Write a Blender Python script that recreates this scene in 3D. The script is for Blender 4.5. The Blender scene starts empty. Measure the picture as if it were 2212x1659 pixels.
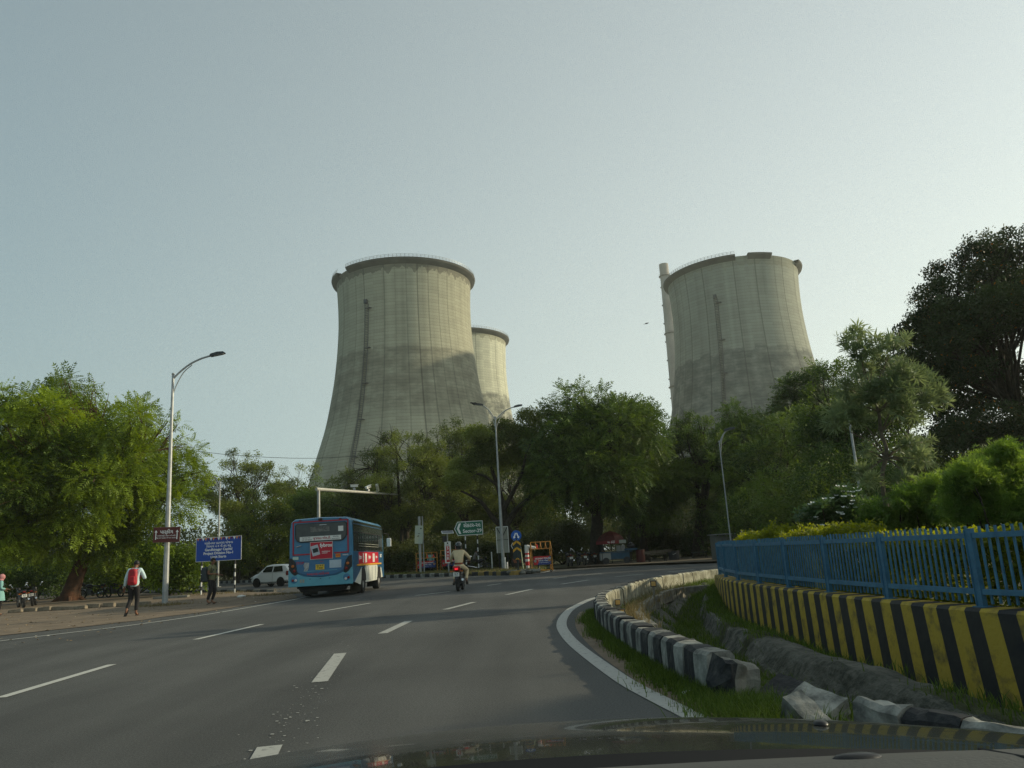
import bpy, math, random
import numpy as np
from mathutils import Vector, Matrix, Euler
from mathutils.geometry import tessellate_polygon
R = math.radians
SC = bpy.context.scene
COL = SC.collection
rng = np.random.default_rng(7)
random.seed(7)

# ---------------------------------------------------------------- camera
PITCH, ROLL, HC = 12.4, 3.45, 1.2
PW, PH, PF = 2212.0, 1659.0, 1670.0          # working pixel frame of the measurements
cp, sp_, cr_, sr_ = math.cos(R(PITCH)), math.sin(R(PITCH)), math.cos(R(ROLL)), math.sin(R(ROLL))
FWD = Vector((0, cp, sp_)); UP0 = Vector((0, -sp_, cp)); RT0 = Vector((1, 0, 0))
RTV = RT0*cr_ - UP0*sr_; UPV = RT0*sr_ + UP0*cr_
cam_d = bpy.data.cameras.new('camera'); cam = bpy.data.objects.new('camera', cam_d); COL.objects.link(cam)
mw = Matrix((RTV, UPV, -FWD)).transposed().to_4x4(); mw.translation = Vector((0, 0, HC))
cam.matrix_world = mw
cam_d.sensor_width = 36.0; cam_d.lens = 36.0*PF/PW; cam_d.clip_start = 0.05; cam_d.clip_end = 5000
SC.camera = cam
def ray(x, y): return FWD + RTV*((x-PW/2)/PF) + UPV*((PH/2-y)/PF)
def g(x, y, z=0.0):
    d = ray(x, y); t = (z-HC)/d.z; return Vector((0, 0, HC)) + d*t
def p(x, y, Y):
    d = ray(x, y); t = Y/d.y; return Vector((0, 0, HC)) + d*t

# ---------------------------------------------------------------- light
HZ0, HZ1, HZF = (2.1, 3.65, 4.15), (13.2, 13.9, 12.4), .34   # haze colour away from and near the sun, least veil
SUN_AZ, SUN_EL = 77.0, 21.0                    # azimuth to the right of the view direction
w = bpy.data.worlds.new('World'); SC.world = w; w.use_nodes = True
nt = w.node_tree; nt.nodes.clear()
sky = nt.nodes.new('ShaderNodeTexSky'); sky.sky_type = 'NISHITA'; sky.sun_disc = False
sky.sun_elevation = R(SUN_EL); sky.sun_rotation = R(SUN_AZ)
sky.air_density = 1.0; sky.dust_density = 1.6; sky.ozone_density = 1.0; sky.altitude = 0
bg = nt.nodes.new('ShaderNodeBackground'); bg.inputs[1].default_value = 0.1
out = nt.nodes.new('ShaderNodeOutputWorld')
# summer haze: the Nishita sky is veiled by a pale layer that thickens towards the horizon and towards the sun
wtc = nt.nodes.new('ShaderNodeTexCoord'); wsx = nt.nodes.new('ShaderNodeSeparateXYZ'); nt.links.new(wtc.outputs['Generated'], wsx.inputs[0])
def wm(op, a, b=None):
    x = nt.nodes.new('ShaderNodeMath'); x.operation = op
    for k, v_ in enumerate((a, b)):
        if v_ is None: continue
        if isinstance(v_, (int, float)): x.inputs[k].default_value = v_
        else: nt.links.new(v_, x.inputs[k])
    return x.outputs[0]
dp = nt.nodes.new('ShaderNodeVectorMath'); dp.operation = 'DOT_PRODUCT'; nt.links.new(wtc.outputs['Generated'], dp.inputs[0])
dp.inputs[1].default_value = (math.sin(R(SUN_AZ))*math.cos(R(SUN_EL)), math.cos(R(SUN_AZ))*math.cos(R(SUN_EL)), math.sin(R(SUN_EL)))
sunw = wm('POWER', wm('MAXIMUM', wm('ADD', wm('MULTIPLY', dp.outputs['Value'], .5), .5), 0), 1.6)
el_ = wm('POWER', wm('SUBTRACT', 1, wm('MAXIMUM', wsx.outputs[2], 0)), 2.0)
hz_ = nt.nodes.new('ShaderNodeMix'); hz_.data_type = 'RGBA'; hz_.inputs[6].default_value = (HZ0[0], HZ0[1], HZ0[2], 1); hz_.inputs[7].default_value = (HZ1[0], HZ1[1], HZ1[2], 1)
nt.links.new(sunw, hz_.inputs[0])
mx_ = nt.nodes.new('ShaderNodeMix'); mx_.data_type = 'RGBA'; nt.links.new(wm('ADD', HZF, wm('MULTIPLY', el_, 1-HZF)), mx_.inputs[0])
sdm = nt.nodes.new('ShaderNodeVectorMath'); sdm.operation = 'MULTIPLY'; nt.links.new(sky.outputs[0], sdm.inputs[0]); sdm.inputs[1].default_value = (.46, .63, .77)
nt.links.new(sdm.outputs[0], mx_.inputs[6]); nt.links.new(hz_.outputs[2], mx_.inputs[7])
nt.links.new(mx_.outputs[2], bg.inputs[0]); nt.links.new(bg.outputs[0], out.inputs[0])
sd = bpy.data.lights.new('sun', 'SUN'); sd.energy = 4.3; sd.angle = R(1.0); sd.color = (1.0, 0.87, 0.60)
so = bpy.data.objects.new('sun', sd); COL.objects.link(so)
sdir = Vector((math.sin(R(SUN_AZ))*math.cos(R(SUN_EL)), math.cos(R(SUN_AZ))*math.cos(R(SUN_EL)), math.sin(R(SUN_EL))))
so.rotation_euler = (-sdir).to_track_quat('-Z', 'Y').to_euler()
SC.view_settings.view_transform = 'Standard'; SC.view_settings.look = 'None'
SC.view_settings.exposure = 0.0; SC.view_settings.gamma = 1.0
SC.render.engine = 'CYCLES'
SC.cycles.max_bounces = 6; SC.cycles.diffuse_bounces = 3; SC.cycles.transparent_max_bounces = 8
SC.cycles.use_denoising = True; SC.cycles.denoiser = 'OPENIMAGEDENOISE'; SC.cycles.denoising_prefilter = 'NONE'

# ---------------------------------------------------------------- materials
MATS = {}
def mat(name, col, rough=0.7, metal=0.0, var=0.0, scale=4.0, bump=0.0, bscale=None, col2=None, spec=0.4, coat=0.0, emit=None, detail=4.0):
    if name in MATS: return MATS[name]
    m = bpy.data.materials.new(name); m.use_nodes = True; n = m.node_tree.nodes; l = m.node_tree.links
    b = n['Principled BSDF']; b.inputs['Base Color'].default_value = (*col, 1); b.inputs['Roughness'].default_value = rough
    b.inputs['Metallic'].default_value = metal; b.inputs['Specular IOR Level'].default_value = spec; b.inputs['Coat Weight'].default_value = coat
    if var or col2 or bump:
        tc = n.new('ShaderNodeTexCoord'); no = n.new('ShaderNodeTexNoise'); no.inputs['Scale'].default_value = scale
        no.inputs['Detail'].default_value = detail; no.inputs['Roughness'].default_value = .65
        l.new(tc.outputs['Object'], no.inputs['Vector'])
    if var or col2:
        r = n.new('ShaderNodeValToRGB'); c2 = col2 or tuple(c*(1-var) for c in col); c1 = col if col2 else tuple(min(1, c*(1+var)) for c in col)
        r.color_ramp.elements[0].position = .35; r.color_ramp.elements[0].color = (*c2, 1)
        r.color_ramp.elements[1].position = .65; r.color_ramp.elements[1].color = (*c1, 1)
        l.new(no.outputs[0], r.inputs[0]); l.new(r.outputs[0], b.inputs['Base Color'])
    if bump:
        n2 = n.new('ShaderNodeTexNoise'); n2.inputs['Scale'].default_value = bscale or scale*6; n2.inputs['Detail'].default_value = 6
        l.new(tc.outputs['Object'], n2.inputs['Vector'])
        bp = n.new('ShaderNodeBump'); bp.inputs['Strength'].default_value = bump; bp.inputs['Distance'].default_value = .02
        l.new(n2.outputs[0], bp.inputs['Height']); l.new(bp.outputs[0], b.inputs['Normal'])
    if emit:
        b.inputs['Emission Color'].default_value = (*emit[0], 1); b.inputs['Emission Strength'].default_value = emit[1]
    MATS[name] = m; return m
def leafmat(name, c1, c2, trans=0.35, spec=0.25, c3=None):
    if name in MATS: return MATS[name]
    m = bpy.data.materials.new(name); m.use_nodes = True; n = m.node_tree.nodes; l = m.node_tree.links
    b = n['Principled BSDF']; b.inputs['Roughness'].default_value = .55; b.inputs['Specular IOR Level'].default_value = spec
    at = n.new('ShaderNodeAttribute'); at.attribute_name = 'tint'
    r = n.new('ShaderNodeValToRGB'); r.color_ramp.elements[0].color = (*c1, 1); r.color_ramp.elements[1].color = (*c2, 1)
    if c3:
        e = r.color_ramp.elements.new(.93); e.color = (*c2, 1); r.color_ramp.elements[2].color = (*c3, 1); r.color_ramp.elements[2].position = .97
    l.new(at.outputs['Fac'], r.inputs[0]); l.new(r.outputs[0], b.inputs['Base Color'])
    t = n.new('ShaderNodeBsdfTranslucent'); mx = n.new('ShaderNodeMixShader'); mx.inputs[0].default_value = trans
    hs = n.new('ShaderNodeHueSaturation'); hs.inputs['Value'].default_value = 1.5; hs.inputs['Saturation'].default_value = 1.1; hs.inputs['Hue'].default_value = .485
    l.new(r.outputs[0], hs.inputs['Color']); l.new(hs.outputs[0], t.inputs[0])
    l.new(b.outputs[0], mx.inputs[1]); l.new(t.outputs[0], mx.inputs[2]); l.new(mx.outputs[0], n['Material Output'].inputs[0])
    MATS[name] = m; return m

# ---------------------------------------------------------------- mesh builder
class MB:
    def __init__(s): s.v = []; s.f = []; s.mi = []
    def add(s, vs, fs, mi=0, M=None):
        o = len(s.v)
        for q in vs:
            q = Vector(q)
            if M is not None: q = M @ q
            s.v.append(tuple(q))
        for f in fs: s.f.append([i+o for i in f]); s.mi.append(mi)
        return s
    def box(s, c, d, mi=0, rz=0, M=None, tx=1.0, ty=1.0):
        x, y, z = d[0]/2, d[1]/2, d[2]/2
        vs = [(-x, -y, -z), (x, -y, -z), (x, y, -z), (-x, y, -z), (-x*tx, -y*ty, z), (x*tx, -y*ty, z), (x*tx, y*ty, z), (-x*tx, y*ty, z)]
        T = Matrix.Translation(Vector(c)) @ Matrix.Rotation(rz, 4, 'Z')
        if M is not None: T = M @ T
        return s.add(vs, [(0, 3, 2, 1), (4, 5, 6, 7), (0, 1, 5, 4), (1, 2, 6, 5), (2, 3, 7, 6), (3, 0, 4, 7)], mi, T)
    def tube(s, pts, rad, n=6, mi=0, cap=True, M=None):
        pts = [Vector(q) for q in pts]
        if not hasattr(rad, '__len__'): rad = [rad]*len(pts)
        o = len(s.v); vs = []; fs = []
        d0 = (pts[1]-pts[0]).normalized(); a = d0.orthogonal().normalized()
        for i, q in enumerate(pts):
            if i == 0: d = pts[1]-pts[0]
            elif i == len(pts)-1: d = pts[-1]-pts[-2]
            else: d = (pts[i+1]-pts[i]).normalized()+(pts[i]-pts[i-1]).normalized()
            d = d.normalized() if d.length > 1e-9 else d0
            a = a - d*a.dot(d); a = a.normalized() if a.length > 1e-6 else d.orthogonal().normalized()
            b = d.cross(a)
            for k in range(n):
                t = 2*math.pi*k/n; vs.append(q + (a*math.cos(t)+b*math.sin(t))*rad[i])
        for i in range(len(pts)-1):
            for k in range(n):
                k2 = (k+1) % n; fs.append((i*n+k, i*n+k2, (i+1)*n+k2, (i+1)*n+k))
        if cap: fs.append(tuple(range(n-1, -1, -1))); fs.append(tuple((len(pts)-1)*n+k for k in range(n)))
        return s.add(vs, fs, mi, M)
    def lathe(s, prof, n=24, mi=0, c=(0, 0, 0), axis='Z', M=None, a0=0, a1=2*math.pi, closed=True):
        vs = []; fs = []; full = abs(a1-a0-2*math.pi) < 1e-6; m = n if full else n+1
        for (r, z) in prof:
            for k in range(m):
                t = a0+(a1-a0)*k/n
                if axis == 'Z': q = (r*math.cos(t), r*math.sin(t), z)
                elif axis == 'Y': q = (r*math.cos(t), z, r*math.sin(t))
                else: q = (z, r*math.cos(t), r*math.sin(t))
                vs.append((q[0]+c[0], q[1]+c[1], q[2]+c[2]))
        for i in range(len(prof)-1):
            for k in range(n):
                k2 = (k+1) % m; fs.append((i*m+k, i*m+k2, (i+1)*m+k2, (i+1)*m+k))
        return s.add(vs, fs, mi, M)
    def ball(s, c, r, n=12, mi=0, M=None):
        r = (r, r, r) if not hasattr(r, '__len__') else r; vs = []; fs = []; h = n//2
        for i in range(h+1):
            ph = math.pi*i/h
            for k in range(n):
                t = 2*math.pi*k/n; vs.append((c[0]+r[0]*math.sin(ph)*math.cos(t), c[1]+r[1]*math.sin(ph)*math.sin(t), c[2]+r[2]*math.cos(ph)))
        for i in range(h):
            for k in range(n): fs.append((i*n+k, (i+1)*n+k, (i+1)*n+(k+1) % n, i*n+(k+1) % n))
        return s.add(vs, fs, mi, M)
    def prism(s, poly, axis, a, b, mi=0, M=None):
        """poly: 2D outline; extruded from a to b along axis. axis X: poly=(y,z); Y: poly=(x,z); Z: poly=(x,y)"""
        def q(u, v, t): return (t, u, v) if axis == 'X' else ((u, t, v) if axis == 'Y' else (u, v, t))
        n = len(poly); vs = [q(u, v, a) for u, v in poly]+[q(u, v, b) for u, v in poly]
        fs = []
        tri = tessellate_polygon([[Vector((u, v, 0)) for u, v in poly]])
        for t in tri: fs.append(tuple(t)); fs.append(tuple(i+n for i in reversed(t)))
        for k in range(n): fs.append((k, (k+1) % n, (k+1) % n+n, k+n))
        return s.add(vs, fs, mi, M)
    def build(s, name, mats, parent=None, smooth=False, bevel=0.0, recalc=True):
        me = bpy.data.meshes.new(name); me.from_pydata(s.v, [], s.f)
        if not isinstance(mats, (list, tuple)): mats = [mats]
        for m in mats: me.materials.append(m)
        me.polygons.foreach_set('material_index', s.mi)
        if recalc:
            import bmesh
            bm = bmesh.new(); bm.from_mesh(me); bmesh.ops.recalc_face_normals(bm, faces=bm.faces); bm.to_mesh(me); bm.free()
        if smooth: me.polygons.foreach_set('use_smooth', [True]*len(me.polygons))
        me.update()
        o = bpy.data.objects.new(name, me); COL.objects.link(o)
        if parent is not None: o.parent = parent
        if bevel:
            bv = o.modifiers.new('bevel', 'BEVEL'); bv.width = bevel; bv.segments = 2; bv.limit_method = 'ANGLE'; bv.angle_limit = R(35)
        if smooth:
            me.set_sharp_from_angle(angle=R(40))
        return o
def npmesh(name, V, F, mats, parent=None, tint=None, mi=None):
    me = bpy.data.meshes.new(name); nf, k = F.shape
    me.vertices.add(len(V)); me.vertices.foreach_set('co', V.astype(np.float32).ravel())
    me.loops.add(nf*k); me.loops.foreach_set('vertex_index', F.astype(np.int32).ravel())
    me.polygons.add(nf); me.polygons.foreach_set('loop_start', (np.arange(nf)*k).astype(np.int32))
    me.polygons.foreach_set('loop_total', np.full(nf, k, np.int32))
    if not isinstance(mats, (list, tuple)): mats = [mats]
    for m in mats: me.materials.append(m)
    if mi is not None: me.polygons.foreach_set('material_index', mi.astype(np.int32))
    if tint is not None:
        a = me.attributes.new('tint', 'FLOAT', 'POINT'); a.data.foreach_set('value', tint.astype(np.float32))
    me.update(calc_edges=True)
    o = bpy.data.objects.new(name, me); COL.objects.link(o)
    if parent is not None: o.parent = parent
    return o
def tag(o, label=None, cat=None, group=None, kind=None):
    if label: o['label'] = label
    if cat: o['category'] = cat
    if group: o['group'] = group
    if kind: o['kind'] = kind
    return o
def thing(name, label, cat, loc=(0, 0, 0), rz=0, group=None):
    o = bpy.data.objects.new(name, None); COL.objects.link(o); o.location = loc; o.rotation_euler = (0, 0, rz); o.empty_display_size = .2
    return tag(o, label, cat, group)
def dup(root, loc, rz, label, group=None, scale=None, rot=None):
    r = root.copy(); COL.objects.link(r); r.location = loc; r.rotation_euler = rot or (0, 0, rz); r['label'] = label
    if group: r['group'] = group
    if scale: r.scale = scale
    for ch in list(root.children):
        c = ch.copy(); COL.objects.link(c); c.parent = r
        for gg in ch.children:
            d = gg.copy(); COL.objects.link(d); d.parent = c
    return r
def text(name, s, size, m, parent, M, align='CENTER', bold=0.0, sx=1.0):
    """flat lettering lying in the local XZ plane facing -Y, placed with matrix M"""
    cu = bpy.data.curves.new('t', 'FONT'); cu.body = s; cu.size = size; cu.align_x = align; cu.align_y = 'CENTER'; cu.offset = bold; cu.resolution_u = 3
    t = bpy.data.objects.new('t', cu); COL.objects.link(t); dg = bpy.context.evaluated_depsgraph_get()
    me = bpy.data.meshes.new_from_object(t.evaluated_get(dg)); bpy.data.objects.remove(t); bpy.data.curves.remove(cu)
    me.transform(M @ Matrix(((sx, 0, 0, 0), (0, 0, 1, 0), (0, 1, 0, 0), (0, 0, 0, 1))))
    me.name = name; me.materials.clear(); me.materials.append(m)
    o = bpy.data.objects.new(name, me); COL.objects.link(o)
    if parent is not None: o.parent = parent
    return o
def TR(x, y, z): return Matrix.Translation(Vector((x, y, z)))
def sheet(name, outline, z, m, holes=(), kind='structure'):
    """flat polygon sheet with optional holes"""
    polys = [[Vector((q[0], q[1], 0)) for q in outline]]+[[Vector((q[0], q[1], 0)) for q in h] for h in holes]
    flat = [q for pl in polys for q in pl]
    tri = tessellate_polygon(polys)
    me = bpy.data.meshes.new(name); fs = []
    for t in tri:
        a, b, c = (flat[i] for i in t)
        fs.append(tuple(t) if (b-a).cross(c-a).z > 0 else tuple(reversed(t)))
    me.from_pydata([(q.x, q.y, z) for q in flat], [], fs); me.materials.append(m); me.update()
    o = bpy.data.objects.new(name, me); COL.objects.link(o)
    if kind: o['kind'] = kind
    return o
def catmull(pts, step=0.3):
    pts = [Vector((q[0], q[1], q[2] if len(q) > 2 else 0)) for q in pts]; out = []
    P_ = [pts[0]*2-pts[1]]+pts+[pts[-1]*2-pts[-2]]
    for i in range(1, len(P_)-2):
        n = max(2, int((P_[i+1]-P_[i]).length/step))
        for k in range(n):
            t = k/n; a, b, c, d = P_[i-1], P_[i], P_[i+1], P_[i+2]
            out.append(0.5*((2*b)+(c-a)*t+(2*a-5*b+4*c-d)*t*t+(3*b-a-3*c+d)*t**3))
    out.append(P_[-2]); return out
def resample(pts, n=None, step=None):
    L = [0]
    for a, b in zip(pts, pts[1:]): L.append(L[-1]+(b-a).length)
    if n is None: n = max(2, int(round(L[-1]/step))+1)
    res = []; j = 0
    for i in range(n):
        s = L[-1]*i/(n-1)
        while j < len(L)-2 and L[j+1] < s: j += 1
        t = (s-L[j])/max(1e-9, L[j+1]-L[j]); res.append(pts[j].lerp(pts[j+1], min(1, max(0, t))))
    return res
def normals2d(pts):
    """left-hand normals of a path in plan"""
    ns = []
    for i in range(len(pts)):
        a = pts[max(0, i-1)]; b = pts[min(len(pts)-1, i+1)]; d = (b-a); d.z = 0; d.normalize(); ns.append(Vector((-d.y, d.x, 0)))
    return ns
# ================================================================ setting
from mathutils import noise as mn
M_dirt = mat('dirt', (.165, .125, .085), .95, var=.25, scale=1.2, bump=.5, bscale=14)
M_ground = mat('ground_soil', (.10, .095, .045), .95, var=.35, scale=.6, bump=.5, bscale=9)
def asphalt_material():
    m = bpy.data.materials.new('asphalt'); m.use_nodes = True; n = m.node_tree.nodes; l = m.node_tree.links; b = n['Principled BSDF']
    tc = n.new('ShaderNodeTexCoord')
    def noise(sc, det, vec=None):
        x = n.new('ShaderNodeTexNoise'); x.inputs['Scale'].default_value = sc; x.inputs['Detail'].default_value = det; l.new(vec or tc.outputs['Object'], x.inputs['Vector']); return x
    mp = n.new('ShaderNodeMapping'); mp.inputs['Scale'].default_value = (.9, .08, 1); mp.inputs['Rotation'].default_value = (0, 0, R(-4)); l.new(tc.outputs['Object'], mp.inputs['Vector'])
    big = noise(.25, 4); streak = noise(1.3, 5, mp.outputs[0]); fine = noise(60, 3); grit = noise(240, 2)
    def ramp(src, a, b_, pa=.35, pb=.65):
        r = n.new('ShaderNodeValToRGB'); r.color_ramp.elements[0].position = pa; r.color_ramp.elements[1].position = pb
        r.color_ramp.elements[0].color = (a, a, a, 1); r.color_ramp.elements[1].color = (b_, b_, b_, 1); l.new(src, r.inputs[0]); return r.outputs[0]
    def mul(a, c):
        x = n.new('ShaderNodeMix'); x.data_type = 'RGBA'; x.blend_type = 'MULTIPLY'; x.inputs[0].default_value = 1; l.new(a, x.inputs[6]); l.new(c, x.inputs[7]); return x.outputs[2]
    v = mul(mul(mul(ramp(big.outputs[0], .80, 1.16), ramp(streak.outputs[0], .80, 1.18)), ramp(fine.outputs[0], .72, 1.25)), ramp(grit.outputs[0], .7, 1.35))
    rgb = n.new('ShaderNodeRGB'); rgb.outputs[0].default_value = (.067, .068, .065, 1); l.new(mul(v, rgb.outputs[0]), b.inputs['Base Color'])
    b.inputs['Roughness'].default_value = .82; b.inputs['Specular IOR Level'].default_value = .35
    bp = n.new('ShaderNodeBump'); bp.inputs['Strength'].default_value = .35; bp.inputs['Distance'].default_value = .01; l.new(grit.outputs[0], bp.inputs['Height']); l.new(bp.outputs[0], b.inputs['Normal'])
    return m
M_asph = asphalt_material()
def paint_material(name, col, wear=.5, edge=.12):
    """road paint worn through to asphalt by noise"""
    m = bpy.data.materials.new(name); m.use_nodes = True; n = m.node_tree.nodes; l = m.node_tree.links; b = n['Principled BSDF']
    tc = n.new('ShaderNodeTexCoord'); a = n.new('ShaderNodeTexNoise'); a.inputs['Scale'].default_value = 14; a.inputs['Detail'].default_value = 8; a.inputs['Roughness'].default_value = .75
    l.new(tc.outputs['Object'], a.inputs['Vector']); r = n.new('ShaderNodeValToRGB')
    r.color_ramp.elements[0].position = wear-edge; r.color_ramp.elements[0].color = (.09, .09, .085, 1); r.color_ramp.elements[1].position = wear; r.color_ramp.elements[1].color = (*col, 1)
    l.new(a.outputs[0], r.inputs[0]); l.new(r.outputs[0], b.inputs['Base Color']); b.inputs['Roughness'].default_value = .7
    return m
M_paint = paint_material('road_paint', (.46, .46, .42), .42)
M_edge = paint_material('edge_paint', (.36, .36, .33), .46)

KERB = catmull([(4.2, -12), (3.95, -2), (3.4, 1), (2.85, 2.7), (2.29, 4.03), (2.06, 4.6), (1.86, 5.2), (1.62, 5.9), (1.44, 6.6), (1.36, 7.1), (1.29, 7.9), (1.17, 9.6), (1.12, 12), (1.2, 14), (1.45, 16.1), (1.85, 17.6), (2.53, 20.0), (3.52, 22.5), (5.4, 25.4), (6.6, 26.5), (8.5, 27.5), (12, 28), (20, 26), (45, 17)], .15)
WALL = catmull([(7.2, -12), (7.0, -2), (6.6, 3), (5.95, 6), (5.3, 8), (4.98, 9.5), (4.82, 11.4), (4.76, 13.2), (4.75, 15), (4.78, 17.0), (4.88, 19.2), (5.1, 21.0), (5.36, 22.5)], .15)
def clip(path, y0, y1): return [q for q in path if y0 <= q.y <= y1]
KW = .24                                                     # kerb width
kn = normals2d(KERB)
KBACK = [q - n*KW for q, n in zip(KERB, kn)]
hole_k = [q for q in KBACK if q.x < 6.2 and q.y < 26.3]
hole = [(q.x, q.y) for q in hole_k]+[(q.x, q.y) for q in reversed(WALL)]
big = [(-690, -60), (690, -60), (690, 890), (-690, 890)]
sheet('ground', big, -.03, M_ground, [hole])
# asphalt
far_edge = [(60, 24), (40, 32), (20, 41), (14, 44), (10.9, 46.5), (9, 48.8), (6.7, 52.2), (3.5, 54.3), (1.8, 54.4), (.9, 49), (.2, 46.8), (-.8, 46.6), (-2.1, 49.5), (-3.9, 51.8), (-11.2, 61), (-22, 73.5), (-41, 92), (-75, 122)]
k2 = [(q.x, q.y) for q in KERB]
sheet('road', [(-100, -20), (4.2, -20)]+k2+[(60, 12)]+far_edge+[(-100, 110)], 0.0, M_asph)
# dirt verge between the main road and the side road on the left
vl = [g(0, 1374), g(150, 1358), g(290, 1342), g(450, 1321), g(560, 1304), g(640, 1293)]
vfr = resample([Vector((-30, -10, 0)), Vector((-18.5, 8, 0))]+vl, step=.35)
verge_front = [(q.x+.16*mn.noise(q*1.1)+.07*mn.noise(q*4), q.y) for q in vfr]
tip = [(-9.6, 33.6), (-10.6, 36.5), (-12.9, 41.5)]
verge_back = [(-17.0, 46.3), (-22.8, 52.8), (-34, 64), (-60, 88), (-100, 105), (-100, -10)]
sheet('verge', verge_front+tip+verge_back, .012, M_dirt)
# far side ground beyond the kerb, slightly higher
isl = [(-.2, 46.95), (.8, 49.2), (1.7, 54.9), (3.5, 54.8), (6.8, 52.8), (9.2, 49.3), (11.1, 47), (14.2, 44.5), (40, 32.6), (60, 24.5), (160, 30), (160, 240), (-160, 240), (-76, 122.3), (-41.2, 92.4), (-22.2, 73.9), (-11.4, 61.4), (-4.1, 52.2), (-2.2, 50.0), (-1.0, 46.95)]
M_isl = mat('grassy_soil', (.105, .09, .045), .95, col2=(.05, .062, .02), scale=.8, bump=.6, bscale=8)
M_isl2 = mat('bare_soil', (.12, .095, .065), .95, var=.3, scale=.5, bump=.5, bscale=8)
sheet('far_verge', isl, .10, M_isl)
sheet('bare_ground', [(3.6, 54.9), (6.9, 52.9), (9.3, 49.4), (11.2, 47.1), (14.3, 44.6), (40, 32.8), (60, 24.7), (60, 54), (30, 62), (12, 66), (5, 62)], .106, M_isl2)
# garden bed behind the wall
gb = [(q.x+.16, q.y) for q in WALL]+[(6.5, 24.5), (9, 26), (12, 26.5), (20, 24.5), (45, 15), (60, -12)]
M_gard = mat('garden_soil', (.045, .055, .02), .95, var=.4, scale=2, bump=.6)
sheet('garden_ground', gb, .14, M_gard)

# ---- markings
def strip(name, pts, wd, m, z=.006, parent=None):
    pts = [Vector((q[0], q[1], 0)) for q in pts]; ns = normals2d(pts); vs = []; fs = []
    for q, n in zip(pts, ns):
        a = q-n*wd/2; b = q+n*wd/2; vs += [(a.x, a.y, z), (b.x, b.y, z)]
    for i in range(len(pts)-1): fs.append((2*i, 2*i+2, 2*i+3, 2*i+1))
    me = bpy.data.meshes.new(name); me.from_pydata(vs, [], fs); me.materials.append(m); me.update()
    o = bpy.data.objects.new(name, me); COL.objects.link(o); o['kind'] = 'structure'; return o
el = [g(*q) for q in [(1590, 1600), (1500, 1550), (1430, 1515), (1355, 1475), (1290, 1430), (1245, 1395), (1222, 1370), (1213, 1350), (1220, 1330), (1240, 1312), (1285, 1292)]]
el = [(2.3, .2), (1.7, 3.0)]+[(q.x, q.y) for q in el]+[(2.4, 21.0), (3.6, 23.6), (5.6, 26.6), (8, 28), (12, 28.6), (20, 26.6)]
strip('edge_line', catmull(el, .2), .17, M_edge)
strip('road_shoulder', [q+n*.17 for q, n in zip(KERB, kn) if 3.5 < q.y < 16], .36, M_dirt, z=.003)
ll = [g(*q) for q in [(0, 1385), (150, 1367), (290, 1350), (450, 1327), (620, 1298)]]
strip('edge_line', catmull([(-16.5, 9), (-13.4, 14)]+[(q.x, q.y) for q in ll]+[(-8.9, 33)], .5), .12, M_paint)
fl = [(-41.6, 91), (-22.6, 72.5), (-11.8, 60.2), (-4.3, 51), (-2.6, 48.8), (-1.0, 46.2), (.4, 46.2), (1.2, 48.6), (2.2, 53.9), (3.5, 53.7), (6.4, 51.8), (8.7, 48.6)]
strip('edge_line', catmull(fl, .6), .14, M_paint)
strip('edge_line', catmull([(-14, 41.5), (-17.2, 44.9), (-18, 47.6), (-23.5, 54), (-34.5, 65), (-60, 89)], .8)[6:], .14, M_paint)
DL = [(-5.7, 5.5), (-5.74, 7.2)], [(0, 1508), (242, 1436)], [(422, 1382), (566, 1349)], [(689, 1322), (800, 1303)], [(897, 1287), (972, 1278)], [(1053, 1265), (1082, 1261)], [(1195, 1250), (1225, 1246)], [(1264, 1242.5), (1300, 1239)]
for i, (a, b) in enumerate(DL):
    if i: a = g(*a); b = g(*b)
    strip('lane_dash', [Vector((a[0], a[1], 0)), Vector((b[0], b[1], 0))], .13, M_paint)
for a, b in [((568, 1641), (583, 1613)), ((690, 1474), (735, 1412)), ((826, 1369), (883, 1342)), ((962, 1317), (1024, 1301)), ((1094, 1285), (1149, 1273)), ((1213, 1262), (1272, 1253)), ((1330, 1246), (1390, 1240)), ((1442, 1236), (1502, 1230))]:
    a = g(*a); b = g(*b); strip('lane_dash', [a, b], .17, M_edge)
# flecks of old paint left beside the lane line
vs = []; fs = []
for i in range(170):
    t = random.random()**.8; a = g(600+t*170, 1640-t*290); s = random.uniform(.003, .009)*(1 if random.random() < .88 else 2.0)
    cx = a.x+random.gauss(0, .12)-.07; cy = a.y+random.gauss(0, .15); k = len(vs)
    vs += [(cx-s, cy-s*.6, .007), (cx+s, cy-s, .007), (cx+s*.7, cy+s*.7, .007), (cx-s, cy+s, .007)]; fs.append((k, k+1, k+2, k+3))
me = bpy.data.meshes.new('paint_flecks'); me.from_pydata(vs, [], fs); me.materials.append(M_edge)
o = bpy.data.objects.new('paint_flecks', me); COL.objects.link(o); tag(o, 'scattered pale flecks of worn paint beside the lane line', 'paint flecks', kind='stuff')

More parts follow.
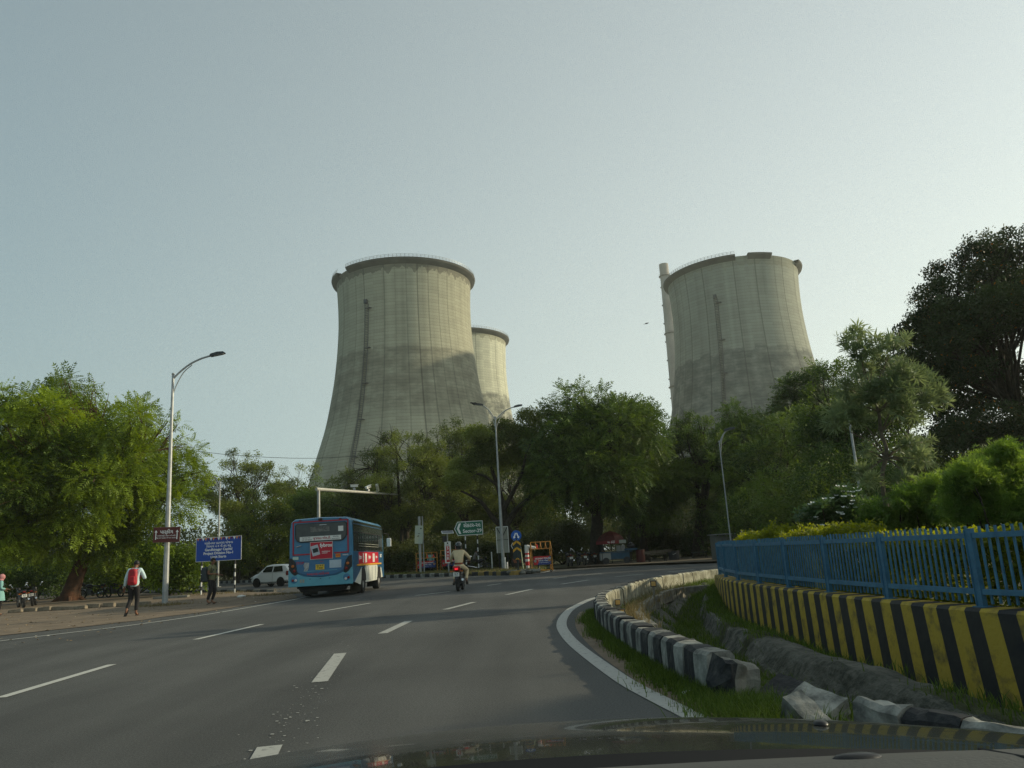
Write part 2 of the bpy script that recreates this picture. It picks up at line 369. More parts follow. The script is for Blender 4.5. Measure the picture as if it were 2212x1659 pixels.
# ---- drain between kerb and wall
ND = 420; kd = resample(hole_k, ND); wd = resample(WALL, ND)
prof = [(0, -.10), (.05, -.12), (.13, -.15), (.2, -.24), (.31, -.52), (.36, -.63), (.48, -.68), (.585, -.66), (.605, -.60), (.64, -.37), (.66, -.345), (.74, -.36), (.80, -.40), (.86, -.52), (.93, -.64), (1.0, -.70)]
def drain_z(u, i, n):
    for (a, za), (b, zb) in zip(prof, prof[1:]):
        if u <= b: z = za+(zb-za)*(u-a)/(b-a); break
    t = i/(n-1); f = 1.0 if t < .86 else max(.1, 1-(t-.86)/.13); return z*f
NU = 60; V = np.zeros((ND, NU+1, 3))
from mathutils import noise as mn
for i in range(ND):
    for j in range(NU+1):
        u = j/NU; q = kd[i].lerp(wd[i], u); z = drain_z(u, i, ND)
        stone = (.18 < u < .34) or (.57 < u < .66)
        z += .04*mn.noise(Vector((q.x*1.1, q.y*1.1, 3)))*(0 if u in (0., 1.) else 1)+(.035*mn.noise(Vector((q.x*5, q.y*5, 3))))+((round(mn.noise(Vector((q.x*2.2, q.y*1.6, 7)))*5)/5*.085+.03*mn.noise(Vector((q.x*11, q.y*11, 7)))) if stone else 0)
        z -= .16*max(0, min(1, (9.5-q.y)/2))*(1 if .56 < u < .9 else 0)+.24*max(0, min(1, (13-q.y)/4))*max(0, min(1, (u-.76)/.1))
        V[i, j] = (q.x, q.y, z)
def is_stone(q, u):
    nz = mn.noise(Vector((q[0]*.8, q[1]*.8, 0))); n2_ = mn.noise(Vector((q[0]*2.5, q[1]*2.5, 5)))*.04
    if .17+nz*.08 < u < .34 and nz > -.22: return True
    if .575 < u < .645 and (nz > -.35 or q[1] < 13): return True
    top = .79 if (8.6 < q[1] < 13.2) else (.84 if 4.0 < q[1] < 7.2 else (.70 if nz > .05 else .6))
    return .6 < u < top+n2_*1.6
F = []; MI = []
for i in range(ND-1):
    for j in range(NU):
        a = i*(NU+1)+j; F.append((a, a+NU+1, a+NU+2, a+1)); MI.append(1 if is_stone(V[i, j], (j+.5)/NU) else 0)
M_moss = mat('drain_grass_soil', (.045, .05, .02), .95, var=.4, scale=3, bump=.8)
M_stone = mat('drain_stone', (.15, .145, .12), .9, col2=(.045, .048, .036), scale=3.6, bump=1.0, bscale=10, detail=12)
for n_ in M_stone.node_tree.nodes:
    if n_.type == 'BUMP': n_.inputs['Distance'].default_value = .07
o = npmesh('drainage_ditch', V.reshape(-1, 3), np.array(F), [M_moss, M_stone], mi=np.array(MI)); o['kind'] = 'structure'
for pl in o.data.polygons: pl.use_smooth = pl.material_index == 0

# ---- striped kerbs
M_kw = mat('kerb_white', (.36, .355, .31), .85, col2=(.09, .09, .08), scale=5.5, bump=.7, bscale=18, detail=10)
M_kb = mat('kerb_black', (.022, .023, .024), .8, col2=(.10, .097, .085), scale=5, bump=.7, bscale=18, detail=10)
M_kb.node_tree.nodes['Color Ramp'].color_ramp.elements[0].position = .22; M_kb.node_tree.nodes['Color Ramp'].color_ramp.elements[1].position = .46
M_ky = mat('kerb_yellow', (.30, .20, .04), .8, col2=(.20, .14, .05), scale=6, bump=.4)
M_conc = mat('broken_concrete', (.26, .25, .21), .9, col2=(.12, .11, .09), scale=4, bump=.8, bscale=20)
def kerb(name, label, path, wd_, z0, z1, seg, mats, jit=.012, cat='kerb', sub=3, rough=.014):
    """painted kerb: every stripe is a block with its own small tilt and a worn, chipped outline"""
    L = resample(path, step=seg/sub); ns = normals2d(L); mb = MB(); rr = random.Random(3); nb = (len(L)-1)//sub
    for b_ in range(nb):
        dj = rr.uniform(-jit, jit); hz = rr.uniform(-jit, jit); tl = rr.uniform(-jit, jit); mi = b_ % 2; ring = []
        for k in range(sub+1):
            i = b_*sub+k; q = L[i].copy(); n = ns[i]; t_ = (L[min(i+1, len(L)-1)]-L[max(i-1, 0)]).normalized()
            if k == 0: q += t_*seg*.012
            if k == sub: q -= t_*seg*.012
            pts = []
            for (u, z, w_) in [(0, z0, 0), (0, z0+(z1-z0)*.45, .6), (0, z1-.09, .8), (.006, z1-.03, 1), (.04, z1, 1), (wd_*.5, z1+.004, .8), (wd_-.035, z1, 1), (wd_, z1-.04, 1), (wd_, z0, 0)]:
                c = q-n*(u+dj+tl*(z-z0)); v = Vector((c.x, c.y, z+(hz if z > z0 else 0)))
                if w_ and rough: v += Vector((mn.noise(v*7), mn.noise(v*7+Vector((3, 0, 0))), mn.noise(v*7+Vector((0, 3, 0)))))*rough*w_+Vector((mn.noise(v*23), mn.noise(v*23+Vector((3, 0, 0))), mn.noise(v*19)))*rough*.5*w_
                pts.append(v)
            ring.append(pts)
        m = 9; vs = [v for r_ in ring for v in r_]; fs = []; mis = []
        for k in range(sub):
            for j in range(m-1): fs.append((k*m+j, (k+1)*m+j, (k+1)*m+j+1, k*m+j+1)); mis.append(2 if (j >= 6 and len(mats) > 2) else mi)
        for f, mm in zip(fs, mis): pass
        o0 = len(mb.v); mb.v += [tuple(v) for v in vs]
        for f, mm in zip(fs, mis): mb.f.append([x+o0 for x in f]); mb.mi.append(mm)
        mb.f.append([o0+j for j in range(m)]); mb.mi.append(mi); mb.f.append([o0+sub*m+j for j in reversed(range(m))]); mb.mi.append(mi)
    o = mb.build(name, mats, recalc=False); return tag(o, label, cat)
KA = [q for q in KERB if q.y > 6.5]
M_kback = mat('kerb_back_whitewash', (.40, .39, .30), .9, col2=(.16, .15, .10), scale=3.5, bump=.5)
kerb('kerb', 'long curving black and white kerb on the inside of the bend', KA, KW, -.2, .33, .27, [M_kw, M_kb, M_kback], sub=5)
KB = list(reversed([q for q in KERB if -12 <= q.y <= 5.3]))
kerb('kerb', 'short dark black and white kerb run at the lower right beyond the bonnet', list(reversed(KB)), .15, -.3, .235, .36, [M_kb, M_kw, M_kback], .02, sub=6, rough=.03)
# second low wall inside the kerb
IN2 = [q-n*(KW+.55) for q, n in zip(KERB, kn) if 12.0 < q.y < 23.5]
mbx = MB(); L = resample(IN2, step=.9); ns = normals2d(L)
for i in range(len(L)-1):
    if 5 < i < 6: continue
    a, b = L[i], L[i+1]; d = (b-a); m_ = (a+b)/2; hz = random.uniform(-.02, .02)
    mbx.box((m_.x, m_.y, -.12+hz), (.14, d.length*.985, .3), rz=math.atan2(-d.x, d.y)+random.uniform(-.02, .02))
tag(mbx.build('low_wall', M_conc, bevel=.02), 'low grey concrete upstand running just inside the striped kerb', 'low wall')
# tumbled kerb pieces
def block(name, label, c, d, rot, mats, split=.5, amp=1.0):
    mb = MB(); rr = random.Random(hash(label) % 999)
    nx = 5
    for k in range(nx):
        x0 = -d[0]/2+d[0]*k/nx; mb.box((x0+d[0]/nx/2, 0, 0), (d[0]/nx*.999, d[1], d[2]), 0 if (k+.5)/nx < split else 1)
    o = mb.build(name, mats); o.location = c; o.rotation_euler = [R(a) for a in rot]
    import bmesh
    bm = bmesh.new(); bm.from_mesh(o.data); bmesh.ops.remove_doubles(bm, verts=bm.verts, dist=.003)
    bmesh.ops.subdivide_edges(bm, edges=bm.edges, cuts=3, use_grid_fill=True)
    for v_ in bm.verts: v_.co += amp*Vector((mn.noise(v_.co*5+Vector((k, 1, 2)))*.016, mn.noise(v_.co*9+Vector((5, k, 2)))*.014, mn.noise(v_.co*12+Vector((3, 1, k)))*.012))
    bm.to_mesh(o.data); bm.free()
    return tag(o, label, 'concrete block', 'broken kerb pieces fallen at the gap')
a = g(1640, 1462, .02)
block('kerb_block', 'tilted kerb slab, half black half white, fallen into the ditch', (2.06, 6.38, -.06), (.66, .36, .13), (24, 10, -62), [M_kb, M_kw], .45)
block('kerb_block', 'whitish leaning block beside the gap, next to the near kerb run', (1.80, 5.52, -.04), (.30, .16, .34), (12, 34, -66), [M_kw, M_kw])
block('kerb_block', 'dark broken kerb end with rough concrete at the gap', (1.57, 6.42, .08), (.26, .24, .40), (8, 16, 20), [M_kb, M_conc], .3, 4.5)
# amber reflectors
M_amb = mat('reflector_amber', (.55, .33, .10), .35); M_refb = mat('reflector_frame', (.03, .03, .03), .5)
for (x, y, Y, s, lb) in [(1411, 1261, 18.5, .135, 'far amber reflector standing on the low wall, farthest of the three'), (1334, 1301, 14.2, .10, 'middle amber reflector among the yellowish weeds'), (1341, 1324, 12.2, .125, 'near amber reflector just behind the kerb top')]:
    q = p(x, y, Y); t = thing('road_reflector', lb, 'reflector', (q.x, q.y, q.z-.3), 0, 'amber reflectors behind the kerb')
    MB().box((0, 0, .3), (s, .05, s)).build('frame', M_refb, t, bevel=.006); MB().box((0, -.029, .3), (s*.74, .01, s*.74)).build('lens', M_amb, t, bevel=.004); MB().box((0, .01, .08), (.05, .04, .34)).build('post', M_conc, t)
# ---- far kerb
FK = catmull([(-60, 108), (-41, 92), (-22, 73.5), (-11.2, 61), (-3.9, 51.8), (-2.1, 49.5), (-1.0, 46.9)], .5)
kerb('kerb', 'black and white kerb along the far side below the police barricades', [q for q in FK if q.x < -3.2], .2, -.1, .24, .62, [M_kw, M_kb], .01)
kerb('kerb', 'black and yellow kerb end at the nose of the far island', catmull([(-3.15, 51.0), (-2.1, 49.5), (-1.0, 46.95), (-.2, 46.85), (.7, 48.6)], .3), .2, -.1, .24, .7, [M_kb, M_ky], .02)
kerb('kerb', 'dark kerb at the back edge of the left dirt verge', catmull([(-13.2, 42), (-17.2, 46.8), (-23, 53.3), (-34, 64.4), (-60, 88)], .5), .15, -.05, .13, 1.0, [M_conc, M_kb], .01)

# ---- striped retaining wall
M_wy = mat('wall_yellow', (.47, .33, .04), .75, col2=(.12, .095, .04), scale=4.5, bump=.6, bscale=12, detail=12)
M_wy.node_tree.nodes['Color Ramp'].color_ramp.elements[0].position = .30; M_wy.node_tree.nodes['Color Ramp'].color_ramp.elements[1].position = .5
M_wk = mat('wall_black', (.018, .019, .022), .7, col2=(.035, .034, .03), scale=3, bump=.4, bscale=9)
mb = MB(); Lw = resample(WALL, step=.25); wn = normals2d(Lw)
for i in range(len(Lw)-1):
    a, b, na, nb = Lw[i], Lw[i+1], wn[i], wn[i+1]; mi = i % 2
    tg_ = Vector((b.x-a.x, b.y-a.y, 0)).normalized()*.13
    def sec(q, n, sh):
        o_ = q+sh; tg_ = Vector((n.y, -n.x, 0))*.24
        bt = 0.05
        oo = o_-tg_+n*bt
        return [(oo.x, oo.y, -1.25), (o_.x, o_.y, .265), ((o_-n*.03).x, (o_-n*.03).y, .30), ((o_-n*.34).x, (o_-n*.34).y, .30), ((o_-n*.34).x, (o_-n*.34).y, -.3)]
    def jit(i_, n_): return Vector((n_.y, -n_.x, 0))*(.045*mn.noise(Vector((i_*1.7, 0, 0))))
    vs = sec(a, na, jit(i, na))+sec(b, nb, jit(i+1, nb)); vs = [tuple(q_) for q_ in vs]
    mb.add(vs, [(0, 5, 6, 1), (1, 6, 7, 2), (2, 7, 8, 3), (3, 8, 9, 4)]+([(0, 1, 2, 3, 4)] if i == 0 else [])+([(9, 8, 7, 6, 5)] if i == len(Lw)-2 else []), mi)
o = mb.build('retaining_wall', [M_wy, M_wk], recalc=False); tag(o, 'long curved retaining wall painted in yellow and black stripes', 'wall')

# ---- blue fence
M_fb = mat('fence_blue', (.068, .205, .32), .55, col2=(.045, .135, .22), scale=5, bump=.15)
ft = thing('metal_fence', 'blue painted picket fence standing on the striped wall', 'fence', (4.8, 11.4, .3))
FP = resample([q for q in WALL if q.y > -6], step=1.9); fn = normals2d(FP); wi = -Vector((4.8, 11.4, .3))
off = .17
for i, (q, n) in enumerate(zip(FP, fn)):
    c = q-n*off; tg = Vector((n.y, -n.x, 0)); rz = math.atan2(tg.y, tg.x)
    mb = MB(); mb.box((0, 0, .44), (.085, .06, .88)); mb.box((.045, 0, .44), (.01, .09, .86)); mb.box((0, 0, .006), (.16, .14, .012))
    o = mb.build('post', M_fb, ft); o.location = (c.x-4.8, c.y-11.4, 0); o.rotation_euler = (0, 0, rz)
    if i == len(FP)-1: break
    c2 = FP[i+1]-fn[i+1]*off; d = c2-c; ln = d.length; a = math.atan2(d.y, d.x)
    mb = MB(); mb.box((ln/2, .0, .80), (ln-.09, .045, .06)); mb.box((ln/2, 0, .17), (ln-.09, .045, .06))
    np_ = int(ln/.106)
    for k in range(1, np_): mb.box((ln*k/np_, -.034+random.uniform(-.002, .002), .475+random.uniform(-.008, .008)), (.025, .02, .87), rz=random.uniform(-.1, .1))
    o = mb.build('fence_panel', M_fb, ft); o.location = (c.x-4.8, c.y-11.4, 0); o.rotation_euler = (0, random.uniform(-.004, .004), a)
# return panel at the far end, boarded
c = FP[-1]-fn[-1]*off
mb = MB(); mb.box((.75, 0, .5), (1.42, .03, .78)); mb.box((.75, -.02, .8), (1.5, .05, .05)); mb.box((.75, -.02, .17), (1.5, .05, .05))
o = mb.build('fence_panel', M_fb, ft); o.location = (c.x-4.8, c.y-11.4, 0); o.rotation_euler = (0, 0, R(35))

# ================================================================ cooling towers
def tower_material(name, base, dark, zb0, zb1, light=(.42, .43, .34), top=None, blotch=0.0):
    m = bpy.data.materials.new(name); m.use_nodes = True; n = m.node_tree.nodes; l = m.node_tree.links; b = n['Principled BSDF']
    tc = n.new('ShaderNodeTexCoord'); sx = n.new('ShaderNodeSeparateXYZ'); l.new(tc.outputs['Object'], sx.inputs[0])
    def mth(op, a, b_=None, c_=None):
        x = n.new('ShaderNodeMath'); x.operation = op
        for k, v_ in enumerate((a, b_, c_)):
            if v_ is None: continue
            if isinstance(v_, (int, float)): x.inputs[k].default_value = v_
            else: l.new(v_, x.inputs[k])
        return x.outputs[0]
    ang = mth('ARCTAN2', sx.outputs[1], sx.outputs[0]); Z = sx.outputs[2]
    u = mth('MULTIPLY', ang, 27.0)
    cv = n.new('ShaderNodeCombineXYZ'); l.new(mth('MULTIPLY', u, .42), cv.inputs[0]); l.new(mth('MULTIPLY', Z, .012), cv.inputs[1])
    st = n.new('ShaderNodeTexNoise'); st.inputs['Scale'].default_value = 1.0; st.inputs['Detail'].default_value = 5; l.new(cv.outputs[0], st.inputs['Vector'])
    cv2 = n.new('ShaderNodeCombineXYZ'); l.new(mth('MULTIPLY', u, .16), cv2.inputs[0]); l.new(mth('MULTIPLY', Z, .22), cv2.inputs[1])
    bl = n.new('ShaderNodeTexNoise'); bl.inputs['Scale'].default_value = 1.0; bl.inputs['Detail'].default_value = 8; bl.inputs['Roughness'].default_value = .7; l.new(cv2.outputs[0], bl.inputs['Vector'])
    cv3 = n.new('ShaderNodeCombineXYZ'); l.new(mth('MULTIPLY', u, .05), cv3.inputs[0]); l.new(mth('MULTIPLY', Z, .03), cv3.inputs[1])
    lg = n.new('ShaderNodeTexNoise'); lg.inputs['Scale'].default_value = 1.0; lg.inputs['Detail'].default_value = 4; l.new(cv3.outputs[0], lg.inputs['Vector'])
    # lift joints and panel joints
    fz = mth('FRACT', mth('DIVIDE', Z, 1.3)); jz = mth('MULTIPLY', mth('LESS_THAN', fz, .16), mth('ADD', .25, mth('MULTIPLY', bl.outputs[0], 1.3)))
    fu = mth('FRACT', mth('DIVIDE', u, 4.24)); ju = mth('LESS_THAN', fu, .11)
    # blocky tone variation per cast panel
    cell = n.new('ShaderNodeCombineXYZ'); l.new(mth('FLOOR', mth('DIVIDE', u, 4.24)), cell.inputs[0]); l.new(mth('FLOOR', mth('DIVIDE', Z, 1.3)), cell.inputs[1])
    wn_ = n.new('ShaderNodeTexWhiteNoise'); wn_.noise_dimensions = '2D'; l.new(cell.outputs[0], wn_.inputs['Vector'])
    colcell = n.new('ShaderNodeTexWhiteNoise'); colcell.noise_dimensions = '1D'; l.new(mth('FLOOR', mth('DIVIDE', u, 4.24)), colcell.inputs['W'])
    # stain band between zb0 and zb1 (edges wobble)
    wob = mth('MULTIPLY', mth('SUBTRACT', bl.outputs[0], .5), 5+blotch*26)
    zz = mth('ADD', mth('ADD', Z, wob), mth('MULTIPLY', mth('SUBTRACT', colcell.outputs[0], .5), 1.5))
    rise = mth('MINIMUM', mth('MAXIMUM', mth('DIVIDE', mth('SUBTRACT', zz, zb0-4), 9), 0), 1); band = mth('MULTIPLY', rise, mth('MINIMUM', mth('MAXIMUM', mth('DIVIDE', mth('SUBTRACT', zb1, zz), 1.2), 0), 1))
    f = mth('ADD', .96, mth('MULTIPLY', mth('SUBTRACT', st.outputs[0], .5), .8))
    f = mth('ADD', f, mth('MULTIPLY', mth('SUBTRACT', wn_.outputs[0], .5), .16))
    f = mth('ADD', f, mth('MULTIPLY', mth('SUBTRACT', lg.outputs[0], .5), .5))
    f = mth('MULTIPLY', f, mth('SUBTRACT', 1, mth('MULTIPLY', jz, .24)))
    f = mth('MULTIPLY', f, mth('SUBTRACT', 1, mth('MULTIPLY', ju, mth('MULTIPLY', colcell.outputs[0], .55))))
    bf = mth('ADD', mth('MULTIPLY', mth('SUBTRACT', bl.outputs[0], .5), 3.6), .72)
    mix = n.new('ShaderNodeMix'); mix.data_type = 'RGBA'; mix.inputs[6].default_value = (*base, 1); mix.inputs[7].default_value = (*dark, 1)
    l.new(mth('MULTIPLY', band, mth('MINIMUM', mth('MAXIMUM', bf, 0), 1)), mix.inputs[0]); col = mix.outputs[2]
    if top:
        # drip stains below the rim
        dr = mth('GREATER_THAN', mth('ADD', Z, mth('MULTIPLY', mth('SUBTRACT', st.outputs[0], .5), 9)), 110.5)
        mx2 = n.new('ShaderNodeMix'); mx2.data_type = 'RGBA'; l.new(col, mx2.inputs[6]); mx2.inputs[7].default_value = (*top, 1); l.new(mth('MULTIPLY', dr, .8), mx2.inputs[0]); col = mx2.outputs[2]
    mm = n.new('ShaderNodeMix'); mm.data_type = 'RGBA'; mm.blend_type = 'MULTIPLY'; mm.inputs[0].default_value = 1; l.new(col, mm.inputs[6])
    cc = n.new('ShaderNodeCombineXYZ'); [l.new(f, cc.inputs[k]) for k in range(3)]; l.new(cc.outputs[0], mm.inputs[7]); l.new(mm.outputs[2], b.inputs['Base Color'])
    b.inputs['Roughness'].default_value = .9; b.inputs['Specular IOR Level'].default_value = .2
    return m
TPROF = [(46.5, 6), (45.0, 12), (42.5, 20), (39.4, 30), (36.6, 40), (34.1, 48), (32.2, 55), (30.6, 63), (29.2, 71), (28.2, 79), (27.5, 87), (27.1, 95), (27.15, 103), (27.5, 110), (27.9, 114.2)]
def smooth_profile(pr, n):
    c = catmull([(r, z, 0) for r, z in pr], 2.2); c = resample(c, n); return [(q.x, q.y) for q in c]
M_rim = mat('rim_concrete', (.075, .072, .058), .9, var=.3, scale=.15)
M_steel = mat('galvanised_steel', (.34, .35, .34), .45, metal=.5, var=.15, scale=6)
M_steeld = mat('dark_steel', (.05, .055, .06), .5, metal=.4)
def tower(label, c, sc, m, rot, gaps, ladder_az, rail, group='concrete cooling towers of the power station'):
    t = thing('cooling_tower', label, 'cooling tower', (c[0], c[1], 0), 0, group); t.scale = (sc, sc, sc)
    mb = MB(); pr = smooth_profile(TPROF, 70); mb.lathe(pr+[(27.1, 114.2), (26.9, 108), (26.6, 100)], 144); sh = mb.build('shell', m, t, smooth=True); sh.rotation_euler = (0, 0, rot)
    mb = MB(); segs = 180
    def ingap(a):
        for g0, g1 in gaps:
            if g0 <= (a % 360) <= g1: return True
        return False
    for k in range(segs):
        a0, a1 = 360*k/segs, 360*(k+1)/segs
        if ingap((a0+a1)/2):
            if mb.v: mb.build('rim', M_rim, t, recalc=True); mb = MB()
            continue
        sec = [(27.75, 112.6), (28.5, 113.1), (29.5, 113.9), (29.75, 114.7), (27.8, 114.75), (27.2, 114.3)]
        mb.lathe(sec, 1, a0=R(a0), a1=R(a1))
    mb.build('rim', M_rim, t, smooth=False, recalc=True)
    mb = MB()
    for k in range(0, 360, 3):
        if ingap(k) or not (rail[0] <= k <= rail[1]): continue
        a = R(k); mb.box((29.5*math.cos(a), 29.5*math.sin(a), 115.3), (.14, .14, 1.2))
        for zz in (115.3, 115.9):
            b_ = R(k+3); mb.tube([(29.5*math.cos(a), 29.5*math.sin(a), zz), (29.5*math.cos(b_), 29.5*math.sin(b_), zz)], .06, 4, cap=False)
    mb.build('railing', M_steel, t)
    mb = MB(); a = R(ladder_az); zs = np.arange(8, 99, 2.0)
    def rr_(z): return float(np.interp(z, [q[1] for q in TPROF], [q[0] for q in TPROF]))
    cs, sn = math.cos(a), math.sin(a); tx, ty = -sn, cs
    for s in (-.75, .75): mb.tube([((rr_(z)+.35)*cs+tx*s, (rr_(z)+.35)*sn+ty*s, z) for z in zs], .14, 4)
    for z in np.arange(8, 99, .7): mb.tube([((rr_(z)+.35)*cs+tx*-.75, (rr_(z)+.35)*sn+ty*-.75, z), ((rr_(z)+.35)*cs+tx*.75, (rr_(z)+.35)*sn+ty*.75, z)], .1, 3)
    for z in (38, 52, 66, 80, 96): mb.box(((rr_(z)+.9)*cs+tx*1.2, (rr_(z)+.9)*sn+ty*1.2, z), (1.3, 2.2, .2), rz=a)
    mb.box(((rr_(98)+.9)*cs, (rr_(98)+.9)*sn, 98.8), (1.2, 1.2, 1.6), rz=a)
    mb.build('ladder', M_steeld, t)
    mb = MB()
    for k in range(40):
        a0 = 2*math.pi*k/40; a1 = 2*math.pi*(k+.5)/40; a2 = 2*math.pi*(k+1)/40
        mb.tube([(48*math.cos(a1), 48*math.sin(a1), 0), (46.4*math.cos(a0), 46.4*math.sin(a0), 6.2)], .45, 6); mb.tube([(48*math.cos(a1), 48*math.sin(a1), 0), (46.4*math.cos(a2), 46.4*math.sin(a2), 6.2)], .45, 6)
    mb.build('support_legs', M_rim, t)
    return t
MT1 = tower_material('tower_concrete_left', (.345, .335, .245), (.20, .19, .14), 54, 80.5, top=(.13, .12, .09))
MT2 = tower_material('tower_concrete_right', (.285, .295, .24), (.115, .125, .11), 30, 76, top=(.24, .24, .18), blotch=.22)
MT3 = tower_material('tower_concrete_rear', (.52, .52, .40), (.15, .155, .13), -15, 82, top=(.28, .27, .19))
tower('large greenish grey cooling tower rising left of centre, nearest in the group', (-42.6, 307.1), 1.0, MT1, 0, [(214, 227)], 246, (150, 400))
tower('blotchy grey cooling tower on the right with a broken rim', (99.6, 325.2), 1.0, MT2, 1.0, [(258, 267), (289, 322)], 238, (150, 256))
tower('pale cooling tower with dark lower half, half hidden behind the left one', (-29.8, 404), 1.0, MT3, 2.2, [], 200, (0, 360))
# chimney
ct = thing('chimney', 'tall slim concrete chimney beside the right cooling tower', 'chimney', (560*math.sin(R(12.22)), 560*math.cos(R(12.22)), 0))
M_ch = mat('chimney_concrete', (.30, .27, .24), .9, var=.15, scale=.1)
mb = MB(); mb.lathe([(6.4, 0), (5.4, 60), (4.4, 130), (3.5, 185), (3.4, 196), (3.4, 206), (2.6, 206), (2.6, 200)], 32); mb.build('shaft', M_ch, ct, smooth=True)
for z, r in ((196.5, 3.5), (152, 4.0), (112, 4.8)):
    mb = MB(); mb.lathe([(r, z-.4), (r+.9, z-.3), (r+.9, z+.3), (r, z+.4)], 24); mb.lathe([(r+.85, z+1.2), (r+.95, z+1.3)], 24); mb.build('gallery', M_rim, ct)
for z in range(76, 200, 14):
    r = float(np.interp(z, [0, 60, 130, 185, 206], [6.4, 5.4, 4.4, 3.5, 3.4]))
    for a in (178, 300): MB().box(((r+.25)*math.cos(R(a)), (r+.25)*math.sin(R(a)), z), (.8, .8, 1.0)).build('bracket', M_steeld, ct)
# ================================================================ vegetation
M_bark = mat('bark_dark', (.035, .028, .02), .95, var=.4, scale=5, bump=.8, bscale=14)
M_barkr = mat('bark_reddish', (.12, .055, .03), .95, col2=(.05, .032, .022), scale=2.2, bump=.9, bscale=12)
M_barkg = mat('bark_grey', (.17, .14, .10), .9, col2=(.09, .07, .05), scale=7, bump=.6, bscale=25)
L_neem = leafmat('neem_leaf', (.045, .085, .012), (.235, .325, .030), .34)
L_neem2 = leafmat('dark_neem_leaf', (.036, .072, .017), (.14, .215, .038), .30)
L_acacia = leafmat('acacia_leaf', (.055, .082, .020), (.19, .235, .045), .30)
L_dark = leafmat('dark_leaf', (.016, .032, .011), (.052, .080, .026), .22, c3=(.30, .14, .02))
L_yel = leafmat('yellow_dotted_leaf', (.055, .090, .012), (.115, .160, .025), .40, c3=(.50, .42, .05))
L_lance = leafmat('lance_leaf', (.10, .145, .06), (.25, .31, .14), .32, spec=.5)
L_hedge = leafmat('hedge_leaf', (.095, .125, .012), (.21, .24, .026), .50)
L_bush = leafmat('tecoma_leaf', (.085, .16, .028), (.19, .29, .055), .45)
L_frang = leafmat('frangipani_leaf', (.040, .085, .025), (.11, .18, .055), .30, spec=.6)
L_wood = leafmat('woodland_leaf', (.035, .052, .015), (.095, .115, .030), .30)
L_grass = leafmat('grass_blade', (.045, .085, .012), (.13, .19, .03), .30)
L_dry = leafmat('dry_grass', (.13, .11, .05), (.26, .21, .10), .25)
M_white = mat('white_petal', (.75, .75, .70), .6)

def quad_leaf(p0, p1, w):
    """rhombic leaf from p0 to p1 with width w in a given plane"""
    p0, p1 = np.array(p0, float), np.array(p1, float); d = p1-p0; m = p0+d*.45; s = np.cross(d, [0, 0, 1.]); s /= max(1e-6, np.linalg.norm(s)); s *= w/2
    return [p0, m-s, p1, m+s]
def tmpl(kind, r):
    V = []
    if kind == 'neem':      # drooping frond with paired leaflets
        L = .62
        for i in range(5):
            t = .18+.18*i; x = L*t; z = -.22*t*t*L*1.6
            for s in (-1, 1): V += quad_leaf((x, 0, z), (x+.09, s*.17*(1.1-t*.4), z-.05), .06)
        V += quad_leaf((L*.9, 0, -.17), (L*1.2, 0, -.27), .07)
    elif kind == 'tuft':
        for i in range(8):
            a = r.uniform(0, 6.28); e = r.uniform(-.8, .9); d = np.array([math.cos(a)*math.cos(e), math.sin(a)*math.cos(e), math.sin(e)])*r.uniform(.10, .2)
            o = np.array([r.uniform(-.22, .22) for _ in range(3)]); V += quad_leaf(o, o+d, .085)
    elif kind == 'lance':
        for i in range(10):
            a = 6.28*i/10+r.uniform(-.2, .2); e = r.uniform(-.35, .75); d = np.array([math.cos(a)*math.cos(e)*.6+.45, math.sin(a)*math.cos(e), math.sin(e)]); d *= .16/np.linalg.norm(d)*r.uniform(.8, 1.2)
            V += quad_leaf(d*.1, d, .024)
    elif kind == 'small':
        for i in range(6):
            a = r.uniform(0, 6.28); e = r.uniform(-.4, 1.2); d = np.array([math.cos(a)*math.cos(e), math.sin(a)*math.cos(e), math.sin(e)])*.05
            o = np.array([r.uniform(-.05, .05) for _ in range(3)]); V += quad_leaf(o, o+d, .032)
    elif kind == 'wide':
        for i in range(7):
            a = 6.28*i/7; e = .25; d = np.array([math.cos(a)*math.cos(e), math.sin(a)*math.cos(e), math.sin(e)])*.2; V += quad_leaf(d*.15, d, .06)
    return np.array(V, float).reshape(-1, 4, 3)
def rotmats(dirs, r):
    """rows: local x along dirs, random-ish roll with z biased upwards"""
    n = len(dirs); x = dirs/np.linalg.norm(dirs, axis=1, keepdims=True)
    up = np.tile([0, 0, 1.], (n, 1))+r.normal(0, .45, (n, 3)); y = np.cross(up, x); y /= np.maximum(1e-6, np.linalg.norm(y, axis=1, keepdims=True)); z = np.cross(x, y)
    return np.stack([x, y, z], axis=2)
def leaves(name, m, parent, pos, dirs, kind, scale, tint, seed=1, nvar=3):
    r = np.random.default_rng(seed); Vs = []; Ts = []
    grp = r.integers(0, nvar, len(pos))
    for k in range(nvar):
        T = tmpl(kind, random.Random(seed*7+k)); sel = np.where(grp == k)[0]
        if not len(sel): continue
        Rm = rotmats(dirs[sel], r); sc = (scale*r.uniform(.75, 1.3, len(sel)))[:, None, None]
        q = np.einsum('nij,mj->nmi', Rm, T.reshape(-1, 3))*sc+pos[sel][:, None, :]
        Vs.append(q.reshape(-1, 3)); tt = tint[sel][:, None]+r.uniform(-.22, .22, (len(sel), len(T))); Ts.append(np.repeat(tt.ravel(), 4))
    V = np.concatenate(Vs); t = np.clip(np.concatenate(Ts), 0, .9); m_ = r.uniform(0, 1, len(t)//4) < .012; t[np.repeat(m_, 4)] = 1.0; F = np.arange(len(V)).reshape(-1, 4)
    return npmesh(name, V, F, m, parent, tint=t)
